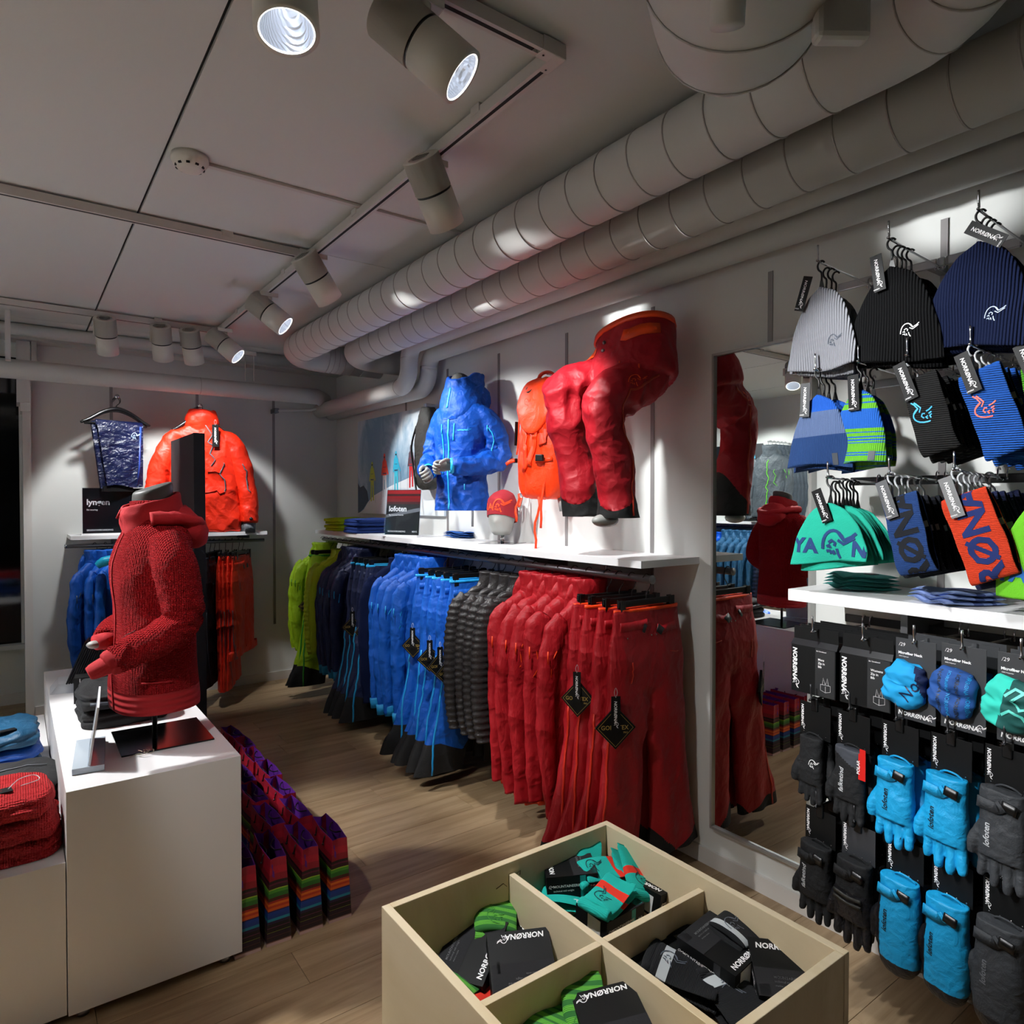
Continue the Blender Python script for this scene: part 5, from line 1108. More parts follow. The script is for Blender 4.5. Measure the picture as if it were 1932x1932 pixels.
# rack of flat black packets in an acrylic holder
ph = root('brochure_holder', (.245, 3.80, ZP + .0005), radians(-12), 'clear acrylic block holding a fan of black packets at the plinth back', 'holder')
MB().box((-.10, -.10, 0), (.10, .10, .035), bev=.001).build('holder_block', ACR, ph, False)
for k in range(14):
    o = root('packet', (.205 + .0095 * k, 3.80, ZP + .037), radians(-12), 'thin black packet standing in the fan on the plinth, ' + ['leftmost', 'second', 'third', 'fourth', 'fifth', 'sixth', 'seventh', 'eighth', 'ninth', 'tenth', 'eleventh', 'twelfth', 'thirteenth', 'rightmost'][k], 'packet', 'black packets in the acrylic holder', ry=radians(22))
    MB().box((-.003, -.07, 0), (.0035, .07, .20)).build('sleeve_card', CARD, o, False)
    if k == 0: MB().box((-.0038, -.06, .18), (-.0032, .05, .186)).build('print_line', SILV, o, False)
cb = root('sock_box', (.30, 3.52, ZP + .0005), radians(-8), 'blue printed sock pack with black card top on the plinth', 'box')
MB().box((-.085, -.035, 0), (.085, .035, .10), bev=.004).build('sock', mat('sock_blue', '#165fd0', .8, stripes=('X', -.09, .09, [(0, '#165fd0'), (.62, '#2a2a78')])), cb, False)
MB().box((-.09, -.04, .085), (.09, .04, .112), bev=.001).build('card_top', CARD, cb, False); MB().box((-.0905, -.041, 0), (-.07, .04, .11)).build('card_side', CARD, cb, False)
flat(join2((text('L', .022, .03), (-.07, .092)), (text('SOCK', .010, .01), (-.02, .096))), (0, -.0402, 0), (1, 0, 0), (0, 0, 1)).build('lettering', SILV, cb, False)
# acrylic sign holder, seen edge on
ah = root('sign_holder', (.205, 2.735, ZP + .0005), radians(84), 'clear acrylic sign holder seen edge on beside the mannequin base', 'sign')
MB().box((-.155, -.045, 0), (.155, .045, .020), bev=.001).build('holder_foot', plain('acrylic_frost', '#aeb8c2', .08), ah, False)
T_ = Matrix.Rotation(radians(8), 4, 'X')
MB().box((-.15, -.006, .02), (.15, -.0035, .21)).box((-.15, .0035, .02), (.15, .006, .21)).xf(T_).build('acrylic_pane', thin('acrylic', '#fbfdff', .35), ah, False)
MB().box((-.148, -.003, .022), (.148, .003, .208)).xf(T_).build('card', plain('card_white', '#e9eaec', .6), ah, False)
for k in range(9): MB().box((.155, -.04 + .0095 * k, .003), (.1553, -.036 + .0095 * k, .018)).build('barcode_line', plain('print_black', '#1a2030', .6), ah, False)
# red hooded waffle fleece on a mannequin ------------------------------------------------------------
rm = root('mannequin_torso', (.415, 2.80, ZP), radians(-80), 'mannequin torso in a red waffle knit hoodie standing on the white plinth', 'mannequin')
Mb = Matrix.Rotation(radians(80), 4, 'Z')
BASEM = mat('base_steel', '#3c3c40', .18, metal=1)
MB().box((-.15, -.153, .0005), (.15, .153, .006), bev=.001).xf(Mb @ Matrix.Translation((.027, .02, 0))).build('base_plate', BASEM, rm, False)
flat(logo(.075, .045), (0, 0, 0), (1, 0, 0), (0, 1, 0)).xf(Mb @ Matrix.Translation((-.02, -.10, .0068)) @ Matrix.Rotation(radians(185), 4, 'Z')).build('logo_engraving', plain('engrave', '#c9bfa5', .4, metal=.5), rm, False)
MB().tube([(0, 0, .006), (0, 0, .30)], .0085, 16).build('stand_pole', STEEL, rm)
Z0 = .150
RW = mat('waffle_red_dark', '#a80c15', .92, knit=(58, .6), bump=[(9, .6), (300, .12)], crumple=[(6, .8)], sheen=.35, spec=.2); RK = mat('rib_red', '#a80c18', .85, bump=[(14, .5), (350, .08)], sheen=.2)
def up_(p): return (p[0], p[1], p[2] + Z0)
def torso_r():
    return MB().rings([(Z0 - .03, .165, .138), (Z0 + .03, .172, .140), (Z0 + .18, .170, .132), (Z0 + .32, .160, .126), (Z0 + .45, .168, .130, 0, -.006), (Z0 + .555, .168, .120), (Z0 + .61, .15, .108, 0, .008), (Z0 + .65, .11, .09, 0, .010), (Z0 + .69, .085, .08, 0, .008), (Z0 + .73, .072, .074, 0, .0)], 64, 2.3, sub=6)
b = torso_r(); b0 = torso_r().bvh()
LA = [(.125, .0, .592), (.188, .006, .51), (.200, .020, .41), (.205, .028, .325), (.20, -.03, .265), (.185, -.10, .235), (.175, -.175, .205), (.17, -.205, .19)]
RA = [(-.10, .005, .585), (-.175, .01, .50), (-.20, .035, .40), (-.20, .05, .32), (-.18, -.01, .27), (-.13, -.09, .25), (-.07, -.13, .24), (-.05, -.145, .235)]
for A_ in (LA, RA): b.tube([up_(p) for p in A_], [.058, .070, .068, .066, .060, .054, .045, .040], 26, sub=7)
b.fuse(.0065, 3)
eL, wL = V(up_(LA[3])), V(up_(LA[6]))
b.disp(lambda p: .005 * (1 - abs(noise.noise(V((p.x * 5, p.y * 5, p.z * 4)))) * 3) + .009 * exp(-((p - eL).length / .11) ** 2) * (1 - abs(noise.noise(V((p.x * 18, p.y * 12, p.z * 26)))) * 3.3) + .007 * exp(-((p - wL).length / .08) ** 2) * (1 - abs(noise.noise(V((p.x * 20, p.y * 34, p.z * 14)))) * 3.2))
b.cut(Z0 - .015)
b.snapz(lambda p: p.z - (Z0 + .06) if (p.y ** 2 < .03 and abs(p.x) < .2) else 1, .004)
b.classify(lambda p: 2 if ((p - V(up_(LA[7]))).length < .050) else (1 if p.z < Z0 + .06 else 0))
b.sub(0).build('hoodie_knit', RW, rm); b.sub(1).build('hem_band', mat('hem_rib_red', '#a30c16', .85, rib=('Z', 14, .30), bump=[(9, .4)]), rm); b.sub(2).build('cuff', RK, rm)
bv = b.bvh()
stripr(bv, b0, [(0, -.3, Z0 + .64), (0, -.3, Z0 + .3), (0, -.3, Z0 - .01)], .010, .002, .003, 16).build('front_zip', RK, rm)
strip(bv, [(.17, -.12, Z0 + .30), (.165, -.14, Z0 + .22)], .008, .003, .003).build('pocket_zip', plain('zip_dark_red', '#5c0a10', .5), rm)
strip(bv, [(.19, -.13, Z0 + .10), (.20, .0, Z0 + .10)], .005, .002, .003).build('pocket_seam', RK, rm)
cu = V(up_(LA[7])); dd = (V(up_(LA[7])) - V(up_(LA[5]))).normalized()
MB().tube([cu - dd * .02, cu + dd * .012, cu + dd * .04, cu + dd * .055], [.041, .040, .035, .026], 22, flat=.75, sub=3).build('cuff', RK, rm)
MB().ball(up_((.165, -.150, .248)), (.012, .012, .008), 14, 8).build('thumb_tip', MANQ, rm)
cr_ = V(up_(RA[7])); MB().tube([cr_ - V((0, -.02, 0)), cr_ + V((.01, -.035, -.005))], [.038, .034], 20, flat=.8).build('cuff', RK, rm)
MB().ball(up_((-.035, -.185, .225)), (.020, .025, .014), 14, 8).build('finger_tips', MANQ, rm)
cl_ = MB().rings([(Z0 + .635, .100, .095, 0, .0), (Z0 + .68, .092, .098, 0, -.004), (Z0 + .715, .088, .098, 0, -.008), (Z0 + .735, .084, .093, 0, -.008), (Z0 + .73, .078, .086, 0, -.008), (Z0 + .69, .072, .078, 0, 0)], 48, 2.1, sub=5, cap=(0, 0))
for p in cl_.v: p.z += p.y * .30
cl_.wrinkle(.005, (12, 12, 12), 3).build('collar', RK, rm)
hb = MB().ball((0, .10, Z0 + .65), (.108, .085, .070), 36, 18)
for p in hb.v: p.z += -.5 * max(0, p.y - .08)
hb.wrinkle(.007, (10, 10, 14), 7, amp2=.004).build('hood_drape', RK, rm)
MB().tube([(.11, -.045, Z0 + .665), (.115, .03, Z0 + .67), (.09, .12, Z0 + .655), (0, .16, Z0 + .64), (-.09, .12, Z0 + .655), (-.115, .03, Z0 + .67), (-.11, -.045, Z0 + .665)], .026, 16, sub=6).wrinkle(.005, (14, 14, 14), 8).build('hood_roll', RK, rm)
nk = MB().rings([(Z0 + .66, .066, .070), (Z0 + .745, .064, .068), (Z0 + .775, .062, .066), (Z0 + .782, .055, .06)], 40, 2.0, sub=3)
for p in nk.v: p.z += p.y * .34 * max(0, min(1, (p.z - Z0 - .66) / .09))
nk.build('neck_cap', MANQD, rm)
MB().tube([(-.006, -.104, Z0 + .70), (-.006, -.118, Z0 + .668)], .004, 6).build('zip_pull', RK, rm)
# --- shopping bags -------------------------------------------------------------------------------------
BAGS = [(0, '#c9a9a4'), (.035, '#7d5a50'), (.045, '#2a1a20'), (.095, '#6a3a2a'), (.10, '#2a1826'), (.15, '#8a9a28'), (.156, '#1c1210'), (.20, '#6a2a4a'), (.21, '#16100e'), (.25, '#2a1a3a'), (.28, '#1b7f96'), (.31, '#1a3a80'), (.35, '#123a8c'),
        (.385, '#2a1c50'), (.40, '#d2591c'), (.43, '#b8341a'), (.46, '#d96a1e'), (.485, '#a3241c'), (.51, '#4a1c14'), (.55, '#2b6a26'), (.60, '#48902a'), (.635, '#9ab832'), (.645, '#301418'), (.69, '#5a1030'), (.71, '#1a0c10'), (.74, '#8a1024'), (.82, '#a8122a'), (.9, '#97102a')]
bagm = mat('bag_stripes', '#902030', .55, stripes=('Z', 0, .31, BAGS), bump=[(3, .4)]); PUR = plain('bag_purple', '#5a1a86', .6); PAP = plain('tissue_paper', '#cfc8c2', .8)
def bag():
    o = root('paper_bag', (0, 0, 0), cat='bag'); W, D, Hh = .096, .25, .31; hw = W / 2
    def prof(z, inn=0):
        t = z / Hh; w2 = hw * (.92 - .34 * t) - inn; yy = D / 2 - inn - .004 * t; g = .035 * max(0, t - .35)
        return [V((-w2, -yy, z)), V((-w2 * .2, -yy + g * .3, z)), V((w2 * .15, -yy + g * .3, z)), V((w2, -yy, z)), V((w2 * 1.05 + .006 * t, 0, z)), V((w2, yy, z)), V((0, yy - g, z)), V((-w2, yy, z)), V((-w2 * 1.05 - .006 * t, 0, z))]
    # crease offset makes the zigzag of the gusset
    mb = MB().loft([prof(z) for z in [Hh * k / 8 for k in range(9)]], cap=(1, 0)); ob = mb.build('bag_shell', bagm, o, False)
    r = MB().loft([prof(z, .0012) for z in (.20, Hh * .999)], cap=(0, 0)); r.f = [f[::-1] for f in r.f]; r.build('lining', PUR, o, False)
    top = prof(Hh); MB().loft([[p for p in prof(Hh)], prof(Hh + .0001, .0012)], cap=(0, 0)).build('rim', PUR, o, False)
    MB().add([(-.018, -.09, .16), (.02, -.08, .16), (.022, .085, .16), (-.02, .09, .16), (-.022, -.09, .262), (-.01, -.08, .27), (-.012, .085, .262), (-.024, .08, .255)], [(0, 3, 7, 4), (3, 2, 6, 7), (1, 0, 4, 5), (2, 1, 5, 6), (4, 7, 6, 5)]).build('tissue', PAP, o, False)
    for s_ in (-1, 1):
        MB().tube([(s_ * (hw * .58 + .012), -.045, .27), (s_ * .035, -.05, .30), (s_ * .015, -.02, .292), (s_ * .012, .03, .288), (s_ * .03, .05, .30), (s_ * (hw * .58 + .012), .045, .27)], .0028, 6, sub=4).build('cord_handle', BLACK, o)
        for y in (-.045, .045): MB().ball((s_ * (hw * .6 + .012), y, .27), .005, 8, 6).build('knot', BLACK, o)
    flat(join2((text('NORRØNA', .028, .01), (0, 0), pi / 2)), (-hw * 1.0 - .0012, .10, .08), (0, -1, 0), (0, 0, 1), .0005).build('lettering', plain('print_soft', '#c98a98', .6), o, False)
    return o
bg = bag()
rows = [(2.59, (.655, .762, .880, .995)), (2.845, (.838, .951)), (3.10, (.845, .962)), (3.34, (.868, .985)), (3.57, (.86, .975)), (3.79, (.985,)), (3.98, (.875, .98))]
nm = ['first', 'second', 'third', 'fourth', 'fifth', 'sixth', 'seventh']
for i, (y, xs_) in enumerate(rows):
    for j, x in enumerate(xs_):
        place(bg, (x + rnd(-.004, .004), y, 0), rnd(-.05, .05) + (.05 if i > 4 else 0), 'striped paper shopping bag with purple lining, %s row from the camera, %s from the plinth' % (nm[i], nm[j]), 'striped shopping bags')
# ================================================================ WOODEN SOCK BIN
BX0, BX1, BY0, BY1, BZ = .615, 1.265, .652, 1.304, .75
BIRCH = mat('birch_ply', '#d9c9ab', .5, grain=((6, 1.2, 2.5), '#cdb993', .02), bump=(40, .02)); PLYE = mat('ply_edge', '#dccaa6', .55, stripes=('Z', -.02, .02, [(0, '#e0cfac'), (.3, '#cdb68c'), (.42, '#e3d3b2'), (.6, '#c9b187'), (.72, '#e3d3b2')]), bump=(60, .03))
bn_ = root('storage_bin', (BX0, BY0, 0), label='open birch plywood bin with compartments full of boxed socks', cat='bin')
W_, D_ = BX1 - BX0, BY1 - BY0; t = .018
for a, b_ in (((0, 0, .02), (t, D_, BZ)), ((W_ - t, 0, .02), (W_, D_, BZ)), ((t + .0003, 0, .02), (W_ - t - .0003, t, BZ)), ((t + .0003, D_ - t, .02), (W_ - t - .0003, D_, BZ))):
    MB().box(a, b_, bev=.0012).build('side_panel', BIRCH, bn_, False)
cx, cy = .939 - BX0, .980 - BY0
MB().box((cx - .008, t + .0005, .555), (cx + .008, D_ - t - .0005, .722), bev=.001).build('divider', BIRCH, bn_, False)
MB().box((t + .0005, cy - .008, .555), (cx - .0085, cy + .008, .722), bev=.001).build('divider', BIRCH, bn_, False)
MB().box((cx + .0085, cy - .008, .555), (W_ - t - .0005, cy + .008, .722), bev=.001).build('divider', BIRCH, bn_, False)
MB().box((t + .0005, t + .0005, .545), (W_ - t - .0005, D_ - t - .0005, .5545)).build('bin_floor', BIRCH, bn_, False)
knot_ = plain('knot', '#6b5236', .6)
for y, z, l in ((1.17, .715, .018), (1.12, .70, .03)): MB().tube([(D_ * 0 + .31 + y - 1.15, D_ - t - .0008, z), (.33 + y - 1.15, D_ - t - .0008, z + .006), (.31 + l + y - 1.15, D_ - t - .0008, z - .004)], .0009, 5).build('knot', knot_, bn_)
# --- boxed socks -----------------------------------------------------------------------------------
PRINTG = plain('print_grey', '#8d8f92', .5); TQ = mat('sock_turquoise', '#16b8ab', .95, rib=('X', 130, .06), sheen=.3)
def eul(R3): return R3.to_euler()
def sockbox(label, loc_, rot, accent, w_=.125, h=.15, t0=.030, t1=.055, sticker=False, title=True, grp=None, flip=0):
    """tapered black carton; front face +z, long side y; accent strip on the low edge; hang slot near the top"""
    o = root('sock_box', loc_, 0, label, 'box', grp); o.rotation_euler = rot
    a, b_ = w_ / 2, h / 2
    MB().add([(-a, -b_, 0), (a, -b_, 0), (a, b_, 0), (-a, b_, 0), (-a, -b_, t1), (a, -b_, t1), (a, b_, t0), (-a, b_, t0)], [(3, 2, 1, 0), (4, 5, 6, 7), (0, 1, 5, 4), (1, 2, 6, 5), (2, 3, 7, 6), (3, 0, 4, 7)]).build('carton', CARD, o, False)
    sl_ = (t0 - t1) / h
    def top(shape, cx_, cy_, rz, nm, m_):
        c, s_ = cos(rz), sin(rz); P = [(x * c - y * s_ + cx_, x * s_ + y * c + cy_) for x, y in shape[0]]
        MB().add([(x, y, t1 + sl_ * (y + b_) + .0006) for x, y in P], shape[1]).build(nm, m_, o, False)
    top(brand(.0165, .03), (a - .008) if flip else (-a + .022), -b_ + .012, pi / 2, 'lettering', TEXTW); fx = -1 if flip else 1
    top(rect2(min(a * .05 * fx, a * fx), -b_, max(a * .05 * fx, a * fx), b_ * .95), 0, 0, 0, 'label_panel', plain('panel_black', '#1b1c1f', .5))
    top(rect2(0, 0, .022, .020), (-a + .002) if flip else (a - .024), -b_ + .004, 0, 'size_patch', accent)
    top(join2((text('MOUNTAINEERING', .0075, .02), (0, .012)), (text('technical mid weight', .006, .01), (0, .004)), (text('merino socks', .005, .01), (0, -.004))), (-a + .035) if flip else (a - .025), -b_ + .035, pi / 2, 'lettering', PRINTG)
    top(join2((strokes([[(-.012, 0), (.012, 0)], [(0, 0), (0, .005)]], .006), (0, 0))), -.01, b_ - .018, 0, 'hang_slot', plain('slot_black', '#000000', .9))
    MB().add([(a + .0004, -b_ + .004, .004), (a + .0004, b_ - .03, .004), (a + .0004, b_ - .03, t0 - .004), (a + .0004, -b_ + .004, t1 - .006)], [(0, 1, 2, 3)]) if 0 else None
    fr = MB().add([(a * .30, -b_ - .0005, .001), (a * .52, -b_ - .0005, .001), (a * .52, -b_ - .0005, t1 - .001), (a * .30, -b_ - .0005, t1 - .001)], [(0, 1, 2, 3)]); fr.build('size_strip', accent, o, False)
    flat(join2((text('MOUNTAINEERING', .0085, .02), (-a * .75, t1 * .55)), (text('technical mid weight', .006, .01), (-a * .75, t1 * .38)), (text('L', .012, .02), (a * .34, t1 * .35)), (text('37-39', .006, .01), (a * .65, t1 * .5)), (logo(.010, .1), (-a * .93, t1 * .5))), (0, -b_ - .0006, 0), (1, 0, 0), (0, 0, 1)).build('lettering', TEXTW, o, False)
    if sticker: (MB().box((a + .0002, -b_ + .02, .006), (a + .0008, -b_ + .06, t0 - .002)) if sticker > 0 else MB().box((-a - .0008, -b_ + .02, .006), (-a - .0002, -b_ + .06, t0 - .002))).build('price_sticker', plain('sticker_white', '#d9d9d9', .6), o, False)
    return o
def sock(label, loc_, rot, main, bands=(), L_=.15, w_=.085, seed=0, logo_m=None, fold=.03):
    """sock cuff folded double sticking out of its carton; length along x"""
    o = root('sock', loc_, 0, label, 'sock'); o.rotation_euler = rot
    def prof(x, z0, k):
      e = min(1, .25 + abs(x + L_ / 2) / .012, .25 + abs(L_ / 2 - .006 - x) / .012) if abs(x) < L_ else 1; e = min(1, max(.62, e))
      return [V((x, (w_ / 2 - .008 * (1 - e)) * cos(a) * (1 + .03 * sin(x * 40 + seed)), z0 + .009 * e * sin(a) * (.7 + .3 * abs(cos(a))) + .008 * sin(x * 22 + seed + k) + .004 * sin(a * 2 + x * 30))) for a in [2 * pi * j / 28 for j in range(28)]]
    lower = MB().loft([prof(-L_ / 2 + L_ * i / 26, 0, 0) for i in range(27)]); upper = MB().loft([prof(-L_ / 2 + .004 + (L_ - .01) * i / 26, .019, 1) for i in range(27)])
    lip = MB().tube([(-L_ / 2, -w_ * .46, .009), (-L_ / 2 - .004, 0, .010), (-L_ / 2, w_ * .46, .009)], .012, 12, sub=4)
    for nm, mb in (('lower_layer', lower), ('upper_layer', upper)):
        mb.classify(lambda p: 1 + next((i for i, (x0, x1, _) in enumerate(bands) if x0 <= p.x < x1), -1))
        mb.sub(0).build(nm, main, o)
        for i, (_, _, bm_) in enumerate(bands): mb.sub(i + 1).build('stripe', bm_, o)
    lip.build('folded_edge', main, o)
    if logo_m: wrap(logo(.045, .045), upper.bvh(), (-L_ / 2 + .012, -.02, .1), (1, 0, 0), (0, 1, 0), .0012, .12).build('logo_print', logo_m, o, False)
    return o
ACG, ACT, ACB = plain('accent_green', '#1f8a45', .5), plain('accent_teal', '#159a94', .5), plain('accent_black', '#2c2d31', .5)
RS = plain('sock_red', '#e0301c', .9); GS1 = mat('sock_green', '#5fae3c', .95, rib=('X', 110, .08), sheen=.3); GS2 = plain('sock_dark_green', '#2f7030', .95); KS = mat('sock_black', '#101216', .95, rib=('X', 110, .08), sheen=.2); WS = plain('sock_white', '#b9bfc2', .9); DT = plain('sock_deep_teal', '#0d4a50', .9); LK = plain('print_dark', '#0d3b45', .8); LG = plain('print_slate', '#5a616c', .8); LGG = plain('print_green_dark', '#3a8a2c', .8)
rd = radians
def B(px_, py_, z): p = onZ(px_, py_ + 4, z + .025); return (p.x, p.y, z + .025)
# left compartment: green
gb = [(-.062 + .019 * i, -.062 + .019 * i + .009, GS2) for i in range(7)]
sockbox('black sock box with green patch leaning in the left compartment, word along its side', B(893, 1808, .56), (rd(20), rd(0), rd(-57)), ACG, .12, .155, .04, .045, flip=1)
sockbox('black sock box standing upside down in the left compartment, catching the light', B(982, 1832, .575), (rd(0), rd(-24), rd(62)), ACG, .13, .135, .04, .045, flip=1)
sockbox('black sock box lying flat at the back of the left compartment', B(1000, 1760, .555), (rd(14), rd(4), rd(-10)), ACG, .10, .13)
sock('green striped sock folded at the back of the left compartment', B(930, 1722, .61), (rd(10), rd(-20), rd(58)), GS1, gb, .13, .10, 1, LGG)
sock('green striped sock low against the left wall of the bin', B(880, 1858, .545), (rd(0), rd(4), rd(20)), GS1, gb, .14, .09, 2)
sock('red sock low in the near corner of the left compartment', B(908, 1878, .54), (0, 0, rd(30)), RS, (), .11, .07, 3)
sockbox('black sock box at the bottom of the left compartment', B(845, 1790, .532), (0, rd(3), rd(70)), ACG, .11, .13, .025, .03)
# rear compartment: turquoise
tb = [(-.005, .020, RS)]
sockbox('black sock box with turquoise strip at the back left of the rear compartment', B(1076, 1672, .618), (rd(0), rd(-3), rd(-32)), ACT, .125, .095, .058, .058, 1)
sockbox('black sock box with turquoise strip leaning at the right of the rear compartment', B(1232, 1692, .585), (rd(6), rd(4), rd(6)), ACT, .125, .12, .05, .062, -1)
sockbox('black sock box below the turquoise sock at the front of the rear compartment', B(1150, 1745, .575), (rd(2), 0, rd(2)), ACT, .125, .10, .055, .060, -1)
sockbox('black sock box hidden under the turquoise socks of the rear compartment', B(1110, 1680, .532), (0, 0, rd(12)), ACT, .13, .15, .06, .075)
sock('turquoise sock with red band lying over a box in the rear compartment', B(1150, 1692, .648), (rd(4), rd(-3), rd(14)), TQ, tb, .125, .082, 4, LK)
sock('turquoise sock with red band leaning on the back wall of the bin', B(1192, 1645, .645), (rd(26), rd(-24), rd(70)), TQ, [(-.02, .0, RS)], .13, .085, 5, LK)
sock('turquoise sock rolled in the back corner of the bin', B(1105, 1622, .650), (rd(14), rd(-24), rd(50)), TQ, [(-.045, -.03, RS)], .11, .07, 6)
sock('turquoise sock squeezed against the left divider of the rear compartment', B(1062, 1702, .60), (rd(0), rd(4), rd(-50)), TQ, (), .11, .075, 7)
sock('turquoise sock lying flat between two boxes of the rear compartment', B(1135, 1650, .645), (rd(8), 0, rd(-15)), TQ, [(.03, .045, RS)], .12, .08, 8, LK)
# right compartment: black
sockbox('black sock box standing in the middle of the right compartment, word on its face', B(1358, 1822, .60), (rd(3), rd(6), rd(-84)), ACB, .135, .125, .06, .062, 1, flip=1)
sockbox('black sock box tilted at the left of the right compartment', B(1228, 1812, .60), (rd(4), rd(10), rd(-84)), ACB, .13, .125, .035, .04, flip=1)
sockbox('black sock box leaning on the near right wall of the bin', B(1482, 1845, .62), (rd(0), rd(20), rd(-134)), ACB, .12, .13, .03, .035)
sock('black sock with white band at the far right of the right compartment', B(1405, 1746, .655), (rd(6), rd(-10), rd(0)), KS, [(-.060, -.046, WS)], .14, .09, 9, LG)
sock('black sock with white band in the left front of the right compartment', B(1292, 1842, .615), (rd(0), rd(12), rd(-62)), KS, [(-.052, -.030, WS)], .14, .10, 10, LG)
sock('black sock with white band nearest the front edge of the right compartment', B(1388, 1892, .60), (rd(0), rd(12), rd(-112)), KS, [(-.050, -.030, WS)], .13, .10, 11, LG)
sock('plain black sock rolled at the back left of the right compartment', B(1265, 1762, .62), (rd(0), rd(10), rd(-20)), KS, (), .10, .06, 12)
sockbox('black sock box deep under the socks of the right compartment', B(1350, 1870, .532), (0, rd(2), rd(60)), ACB, .14, .18, .05, .06)
# nearest compartment
sock('light green striped sock folded in the nearest compartment', B(1100, 1910, .61), (rd(0), rd(-20), rd(55)), GS1, gb, .14, .08, 13, LGG)
sock('light green striped sock lower in the nearest compartment', B(1040, 1935, .60), (rd(0), rd(-6), rd(30)), GS1, gb, .15, .10, 14)
sockbox('black sock box in the nearest compartment, cut by the picture edge', B(1160, 1950, .615), (rd(-4), rd(-4), rd(65)), ACG, .15, .12, .03, .035, flip=1)
# ================================================================ MIRROR
mr = root('wall_mirror', (2.43, 1.405, .185), label='tall wall mirror in a slim aluminium frame between rail and hat display', cat='mirror')
MW, MH = .455, 2.04
MB().box((0, .010, .010), (.002, MW - .010, MH - .010)).build('mirror_glass', plain('mirror_silver', '#e6ebe8', .0, metal=1), mr, False)
FRM = plain('alu_frame', '#b5b5b3', .35, metal=.6)
for a, b_ in (((-.012, 0, 0), (.025, .010, MH)), ((-.012, MW - .010, 0), (.025, MW, MH)), ((-.012, .0102, 0), (.025, MW - .0102, .010)), ((-.012, .0102, MH - .010), (.025, MW - .0102, MH))): MB().box(a, b_).build('frame_bar', FRM, mr, False)
MB().box((.003, .011, .011), (.02, MW - .011, MH - .011)).build('backing', GREYM, mr, False)
# ================================================================ HAT AND GLOVE DISPLAY
BARM = plain('bar_steel', '#a9aaad', .3, metal=.85); BARD = plain('bar_dark', '#3a3a3c', .4, metal=.6)
def bar(z, y0, y1, label, m, x=2.35):
    o = root('hook_bar', (x, y0, z), label=label, cat='rail')
    MB().box((-.005, 0, -.014), (.005, y1 - y0, .014), bev=.003).build('bar', m, o, False)
    for yy in (.974, .35):
        MB().box((.006, yy - y0 - .012, -.012), (XW - x - .004, yy - y0 + .012, .012)).build('bracket', m, o, False)
    return o
bar(2.345, .25, 1.27, 'flat steel bar carrying the top row of hat hooks', BARM); bar(1.99, .25, 1.23, 'flat steel bar carrying the second row of hooks', BARM); bar(1.665, .25, 1.22, 'dark flat bar carrying the third row of hooks', BARD)
bar(1.19, .25, 1.235, 'dark flat bar carrying the row of boxes and neck tubes', BARD); bar(.95, .25, 1.25, 'dark flat bar carrying the upper row of gloves', BARD); bar(.62, .25, 1.25, 'dark flat bar carrying the lower row of gloves', BARD)
def hook(y, z, label, m=CHROME, x0=2.0, x1=2.345):
    o = root('display_hook', (x1, y, z), label=label, cat='hook'); L_ = x1 - x0
    MB().tube([(.008, 0, -.016), (-.012, 0, -.018), (-.03, 0, -.012), (-L_ + .02, 0, 0), (-L_ + .004, 0, .008), (-L_, 0, .05)], .0032, 8, sub=3).build('prong', m, o)
    for s_ in (-.012, .012): MB().tube([(-.012, s_, -.018), (-.010, s_, .010), (.0, s_, .018), (.009, s_, .012)], .0028, 6, sub=3).build('saddle', m, o)
    return o
HY = [1.15, 1.015, .875, .745, .615]
def hh(name_, i, row): return 'display hook of the %s row, %s from the mirror' % (row, ['first', 'second', 'third', 'fourth', 'fifth'][i])
# hats ---------------------------------------------------------------------------------
HNG = plain('tag_loop_black', '#0a0a0a', .4); HNC = plain('tag_loop_clear', '#b9bcc0', .25)
def plast_hook(o, y=0, clear=False, z=0):
    m = HNC if clear else HNG
    MB().tube([(0, y, z - .055), (0, y, z - .030), (0, y + .010, z - .018), (0, y + .013, z - .004), (0, y + .006, z + .006), (0, y - .004, z + .006), (0, y - .010, z)], .0030, 6, sub=3).build('hanger_loop', m, o)
    MB().add([(-.001, y - .011, z - .085), (-.001, y + .011, z - .085), (-.001, y + .003, z - .050), (-.001, y - .003, z - .050), (.001, y - .011, z - .085), (.001, y + .011, z - .085), (.001, y + .003, z - .050), (.001, y - .003, z - .050)], [(0, 3, 2, 1), (4, 5, 6, 7), (0, 1, 5, 4), (1, 2, 6, 5), (2, 3, 7, 6), (3, 0, 4, 7)]).build('hanger_stem', m, o, False)
def hattag(o, y=.02, z=-.05, rx=.25, m=None, tcol=None, scale=1):
    M_ = Matrix.Translation((-.022, y, z)) @ Matrix.Rotation(rx, 4, 'X') @ Matrix.Scale(scale, 4)
    t = MB().box((-.001, -.0165, -.105), (.0005, .0165, 0)).xf(M_).build('swing_tag', m or CARD, o, False)
    # local facing -x: u=-y, w=+z
    s_ = brand(.0135, .02); flat(join2((s_, (0, 0), -pi / 2), (text('UNISEX', .005, .01), (-.012, -.088))), (-.0014, .005, -.012), (0, -1, 0), (0, 0, 1)).xf(M_).build('lettering', tcol or TEXTW, t, False)
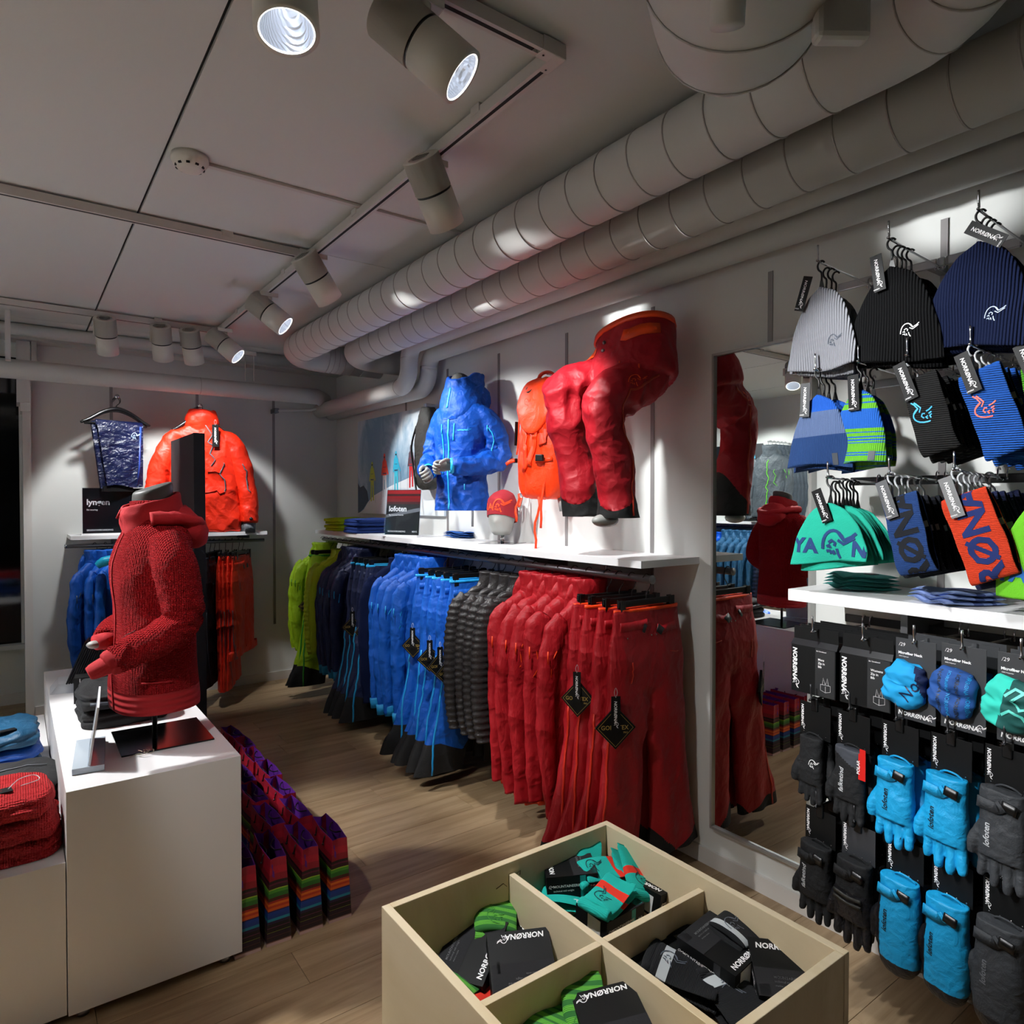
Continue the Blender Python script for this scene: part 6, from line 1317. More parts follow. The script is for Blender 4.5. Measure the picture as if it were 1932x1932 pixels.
def beanie(m, seed=0, w_=.118, h=.235, bands=None, peak=1.75, clear=False, first=True, th=.014, lg=None, patch=None, tagrx=.2, tagm=None, top0=-.075, pr_txt=None, tagy=.02):
    o = root('beanie', (0, 0, 0), cat='beanie')
    sp = []
    for k in range(13):
        t = k / 12; a = w_ * max(.03, (1 - t ** peak)) ** .52 if k < 12 else .004
        sp.append((top0 - h * (1 - t), th * (1.0 if t < .8 else .75) * (1 + .0 * t), a))
    mb = MB().rings([(z, a_, b_) for z, a_, b_ in sp], 72, 2.4, sub=3)
    for p in mb.v:
        t = (p.z - top0 + h) / h; lo = max(0, 1 - t * 2.2)
        p.x += .014 * lo * sin(p.y * 24 + seed * 1.3) + .004 * noise.noise(V((p.y * 12, p.z * 9, seed)))
        p.z -= lo * (.016 * math.cos(p.y * 13 + seed * .4) - .006); p.y += (.006 * noise.noise(V((seed, t * 3, 1))))
    mb.build('knit', m, o); bv = mb.bvh(); plast_hook(o, 0, clear)
    if first:
        hattag(o, tagy, -.035, tagrx, tagm)
        if lg: wrap(logo(.042, .055), bv, (-.2, -.025, top0 - h * .78), (0, -1, 0), (0, 0, 1), .0015, .3, mx=.01).build('logo_print', lg, o, False)
        if patch: wrap(rect2(0, 0, .018, .036), bv, (-.2, -.045, top0 - h + .015), (0, -1, 0), (0, 0, 1), .0015, .3, mx=.01).build('label_patch', plain('patch_slate', '#3a4048', .6), o, False)
        if pr_txt: wrap(join2((text('YA', .062, .045), (-.115, -.0)), (logo(.095, .10), (-.025, -.015)), (text('N', .062, .045), (.078, .0))), bv, (-.2, .0, top0 - h + .035), (0, -1, 0), (0, 0, 1), .0018, .3, mx=.008).build('print', plain(pr_txt[0], pr_txt[1], .85), o, False)
    return o
def knitm(name, col, ribsc=42, k=.45): return mat(name, col, .95, rib=('Y', ribsc, k), bump=[(260, .12), (10, .3)], sheen=.25, spec=.2)
def row(z, i, proto_first, proto_rest, n, pitch, lab, labr, grp, hookm=CHROME, dz=0, x0=2.02, rzj=.05, rxs=None, hooklabel='top', xs=None):
    y = HY[i] if xs is None else xs
    hook(y, z, hh('', i, hooklabel), hookm)
    for k in range(n):
        pr_ = proto_first if k == 0 else proto_rest
        zz = z - .001; xx = x0 + pitch * k + (.004 if k else 0)
        g = place(pr_, (xx, y, zz + (.0 if k == 0 else rnd(-.016, -.006))), rnd(-rzj, rzj) - .08, lab if k == 0 else labr + ', %s behind the front one' % ['', 'first', 'second', 'third', 'fourth', 'fifth', 'sixth', 'seventh', 'eighth'][k], grp, rx=(rxs or 0) + rnd(-.04, .04))
row(2.332, 0, beanie(knitm('knit_grey', '#8d8f96'), 1, .118, .25, lg=plain('print_slate2', '#3a4452'), tagrx=.35, tagy=.03), beanie(knitm('knit_grey', '#8d8f96'), 2, .112, .25, first=False), 4, .028,
    'grey ribbed beanie at the front of its hook, top row', 'grey ribbed beanie', 'grey ribbed beanies', xs=1.146)
row(2.337, 1, beanie(knitm('knit_black', '#07080a'), 3, .13, .27, lg=TEXTW, tagrx=-.12, tagy=.035), beanie(knitm('knit_black', '#07080a'), 4, .124, .27, first=False), 5, .028,
    'black ribbed beanie at the front of its hook, top row', 'black ribbed beanie', 'black ribbed beanies', xs=.937)
row(2.342, 2, beanie(knitm('knit_navy', '#0c1736'), 5, .135, .275, lg=plain('print_pale', '#93a3b8'), tagrx=-.95, tagy=.02), beanie(knitm('knit_navy', '#0c1736'), 6, .128, .275, first=False), 4, .032,
    'navy ribbed beanie at the front of its hook, top row', 'navy ribbed beanie', 'navy ribbed beanies', xs=.715)
TB = -.075 - .235
trib = mat('knit_three_blues', '#2050a0', .95, rib=('Y', 60, .12), bump=[(260, .1)], sheen=.2, stripes=('Z', TB - .02, -.07, [(0, '#123566'), (.49, '#4f6288'), (.78, '#0d4fae')]))
row(2.002, 0, beanie(trib, 7, .108, .235, patch=True, tagrx=.06, tagm=plain('card_grey2', '#4a4c4e', .4), tagy=.03), beanie(trib, 8, .104, .235, first=False), 4, .030,
    'beanie in three blues at the front of its hook, second row', 'beanie in three blues', 'three blue beanies', hooklabel='second', xs=1.152)
G_, B_ = '#5aa321', '#1457b0'
sb = [(0, B_), (.12, G_), (.15, B_), (.16, G_), (.22, B_), (.235, G_), (.25, B_), (.265, G_), (.36, B_), (.375, G_), (.39, B_), (.41, G_), (.425, B_), (.44, G_), (.48, B_), (.49, G_), (.53, B_), (.75, G_), (.81, B_), (.825, G_), (.87, B_), (.90, G_), (.915, B_)]
strm = mat('knit_blue_green_stripe', '#1457b0', .95, rib=('Y', 60, .12), bump=[(260, .1)], sheen=.2, stripes=('Z', TB - .02, -.07, sb))
row(2.004, 1, beanie(strm, 9, .088, .235, patch=True, tagrx=-.08, tagy=.012), beanie(strm, 10, .085, .235, first=False), 3, .036,
    'blue and green striped beanie at the front of its hook, second row', 'blue and green striped beanie', 'striped beanies', hooklabel='second', xs=1.02)
TQK = mat('knit_turquoise', '#18a58c', .95, bump=[(300, .12), (14, .3)], sheen=.3)
row(1.668, 0, beanie(TQK, 11, .126, .190, tagrx=-.40, pr_txt=('print_navy', '#17386c'), tagy=.035, th=.012), beanie(TQK, 12, .122, .190, first=False, th=.012), 8, .022,
    'turquoise beanie with navy lettering at the front of its hook, third row', 'turquoise beanie', 'turquoise beanies', hooklabel='third', xs=1.11)
# headbands: closed loops of knit ----------------------------------------------------------------
def headband(outer, inner, seed=0, w_=.10, h=.215, clear=True, first=True, lg=None, txt=None, tilt=0, tagm=None, dep=.017):
    o = root('headband', (0, 0, 0), cat='headband'); n = 64; pts = []
    for j in range(n):
        a = 2 * pi * j / n; s_, c = sin(a), cos(a); pts.append(V((dep * math.copysign(abs(c) ** .9, c) * (1 + .35 * max(0, -s_)), 0, -.062 - h / 2 + h / 2 * s_)))
    hw = w_ / 2
    def ring_at(y, sh): return [V((p.x * (1 - sh / dep) + .0025 * sin(p.z * 60 + seed + y * 18), y + .004 * sin(p.z * 20 + seed), p.z * 1.0 + sh * (1 if p.z < -.062 - h / 2 else -1) + .005 * sin(y * 16 + seed) * (1 if p.z < -.15 else 0))) for p in pts]
    ys_ = [-hw + w_ * k / 16 for k in range(17)]
    out = MB().loft([ring_at(y, .0 if 0 < k < 16 else .001) for k, y in enumerate(ys_)], cap=(0, 0)); inn = MB().loft([ring_at(y, .0045) for y in ys_], cap=(0, 0)); inn.f = [f[::-1] for f in inn.f]
    e1 = MB().loft([ring_at(-hw, .001), ring_at(-hw - .0015, .0028), ring_at(-hw, .0045)], cap=(0, 0)).loft([ring_at(hw, .0045), ring_at(hw + .0015, .0028), ring_at(hw, .001)], cap=(0, 0))
    R_ = Matrix.Rotation(tilt, 4, 'X')
    for mb, nm, mm in ((out, 'outer_knit', outer), (inn, 'lining', inner), (e1, 'edge', outer)): mb.xf(R_).build(nm, mm, o)
    plast_hook(o, 0, clear)
    MB().box((dep - .009, -hw - .002, -.165), (dep - .008, -hw + .018, -.148)).xf(R_).build('care_label', plain('label_white', '#d7d7d5', .7), o, False)
    if first:
        bv = out.bvh(); U_ = R_ @ V((0, -1, 0)); W2 = R_ @ V((0, 0, 1))
        if lg: wrap(join2((logo(.060, .06), (0, 0), pi / 2)), bv, R_ @ V((-.2, -.02, -.20)), U_, W2, .0016, .3, mx=.01).build('logo_print', lg, o, False)
        if txt: wrap(join2((text('NORRØNA', .092, .035), (0, 0), pi / 2)), bv, R_ @ V((-.2, -.034, -.515)), U_, W2, .0014, .3, mx=.007).build('print', txt, o, False)
        hattag(o, .02, -.018, -.35, tagm, scale=1.05)
    return o
LIN = plain('lining_black', '#06070a', .9)
def crochet(name, col): return mat(name, col, .95, rib=('Z', 55, .9), bump=[(120, .5)], sheen=.2)
hb1 = headband(crochet('crochet_black', '#0b0c0d'), LIN, 1, .095, .225, lg=plain('print_cyan', '#23a3dc'), tilt=-.32); hb1r = headband(crochet('crochet_black', '#0b0c0d'), LIN, 2, .093, .225, first=False, tilt=-.30)
row(2.0, 2, hb1, hb1r, 7, .040, 'black knitted headband with cyan logo at the front of its hook', 'black knitted headband', 'black knitted headbands', hooklabel='second', xs=.885)
hb2 = headband(crochet('crochet_blue', '#1160c8'), LIN, 3, .10, .235, lg=plain('print_coral', '#f04a30'), tilt=-.30); hb2r = headband(crochet('crochet_blue', '#1160c8'), LIN, 4, .098, .235, first=False, tilt=-.30)
row(2.001, 3, hb2, hb2r, 6, .042, 'bright blue knitted headband with coral logo at the front of its hook', 'bright blue knitted headband', 'blue knitted headbands', hooklabel='second', xs=.73)
hb3 = headband(crochet('crochet_green', '#4fae16'), LIN, 5, .10, .235, lg=plain('print_navy', '#17386c'), tilt=-.30); hb3r = headband(crochet('crochet_green', '#4fae16'), LIN, 6, .098, .235, first=False, tilt=-.30)
row(2.001, 4, hb3, hb3r, 4, .042, 'lime green knitted headband at the right edge of the picture', 'lime green knitted headband', 'green knitted headbands', hooklabel='second', xs=.60)
NVK = mat('knit_band_blue', '#1c4587', .95, rib=('Z', 100, .35), bump=[(200, .12)], sheen=.2); BKK = plain('print_black_knit', '#0b0f18', .95)
hb4 = headband(NVK, LIN, 7, .10, .225, txt=BKK, tilt=-.30, tagm=plain('card_grey3', '#55575a', .4)); hb4r = headband(mat('knit_band_dark', '#0c1322', .95, rib=('Z', 100, .3)), LIN, 8, .098, .225, first=False, tilt=-.28)
row(1.673, 1, hb4, hb4r, 6, .040, 'blue headband with black letters at the front of its hook, third row', 'dark blue lettered headband', 'blue lettered headbands', hooklabel='third', xs=.93)
ORK = mat('knit_band_orange', '#f0431a', .95, rib=('Z', 100, .35), bump=[(200, .12)], sheen=.2); NV2 = plain('print_navy_knit', '#13245c', .95)
hb5 = headband(ORK, plain('lining_navy', '#0e1a42', .9), 9, .115, .235, txt=NV2, tilt=-.34, tagm=plain('card_grey4', '#6c6d6e', .4)); hb5r = headband(mat('knit_band_navy', '#101d4a', .95, rib=('Z', 100, .3)), plain('lining_navy', '#0e1a42'), 10, .112, .235, first=False, tilt=-.32)
row(1.679, 2, hb5, hb5r, 8, .036, 'orange headband with navy letters at the front of its hook, third row', 'navy and orange lettered headband', 'orange lettered headbands', hooklabel='third', xs=.765)
GRK = mat('knit_lime', '#63b41c', .95, bump=[(300, .12), (14, .3)], sheen=.3)
row(1.68, 3, beanie(GRK, 13, .118, .24, tagrx=-.2, pr_txt=('print_blue', '#1c5fa8'), th=.012), beanie(GRK, 14, .116, .24, first=False, th=.012), 4, .030,
    'lime green beanie cut by the right edge of the picture, third row', 'lime green beanie', 'lime beanies', hooklabel='third', xs=.565)
# small shelf
ss = root('wall_shelf', (2.10, .20, 1.303), label='short white shelf between the hats and the boxes', cat='shelf')
MB().box((0, 0, -.038), (XW - 2.10, 1.10, 0), bev=.001).build('shelf_board', WHITE, ss, False)
for yy in (.974, .36): MB().box((.10, yy - .21, -.12), (XW - 2.105, yy - .19, -.0385)).build('bracket', GREYM, ss, False)
p = onZ(1624, 1113, 1.3035); tp = knitpile(mat('knit_seafoam', '#52b3ae', .95, knit=(140, .12), sheen=.3), 'sea green knitted headband lying flat on the short shelf, %s of its pile', (p.x + .03, p.y + .01, 1.3037), radians(-25), 4, .19, .15)
MB().box((.01, -.03, .011), (.04, .01, .0125)).build('label_patch', plain('patch_slate', '#3a4048'), tp, False)
p = onZ(1805, 1140, 1.3035); knitpile(mat('knit_denim', '#6f86ba', .95, stripes=('X', -.1, .1, [(0, '#8ea4d6'), (.45, '#24397a'), (.6, '#8299cf'), (.75, '#24397a'), (.82, '#8299cf')]), sheen=.3), 'pale and dark blue knitted headband on the short shelf, %s of its pile', (p.x + .03, p.y + .01, 1.3037), radians(-25), 3, .20, .15)
# boxes and neck tubes row ------------------------------------------------------------------------
def strokes_at(l, w_, dx, dy): return (strokes(l, w_), (dx, dy))
def bibbox(first=True, t1='Mens'):
    o = root('garment_box', (0, 0, 0), cat='box')
    MB().box((0, -.075, -.195), (.030, .075, -.045), bev=.001).build('carton', CARD, o, False)
    MB().box((.0145, -.075, -.045), (.0155, .075, .012)).build('hang_flap', CARD, o, False)
    MB().add([(.014, -.075, -.028), (.014, .075, -.028), (0, .078, -.046), (0, -.078, -.046)], [(0, 1, 2, 3)]).build('box_top', plain('card_sheen', '#1c1d20', .3), o, False)
    if first:
        MB().box((-.0006, -.072, -.193), (-.0001, -.008, -.047)).build('label_panel', plain('panel_slate', '#232527', .45), o, False)
        F_ = lambda s_: flat(s_, (-.001, 0, 0), (0, -1, 0), (0, 0, 1))
        F_(join2((brand(.0205, .04), (-.068, -.055), -pi / 2), (text(t1, .0095, .02), (.018, -.083)), (text('Zip in', .0095, .02), (.018, -.094)), (text('Bib', .0095, .02), (.018, -.105)), (text('Ski / Snowboard', .005, .02), (.012, -.056)),
                 strokes_at([[(-.016, 0), (-.016, -.018), (0, -.023), (.016, -.018), (.016, 0), (-.016, 0)], [(0, -.004), (0, -.023)], [(-.010, 0), (-.007, .022), (-.001, .002)], [(.010, 0), (.006, .022), (.001, .002)]], .0009, .043, -.155),
                 )).build('lettering', TEXTW, o, False)
    return o
b1, b2, b3 = bibbox(True, 'Mens'), bibbox(True, 'Womens'), bibbox(False)
hook(1.155, 1.190, hh('', 0, 'box')); hook(1.0, 1.190, hh('', 1, 'box'))
for k in range(5):
    for i, (y, pr_) in enumerate(((1.158, b1), (1.003, b2))):
        place(pr_ if k == 0 else b3, (2.005 + .036 * k + .01, y + rnd(-.004, .004), 1.186), rnd(-.02, .02) - .04, 'flat black garment box on its hook, %s, %s' % (['the one by the mirror', 'second column from the mirror'][i], ['front', 'second', 'third', 'fourth', 'fifth'][k]), 'boxed bib inserts')
def neckcard(label, y, z, x, cols, kind, price):
    o = root('neck_tube_pack', (x, y, z), radians(-6), label, 'neckwear')
    CG = plain('card_charcoal', '#35373a', .45)
    MB().box((0, -.055, -.215), (.0015, .055, .010), bev=.0004).build('backing_card', CG, o, False)
    F_ = lambda s_: flat(s_, (-.0004, 0, 0), (0, -1, 0), (0, 0, 1))
    F_(join2((text(price, .014, .0, .15), (-.046, -.012)), (text('Microfiber Neck', .0098, .04), (-.047, -.034)), (text('100% Polyester', .0045, .01), (-.046, -.042)), (brand(.0165, .04), (-.046, -.205)))).build('lettering', TEXTW, o, False)
    mb = MB().rings([(-.180, .010, .035), (-.172, .018, .048), (-.15, .026, .058), (-.125, .024, .061), (-.11, .020, .060), (-.09, .026, .058), (-.065, .022, .050), (-.05, .012, .040)], 56, 2.3, sub=6)
    mb.disp(lambda p: .0055 * (1 - abs(noise.noise(V((p.x * 16, p.y * 12 + y * 9, p.z * 26)))) * 3) + .004 * (1 - abs(noise.noise(V((p.y * 22 + 3, p.z * 40 + y * 5, 1)))) * 3))
    mb.xf(Matrix.Translation((-.012, 0, -.012)) @ Matrix.Rotation(.2, 4, 'X') @ Matrix.Diagonal((1, .9, .92, 1))); bv = mb.bvh()
    if kind == 1:
        mb.classify(lambda p: 1 if p.y < -.028 + .25 * (p.z + .12) else 0); mb.sub(0).build('tube_fabric', plain(*cols[0], .8), o); mb.sub(1).build('tube_fabric_dark', plain(*cols[1], .8), o)
        wrap(join2((text('Nor', .045, .0, .2), (0, 0), 1.0)), bv, (-.2, -.0, -.16), (0, -1, 0), (0, 0, 1), .0018, .3, mx=.008).build('print', plain('print_ink', '#12244a'), o, False)
    elif kind == 2:
        mb.build('tube_fabric', plain(*cols[0], .8), o)
        for j in range(5): wrap(join2((text('NORRØNA NORRØNA', .012, .02), (0, 0), -pi / 2)), bv, (-.2, .045 - .022 * j, -.055 + .006 * (j % 2)), (0, -1, 0), (0, 0, 1), .0012, .3, mx=.01).build('print', plain('print_cyan2', '#1f8fd0') if j % 2 else plain('print_brown', '#26303f'), o, False)
    else:
        mb.classify(lambda p: 1 if p.y > .030 - .3 * (p.z + .12) else 0); mb.sub(0).build('tube_fabric', plain(*cols[0], .8), o); mb.sub(1).build('tube_fabric_light', plain(*cols[1], .8), o)
        wrap(strokes([[(-.02, .03), (.0, .05), (.03, .04), (.035, .01), (.01, 0), (-.005, .02), (.02, .045)], [(-.03, -.02), (-.01, -.005), (.015, -.015), (.03, -.04)]], .007), bv, (-.2, 0, -.12), (0, -1, 0), (0, 0, 1), .0018, .3, mx=.008).build('print', plain('print_mint', '#5fd8c8'), o, False)
    return o
NC = [('light blue neck tube with navy end on a grey card', .860, 1.206, (('tube_sky', '#119ad8'), ('tube_navy', '#1b2a55')), 1, '/29'), ('mid blue neck tube covered in small lettering on a black card', .742, 1.210, (('tube_mid', '#1d4d94'),), 2, '/29'), ('dark green neck tube with mint pattern on a grey card', .612, 1.210, (('tube_green', '#125450'), ('tube_mint', '#2fc9b6')), 3, '/29')]
for lb_, y, z, cc, kd, pc in NC:
    hook(y, z, lb_ + ', its display hook')
    neckcard(lb_ + ', front of its hook', y, z - .003, 2.012, cc, kd, pc)
    for k in range(2):
        o = root('neck_tube_pack', (2.06 + .05 * k, y - .012, z - .001), radians(-6), lb_.replace(' on a grey card', '').replace(' on a black card', '').replace('covered in small lettering', 'with lettering') + ', %s behind the front one' % ['next', 'last'][k], 'neckwear')
        MB().box((0, -.055, -.215), (.0015, .055, .010)).build('backing_card', plain('card_charcoal', '#35373a'), o, False)
        MB().rings([(-.175, .008, .04), (-.12, .018, .055), (-.06, .012, .045)], 28, 2.3, sub=4).wrinkle(.004, (18, 18, 18), k).xf(Matrix.Translation((-.014, 0, 0))).build('tube_fabric', plain(*cc[0], .8), o)
# gloves ---------------------------------------------------------------------------------------------
def header(o, m=CARD, w_=.105, lt=True, y=0):
    MB().box((0, y - w_ / 2, -.105), (.0016, y + w_ / 2, .0), bev=.0004).build('header_card', m, o, False)
    MB().box((-.006, y - .012, -.022), (.006, y + .012, .020), bev=.003).build('clip', BLACK, o, False)
    for k in range(4): MB().rings([(0, .0022, .0022), (.0008, .0022, .0022)], 8).xf(Matrix.Translation((-.0006, y - w_ * .36 + w_ * .24 * k, -.094)) @ Matrix.Rotation(-pi / 2, 4, 'Y')).build('rivet', CHROME, o)
    if lt: flat(join2((brand(.0125, .03), (0, 0), -pi / 2)), (-.0005, y + w_ / 2 - .006, -.010), (0, -1, 0), (0, 0, 1)).build('lettering', TEXTW, o, False)
def glove_mb(kind, sx=1.0, L_=.25, side=1, y0=0, curl=0, puff=1.0, zt=-.10):
    """glove hanging fingers down; width along y, thickness along x"""
    mb = MB(); w_ = .052 * sx; th = .019 * puff
    if kind == 'mitten':
        mb.rings([(zt - L_, .006, .018, 0, y0), (zt - L_ + .012, th * .9, w_ * .75, 0, y0), (zt - L_ + .05, th * 1.3, w_ * 1.02, 0, y0), (zt - L_ * .5, th * 1.35, w_ * 1.06, 0, y0), (zt - L_ * .28, th * 1.15, w_ * .98, 0, y0), (zt, th, w_ * .95, 0, y0)], 40, 2.5, sub=6)
        mb.tube([(0, y0 + side * w_ * .7, zt - L_ * .38), (-.004, y0 + side * w_ * 1.25, zt - L_ * .52), (-.004, y0 + side * w_ * 1.22, zt - L_ * .72)], [.022, .021, .014], 16, sub=4)
    else:
        hL = L_ * .66; mb.rings([(zt - hL, th * 1.0, w_ * .98, 0, y0), (zt - hL * .7, th * 1.25, w_ * 1.0, 0, y0), (zt - hL * .4, th * 1.1, w_ * .94, 0, y0), (zt, th, w_ * .93, 0, y0)], 40, 2.6, sub=6)
        for j in range(4):
            yy = y0 + (-.75 + .5 * j) * w_ * 1.0; l = L_ * [.27, .31, .29, .23][j if side > 0 else 3 - j]; r = w_ * .225
            mb.tube([(0, yy * 1.0, zt - hL + .012), (-.003, yy + (yy - y0) * .06, zt - hL - l * .45), (-.003 - curl * .5, yy + (yy - y0) * .10, zt - hL - l * .85), (-.002 - curl, yy + (yy - y0) * .10, zt - hL - l)], [r * 1.0, r * 1.02, r * .92, r * .55], 16, sub=4)
        mb.tube([(0, y0 + side * w_ * .65, zt - hL * .55), (-.010, y0 + side * w_ * 1.12, zt - hL * .85), (-.014, y0 + side * w_ * 1.18, zt - hL * 1.05)], [.019, .017, .010], 16, sub=4)
    return mb
def glove(name, m, kind='glove', sx=1.0, L_=.25, dark=None, word=None, wordm=None, strap=True, puff=1.0, seed=0, cuffm=None, headm=CARD, header_=True, split=None, knuck=False, lg=False, tilt=0, red=False, hw=.105):
    o = root(name, (0, 0, 0), cat='gloves' if kind != 'mitten' else 'mittens')
    if header_: header(o, headm, hw)
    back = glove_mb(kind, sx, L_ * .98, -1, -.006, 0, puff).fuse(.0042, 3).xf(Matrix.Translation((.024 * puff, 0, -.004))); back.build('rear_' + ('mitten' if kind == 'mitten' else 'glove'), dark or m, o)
    g = glove_mb(kind, sx, L_, 1, 0, .006, puff).fuse(.0036, 2)
    g.disp(lambda p: .0022 * noise.noise(V((p.x * 20, p.y * 22 + seed, p.z * 14))) * puff + .0008 * (1 - abs(noise.noise(V((p.x * 40, p.y * 40 + seed, p.z * 50)))) * 3)).xf(Matrix.Translation((-.014 * puff, 0, 0)) @ Matrix.Rotation(tilt, 4, 'X')); bv = g.bvh(); zt = -.10
    if split:
        g.snapz(lambda p: split(p)[1] if split(p)[1] is not None else 1, .0025).classify(lambda p: split(p)[0]); g.sub(1).build('grip_panel', dark, o)
        if cuffm: g.sub(2).build('cuff', cuffm, o)
    g.sub(0).build('shell', m, o)
    if strap:
        strapx(bv, [(-.2, .044 * sx, zt - .036), (-.2, .0, zt - .040), (-.2, -.012, zt - .030)], .028, .003, .004).build('wrist_strap', m, o)
        strapx(bv, [(-.2, -.010, zt - .028), (-.2, -.040 * sx, zt - .034)], .024, .004, .004).build('hook_tape', BLACK, o)
    MB().tube([(-.012, .02, -.096), (-.020, .0, -.086), (-.020, -.025, -.088), (-.014, -.040, -.10)], .0026, 8, sub=4).build('cord', m if kind != 'x' else BLACK, o)
    if word: wrap(join2((text(word, .021, .02, .15), (0, 0), pi / 2)), bv, (-.2, .006 + .010 * (sx > 1), zt - L_ * .55), (0, -1, 0), (0, 0, 1), .0018, .3, mx=.008).build('lettering', wordm, o, False)
    if lg: wrap(logo(.03, .06), bv, (-.2, -.005, zt - .09), (0, -1, 0), (0, 0, 1), .0015, .3, mx=.01).build('logo_print', TEXTW, o, False)
    if knuck:
        for z_, w_ in ((zt - .095, .010), (zt - .112, .008)): strapx(bv, [(-.2, .044, z_), (-.2, 0, z_ - .006), (-.2, -.042, z_ - .002)], w_, .003, .004).build('knuckle_band', gl, o)
    if red: MB().box((-.034, -.062, -.175), (-.033, -.040, -.10)).box((-.0345, -.062, -.10), (-.0335, -.044, -.085)).build('side_label', plain('label_red', '#cf1a14', .5), o, False); flat(text('POLAR', .013, .02), (-.0347, -.045, -.16), (0, 0, 1), (0, 1, 0)).build('lettering', TEXTW, o, False)
    return o
SOFT = mat('softshell_black', '#0c0e11', .8, bump=[(40, .4), (300, .06)]); CY = mat('glove_cyan', '#0f9ad2', .55, bump=[(26, .6), (240, .06)], sheen=.15); CHR = mat('glove_charcoal', '#33363a', .7, bump=[(26, .6), (240, .08)], sheen=.1); WB = plain('word_black', '#0b1a24', .6); WS_ = plain('word_silver', '#bfc3c6', .5); LEA = mat('glove_leather', '#15151a', .42, bump=[(45, .5), (180, .12)], spec=.5)
cyl = lambda p: (1, None) if (p.z < -.34) else (0, p.z + .34 if abs(p.y) < .2 else None)
NM = ['first', 'second', 'third', 'fourth', 'fifth']
gloves = [
 # y, z, proto args
 (1.150, .966, dict(name='glove_pair', m=SOFT, sx=.80, L_=.215, lg=True, strap=False, hw=.11), 'thin black liner gloves with small white logo, upper row by the mirror'),
 (1.030, .966, dict(name='glove_pair', m=SOFT, sx=.92, L_=.235, word='falketind', wordm=WS_, strap=False, cuffm=plain('cuff_slate', '#3c4048', .7), dark=SOFT, split=lambda p: (2 if p.z > -.135 + p.y * .5 else 0, None), seed=3, red=True), 'black soft gloves with grey cuff and red side label, upper row'),
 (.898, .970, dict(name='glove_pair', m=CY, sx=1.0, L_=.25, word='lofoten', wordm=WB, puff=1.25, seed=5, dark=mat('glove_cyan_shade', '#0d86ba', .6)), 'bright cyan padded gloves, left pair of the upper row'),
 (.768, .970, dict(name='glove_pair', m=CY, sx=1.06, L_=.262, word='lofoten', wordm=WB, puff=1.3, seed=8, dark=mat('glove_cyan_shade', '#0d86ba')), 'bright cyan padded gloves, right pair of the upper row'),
 (.640, .975, dict(name='glove_pair', m=CHR, sx=1.06, L_=.262, word='lofoten', wordm=WS_, puff=1.3, seed=9, dark=CHR), 'charcoal padded gloves at the right edge, upper row'),
 (1.130, .640, dict(name='glove_pair', m=SOFT, sx=1.02, L_=.25, word='falketind', wordm=WS_, puff=1.3, seed=11, dark=SOFT), 'black padded gloves by the mirror, lower row'),
 (1.012, .640, dict(name='glove_pair', m=SOFT, sx=1.08, L_=.265, puff=1.35, seed=12, knuck=True, dark=LEA, split=lambda p: (1 if p.z < -.185 else 0, p.z + .185), headm=plain('card_slate', '#2e3034', .45)), 'black leather gloves with banded knuckles, lower row'),
 (.882, .645, dict(name='mitten_pair', m=CY, kind='mitten', sx=1.05, L_=.27, word='lofoten', wordm=WB, puff=1.5, seed=14, dark=LEA, split=lambda p: (1 if p.z < -.325 or (p.y > .040 and p.z < -.16 + (p.y - .04) * 3) else 0, None)), 'bright cyan mittens with black palms, left pair of the lower row'),
 (.762, .640, dict(name='mitten_pair', m=CY, kind='mitten', sx=1.05, L_=.27, word='lofoten', wordm=WB, puff=1.5, seed=15, dark=LEA, split=lambda p: (1 if p.z < -.325 or (p.y > .042 and p.z < -.16 + (p.y - .04) * 3) else 0, None)), 'bright cyan mittens with black palms, right pair of the lower row'),
 (.640, .640, dict(name='mitten_pair', m=CHR, kind='mitten', sx=1.10, L_=.28, word='lofoten', wordm=plain('word_slate', '#6b6f74'), puff=1.5, seed=16, dark=LEA, split=lambda p: (1 if p.z < -.33 else 0, None)), 'charcoal mittens at the right edge, lower row'),
]
for i, (y, z, kw, lb_) in enumerate(gloves):
    hook(y, z + .016, 'dark display hook of the %s glove row, %s from the mirror' % ('upper' if i < 5 else 'lower', NM[i % 5]), BARD, x0=1.985)
    g = glove(**kw); place(g, (2.0 + .01, y, z), radians(-8) + rnd(-.03, .03), lb_)
    for k in range(3):
        if k == 0:
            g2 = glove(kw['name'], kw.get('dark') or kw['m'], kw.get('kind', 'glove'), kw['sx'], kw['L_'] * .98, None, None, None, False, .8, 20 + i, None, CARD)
        place(g2, (2.075 + .062 * k, y - .004, z + .002), radians(-8) + rnd(-.05, .05), '%s pair behind the front one on the %s hook from the mirror, %s glove row' % (['next', 'third', 'last'][k], NM[i % 5], 'upper' if i < 5 else 'lower'))
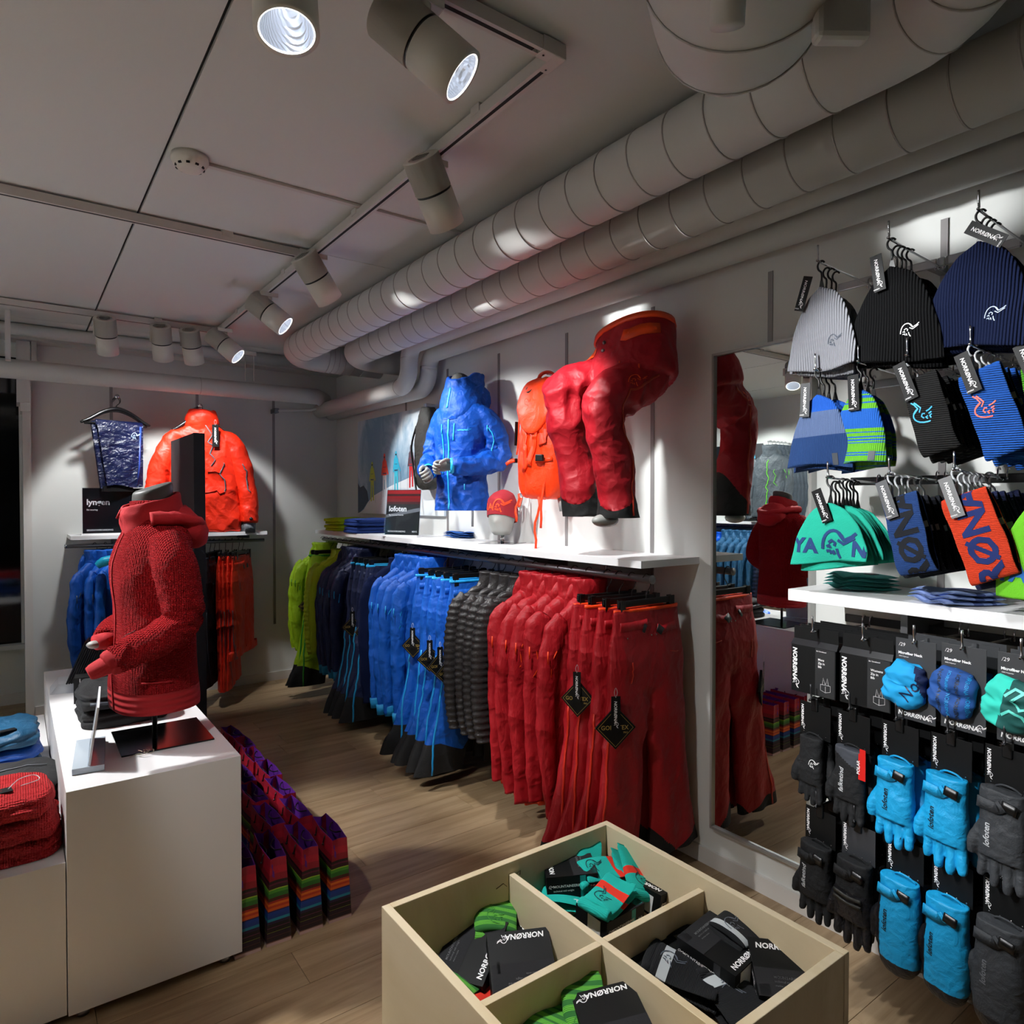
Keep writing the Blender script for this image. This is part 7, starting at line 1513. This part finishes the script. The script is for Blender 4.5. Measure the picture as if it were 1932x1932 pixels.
# ================================================================ LEFT WALL, SEEN ONLY IN THE MIRROR
ol = root('wall_shelf', (XL, 4.2, 1.345), label='white shelf on the left wall, reflected in the mirror', cat='shelf'); MB().box((0, 0, -.03), (.36, 1.75, 0)).build('shelf_board', WHITE, ol, False)
orl = root('hanging_rail', (XL + .30, 4.0, 1.268), label='dark garment rail on the left wall, reflected in the mirror', cat='rail'); MB().tube([(0, 0, 0), (0, 1.95, 0)], .015, 12).build('tube', BARD, orl)
op = root('poster', (XL + .02, 4.96, 1.44), radians(90), 'dark poster of three blue jackets on the left wall, seen in the mirror', 'poster')
MB().box((-.0, 0, 0), (.80, .01, .86)).build('board', plain('poster_dark', '#141820', .5), op, False)
for k in range(3):
    x = .12 + .14 * k; P = [(-.04, .42), (.04, .42), (.055, .64), (.02, .68), (.015, .72), (-.015, .72), (-.02, .68), (-.055, .64)]
    MB().add([(x + a, -.001, b_) for a, b_ in P], [tuple(range(8))]).build('jacket_print', plain('print_sky', '#2aa5d0', .5), op, False)
for k in range(5): MB().box((.1 + .1 * k, -.001, .12 + .03 * (k % 3)), (.12 + .1 * k, -.0005, .14 + .03 * (k % 3))).build('mark_print', plain('print_pale2', '#c9ced4', .5), op, False)
os_ = root('shelf_sign', (XL + .25, 4.98, 1.3455), radians(90), 'black sign with white lettering on the left wall shelf, seen in the mirror', 'sign')
MB().box((0, -.003, 0), (.34, .003, .33)).build('card', plain('sign_black', '#17181c'), os_, False); flat(join2((text('bitihorn', .055, .03), (.03, .19)), (text('Trekking', .016, .01), (.03, .155))), (0, -.0034, 0), (1, 0, 0), (0, 0, 1)).build('lettering', TEXTW, os_, False)
for k in range(4): softpile(mat('fleece_black', '#090a0c'), .28, .30, .04, 60 + k, 'folded_sweater', None, .005, 'black folded sweater on the left wall shelf, %s of its stack' % ['lowest', 'second', 'third', 'top'][k], (XL + .18, 4.72, 1.346 + .047 * k), 0)
wj = jacket('#3c4650', None, seed=51, L=.72); wg = jacket('#41494f', '#5fc42a', seed=52, L=.72, cuff='#5fc42a')
oa = root('wall_hook', (XL, 4.62, 2.28), label='face-out wall arm on the left wall carrying grey jackets, seen in the mirror', cat='hook'); MB().box((0, -.01, -.012), (.42, .01, .006)).build('arm', CHROME, oa, False)
for k in range(5):
    x = XL + .08 + .075 * k
    dup(hs, (x, 4.62, 2.27), radians(90), 'black hanger on the left wall arm, %s from the wall' % NM[k], 'hangers on the left wall')
    place(wj if k < 4 else wg, (x, 4.62, 2.27), radians(90), 'grey jacket on the left wall arm, %s from the wall, seen in the mirror' % NM[k])
bdk = jacket('#0b56cc', None, 'd', L=.70, hood=False, seed=53, quilt=.045, name='down_jacket'); bst = jacket('#2a5a80', None, seed=54, L=.72); bnv = jacket('#13203c', None, 'd', L=.70, hood=False, seed=55, quilt=.045, name='down_jacket')
k = 0
ORD = ['first', 'second', 'third', 'fourth', 'fifth', 'sixth', 'seventh', 'eighth', 'ninth', 'tenth', 'eleventh', 'twelfth', 'thirteenth', 'fourteenth', 'fifteenth', 'sixteenth', 'seventeenth']
for i in range(17):
    y = 5.85 - .10 * i; pr_ = bdk if y > 5.3 else (bst if y > 4.7 else bnv); nm_ = 'bright blue quilted jacket' if y > 5.3 else ('steel blue jacket' if y > 4.7 else 'dark navy quilted jacket')
    place(pr_, (XL + .30, y, 1.268), radians(180) + rnd(-.1, .1), '%s, %s from the far end of the mirrored left rail' % (nm_, ORD[i]), nm_ + 's on the left wall'); dup(hs, (XL + .30, y, 1.268), radians(180), 'black hanger, %s from the far end of the mirrored left rail' % ORD[i], 'hangers on the left wall rail')
# ================================================================ OFF-FRAME LAMPS (further spotlights of the shop, plus lamps added for bounce, fill and duct patches)
Q_ = LIGHTS['off']
for mt, tg, pw, an, lb_ in [
    ((-.62, 3.36, ZT), (.30, 2.78, .85), 3.2, 54, 'key spotlight on the middle track left of the picture aimed at the plinth'),
    ((-.95, 3.36, ZT), (-.2, 3.0, .5), .9, 60, 'spotlight on the middle track aimed at the folded stacks'),
    ((-1.55, 3.36, ZT), (-2.6, 4.6, 1.3), 1.6, 75, 'spotlight lighting the left wall, outside the picture'),
    ((-1.0, 5.23, ZT), (-2.6, 5.3, 1.5), 1.2, 75, 'spotlight on the far track seen in the mirror, right one'),
    ((-1.35, 5.23, ZT), (-2.6, 4.7, 1.4), 1.2, 75, 'spotlight on the far track seen in the mirror, left one'),
    ((.12, 1.45, ZT), (1.05, .98, .6), 1.7, 44, 'spotlight outside the picture aimed at the sock bin'),
    ((-.62, 1.45, ZT), (2.3, .85, 1.35), 4.2, 34, 'spotlight outside the picture aimed at the hats and gloves'),
    ((-.3, 1.45, ZT), (1.9, 2.7, .3), .8, 55, 'spotlight outside the picture aimed at the floor by the rail'),
    
    ((-1.4, 3.36, ZT), (-1.15, 3.1, .5), 7.0, 62, 'added spotlight outside the picture bouncing light off the low table'),  # added to brighten the ceiling by bounce off the white table top
    ((-.9, 3.36, ZT), (-.95, 3.7, .5), 5.0, 60, 'added spotlight above the low table, bouncing light to the ceiling'),  # second added bounce lamp for the ceiling
    ((-1.6, 1.45, ZT), (-2.6, 1.9, 1.2), 2.2, 100, 'added wide fill spotlight washing the left wall beside the camera')]:  # added fill lamp, raises ambient light by wall bounce
    lamp(mt, tg, lb_, Q_ * pw, an)
for px_, py_, lb_ in ((957, 490, 'added narrow beam spotlight making the near bright patch on the thick duct'), (752, 587, 'added narrow beam spotlight making the far bright patch on the thick duct')):  # added lamps that only make the two bright duct patches
    t_ = onX(px_, py_, 1.61); lamp((-.35 if px_ > 900 else -.62, 5.23, ZT), t_, lb_, Q_ * 26, 2.7, blend=.4)
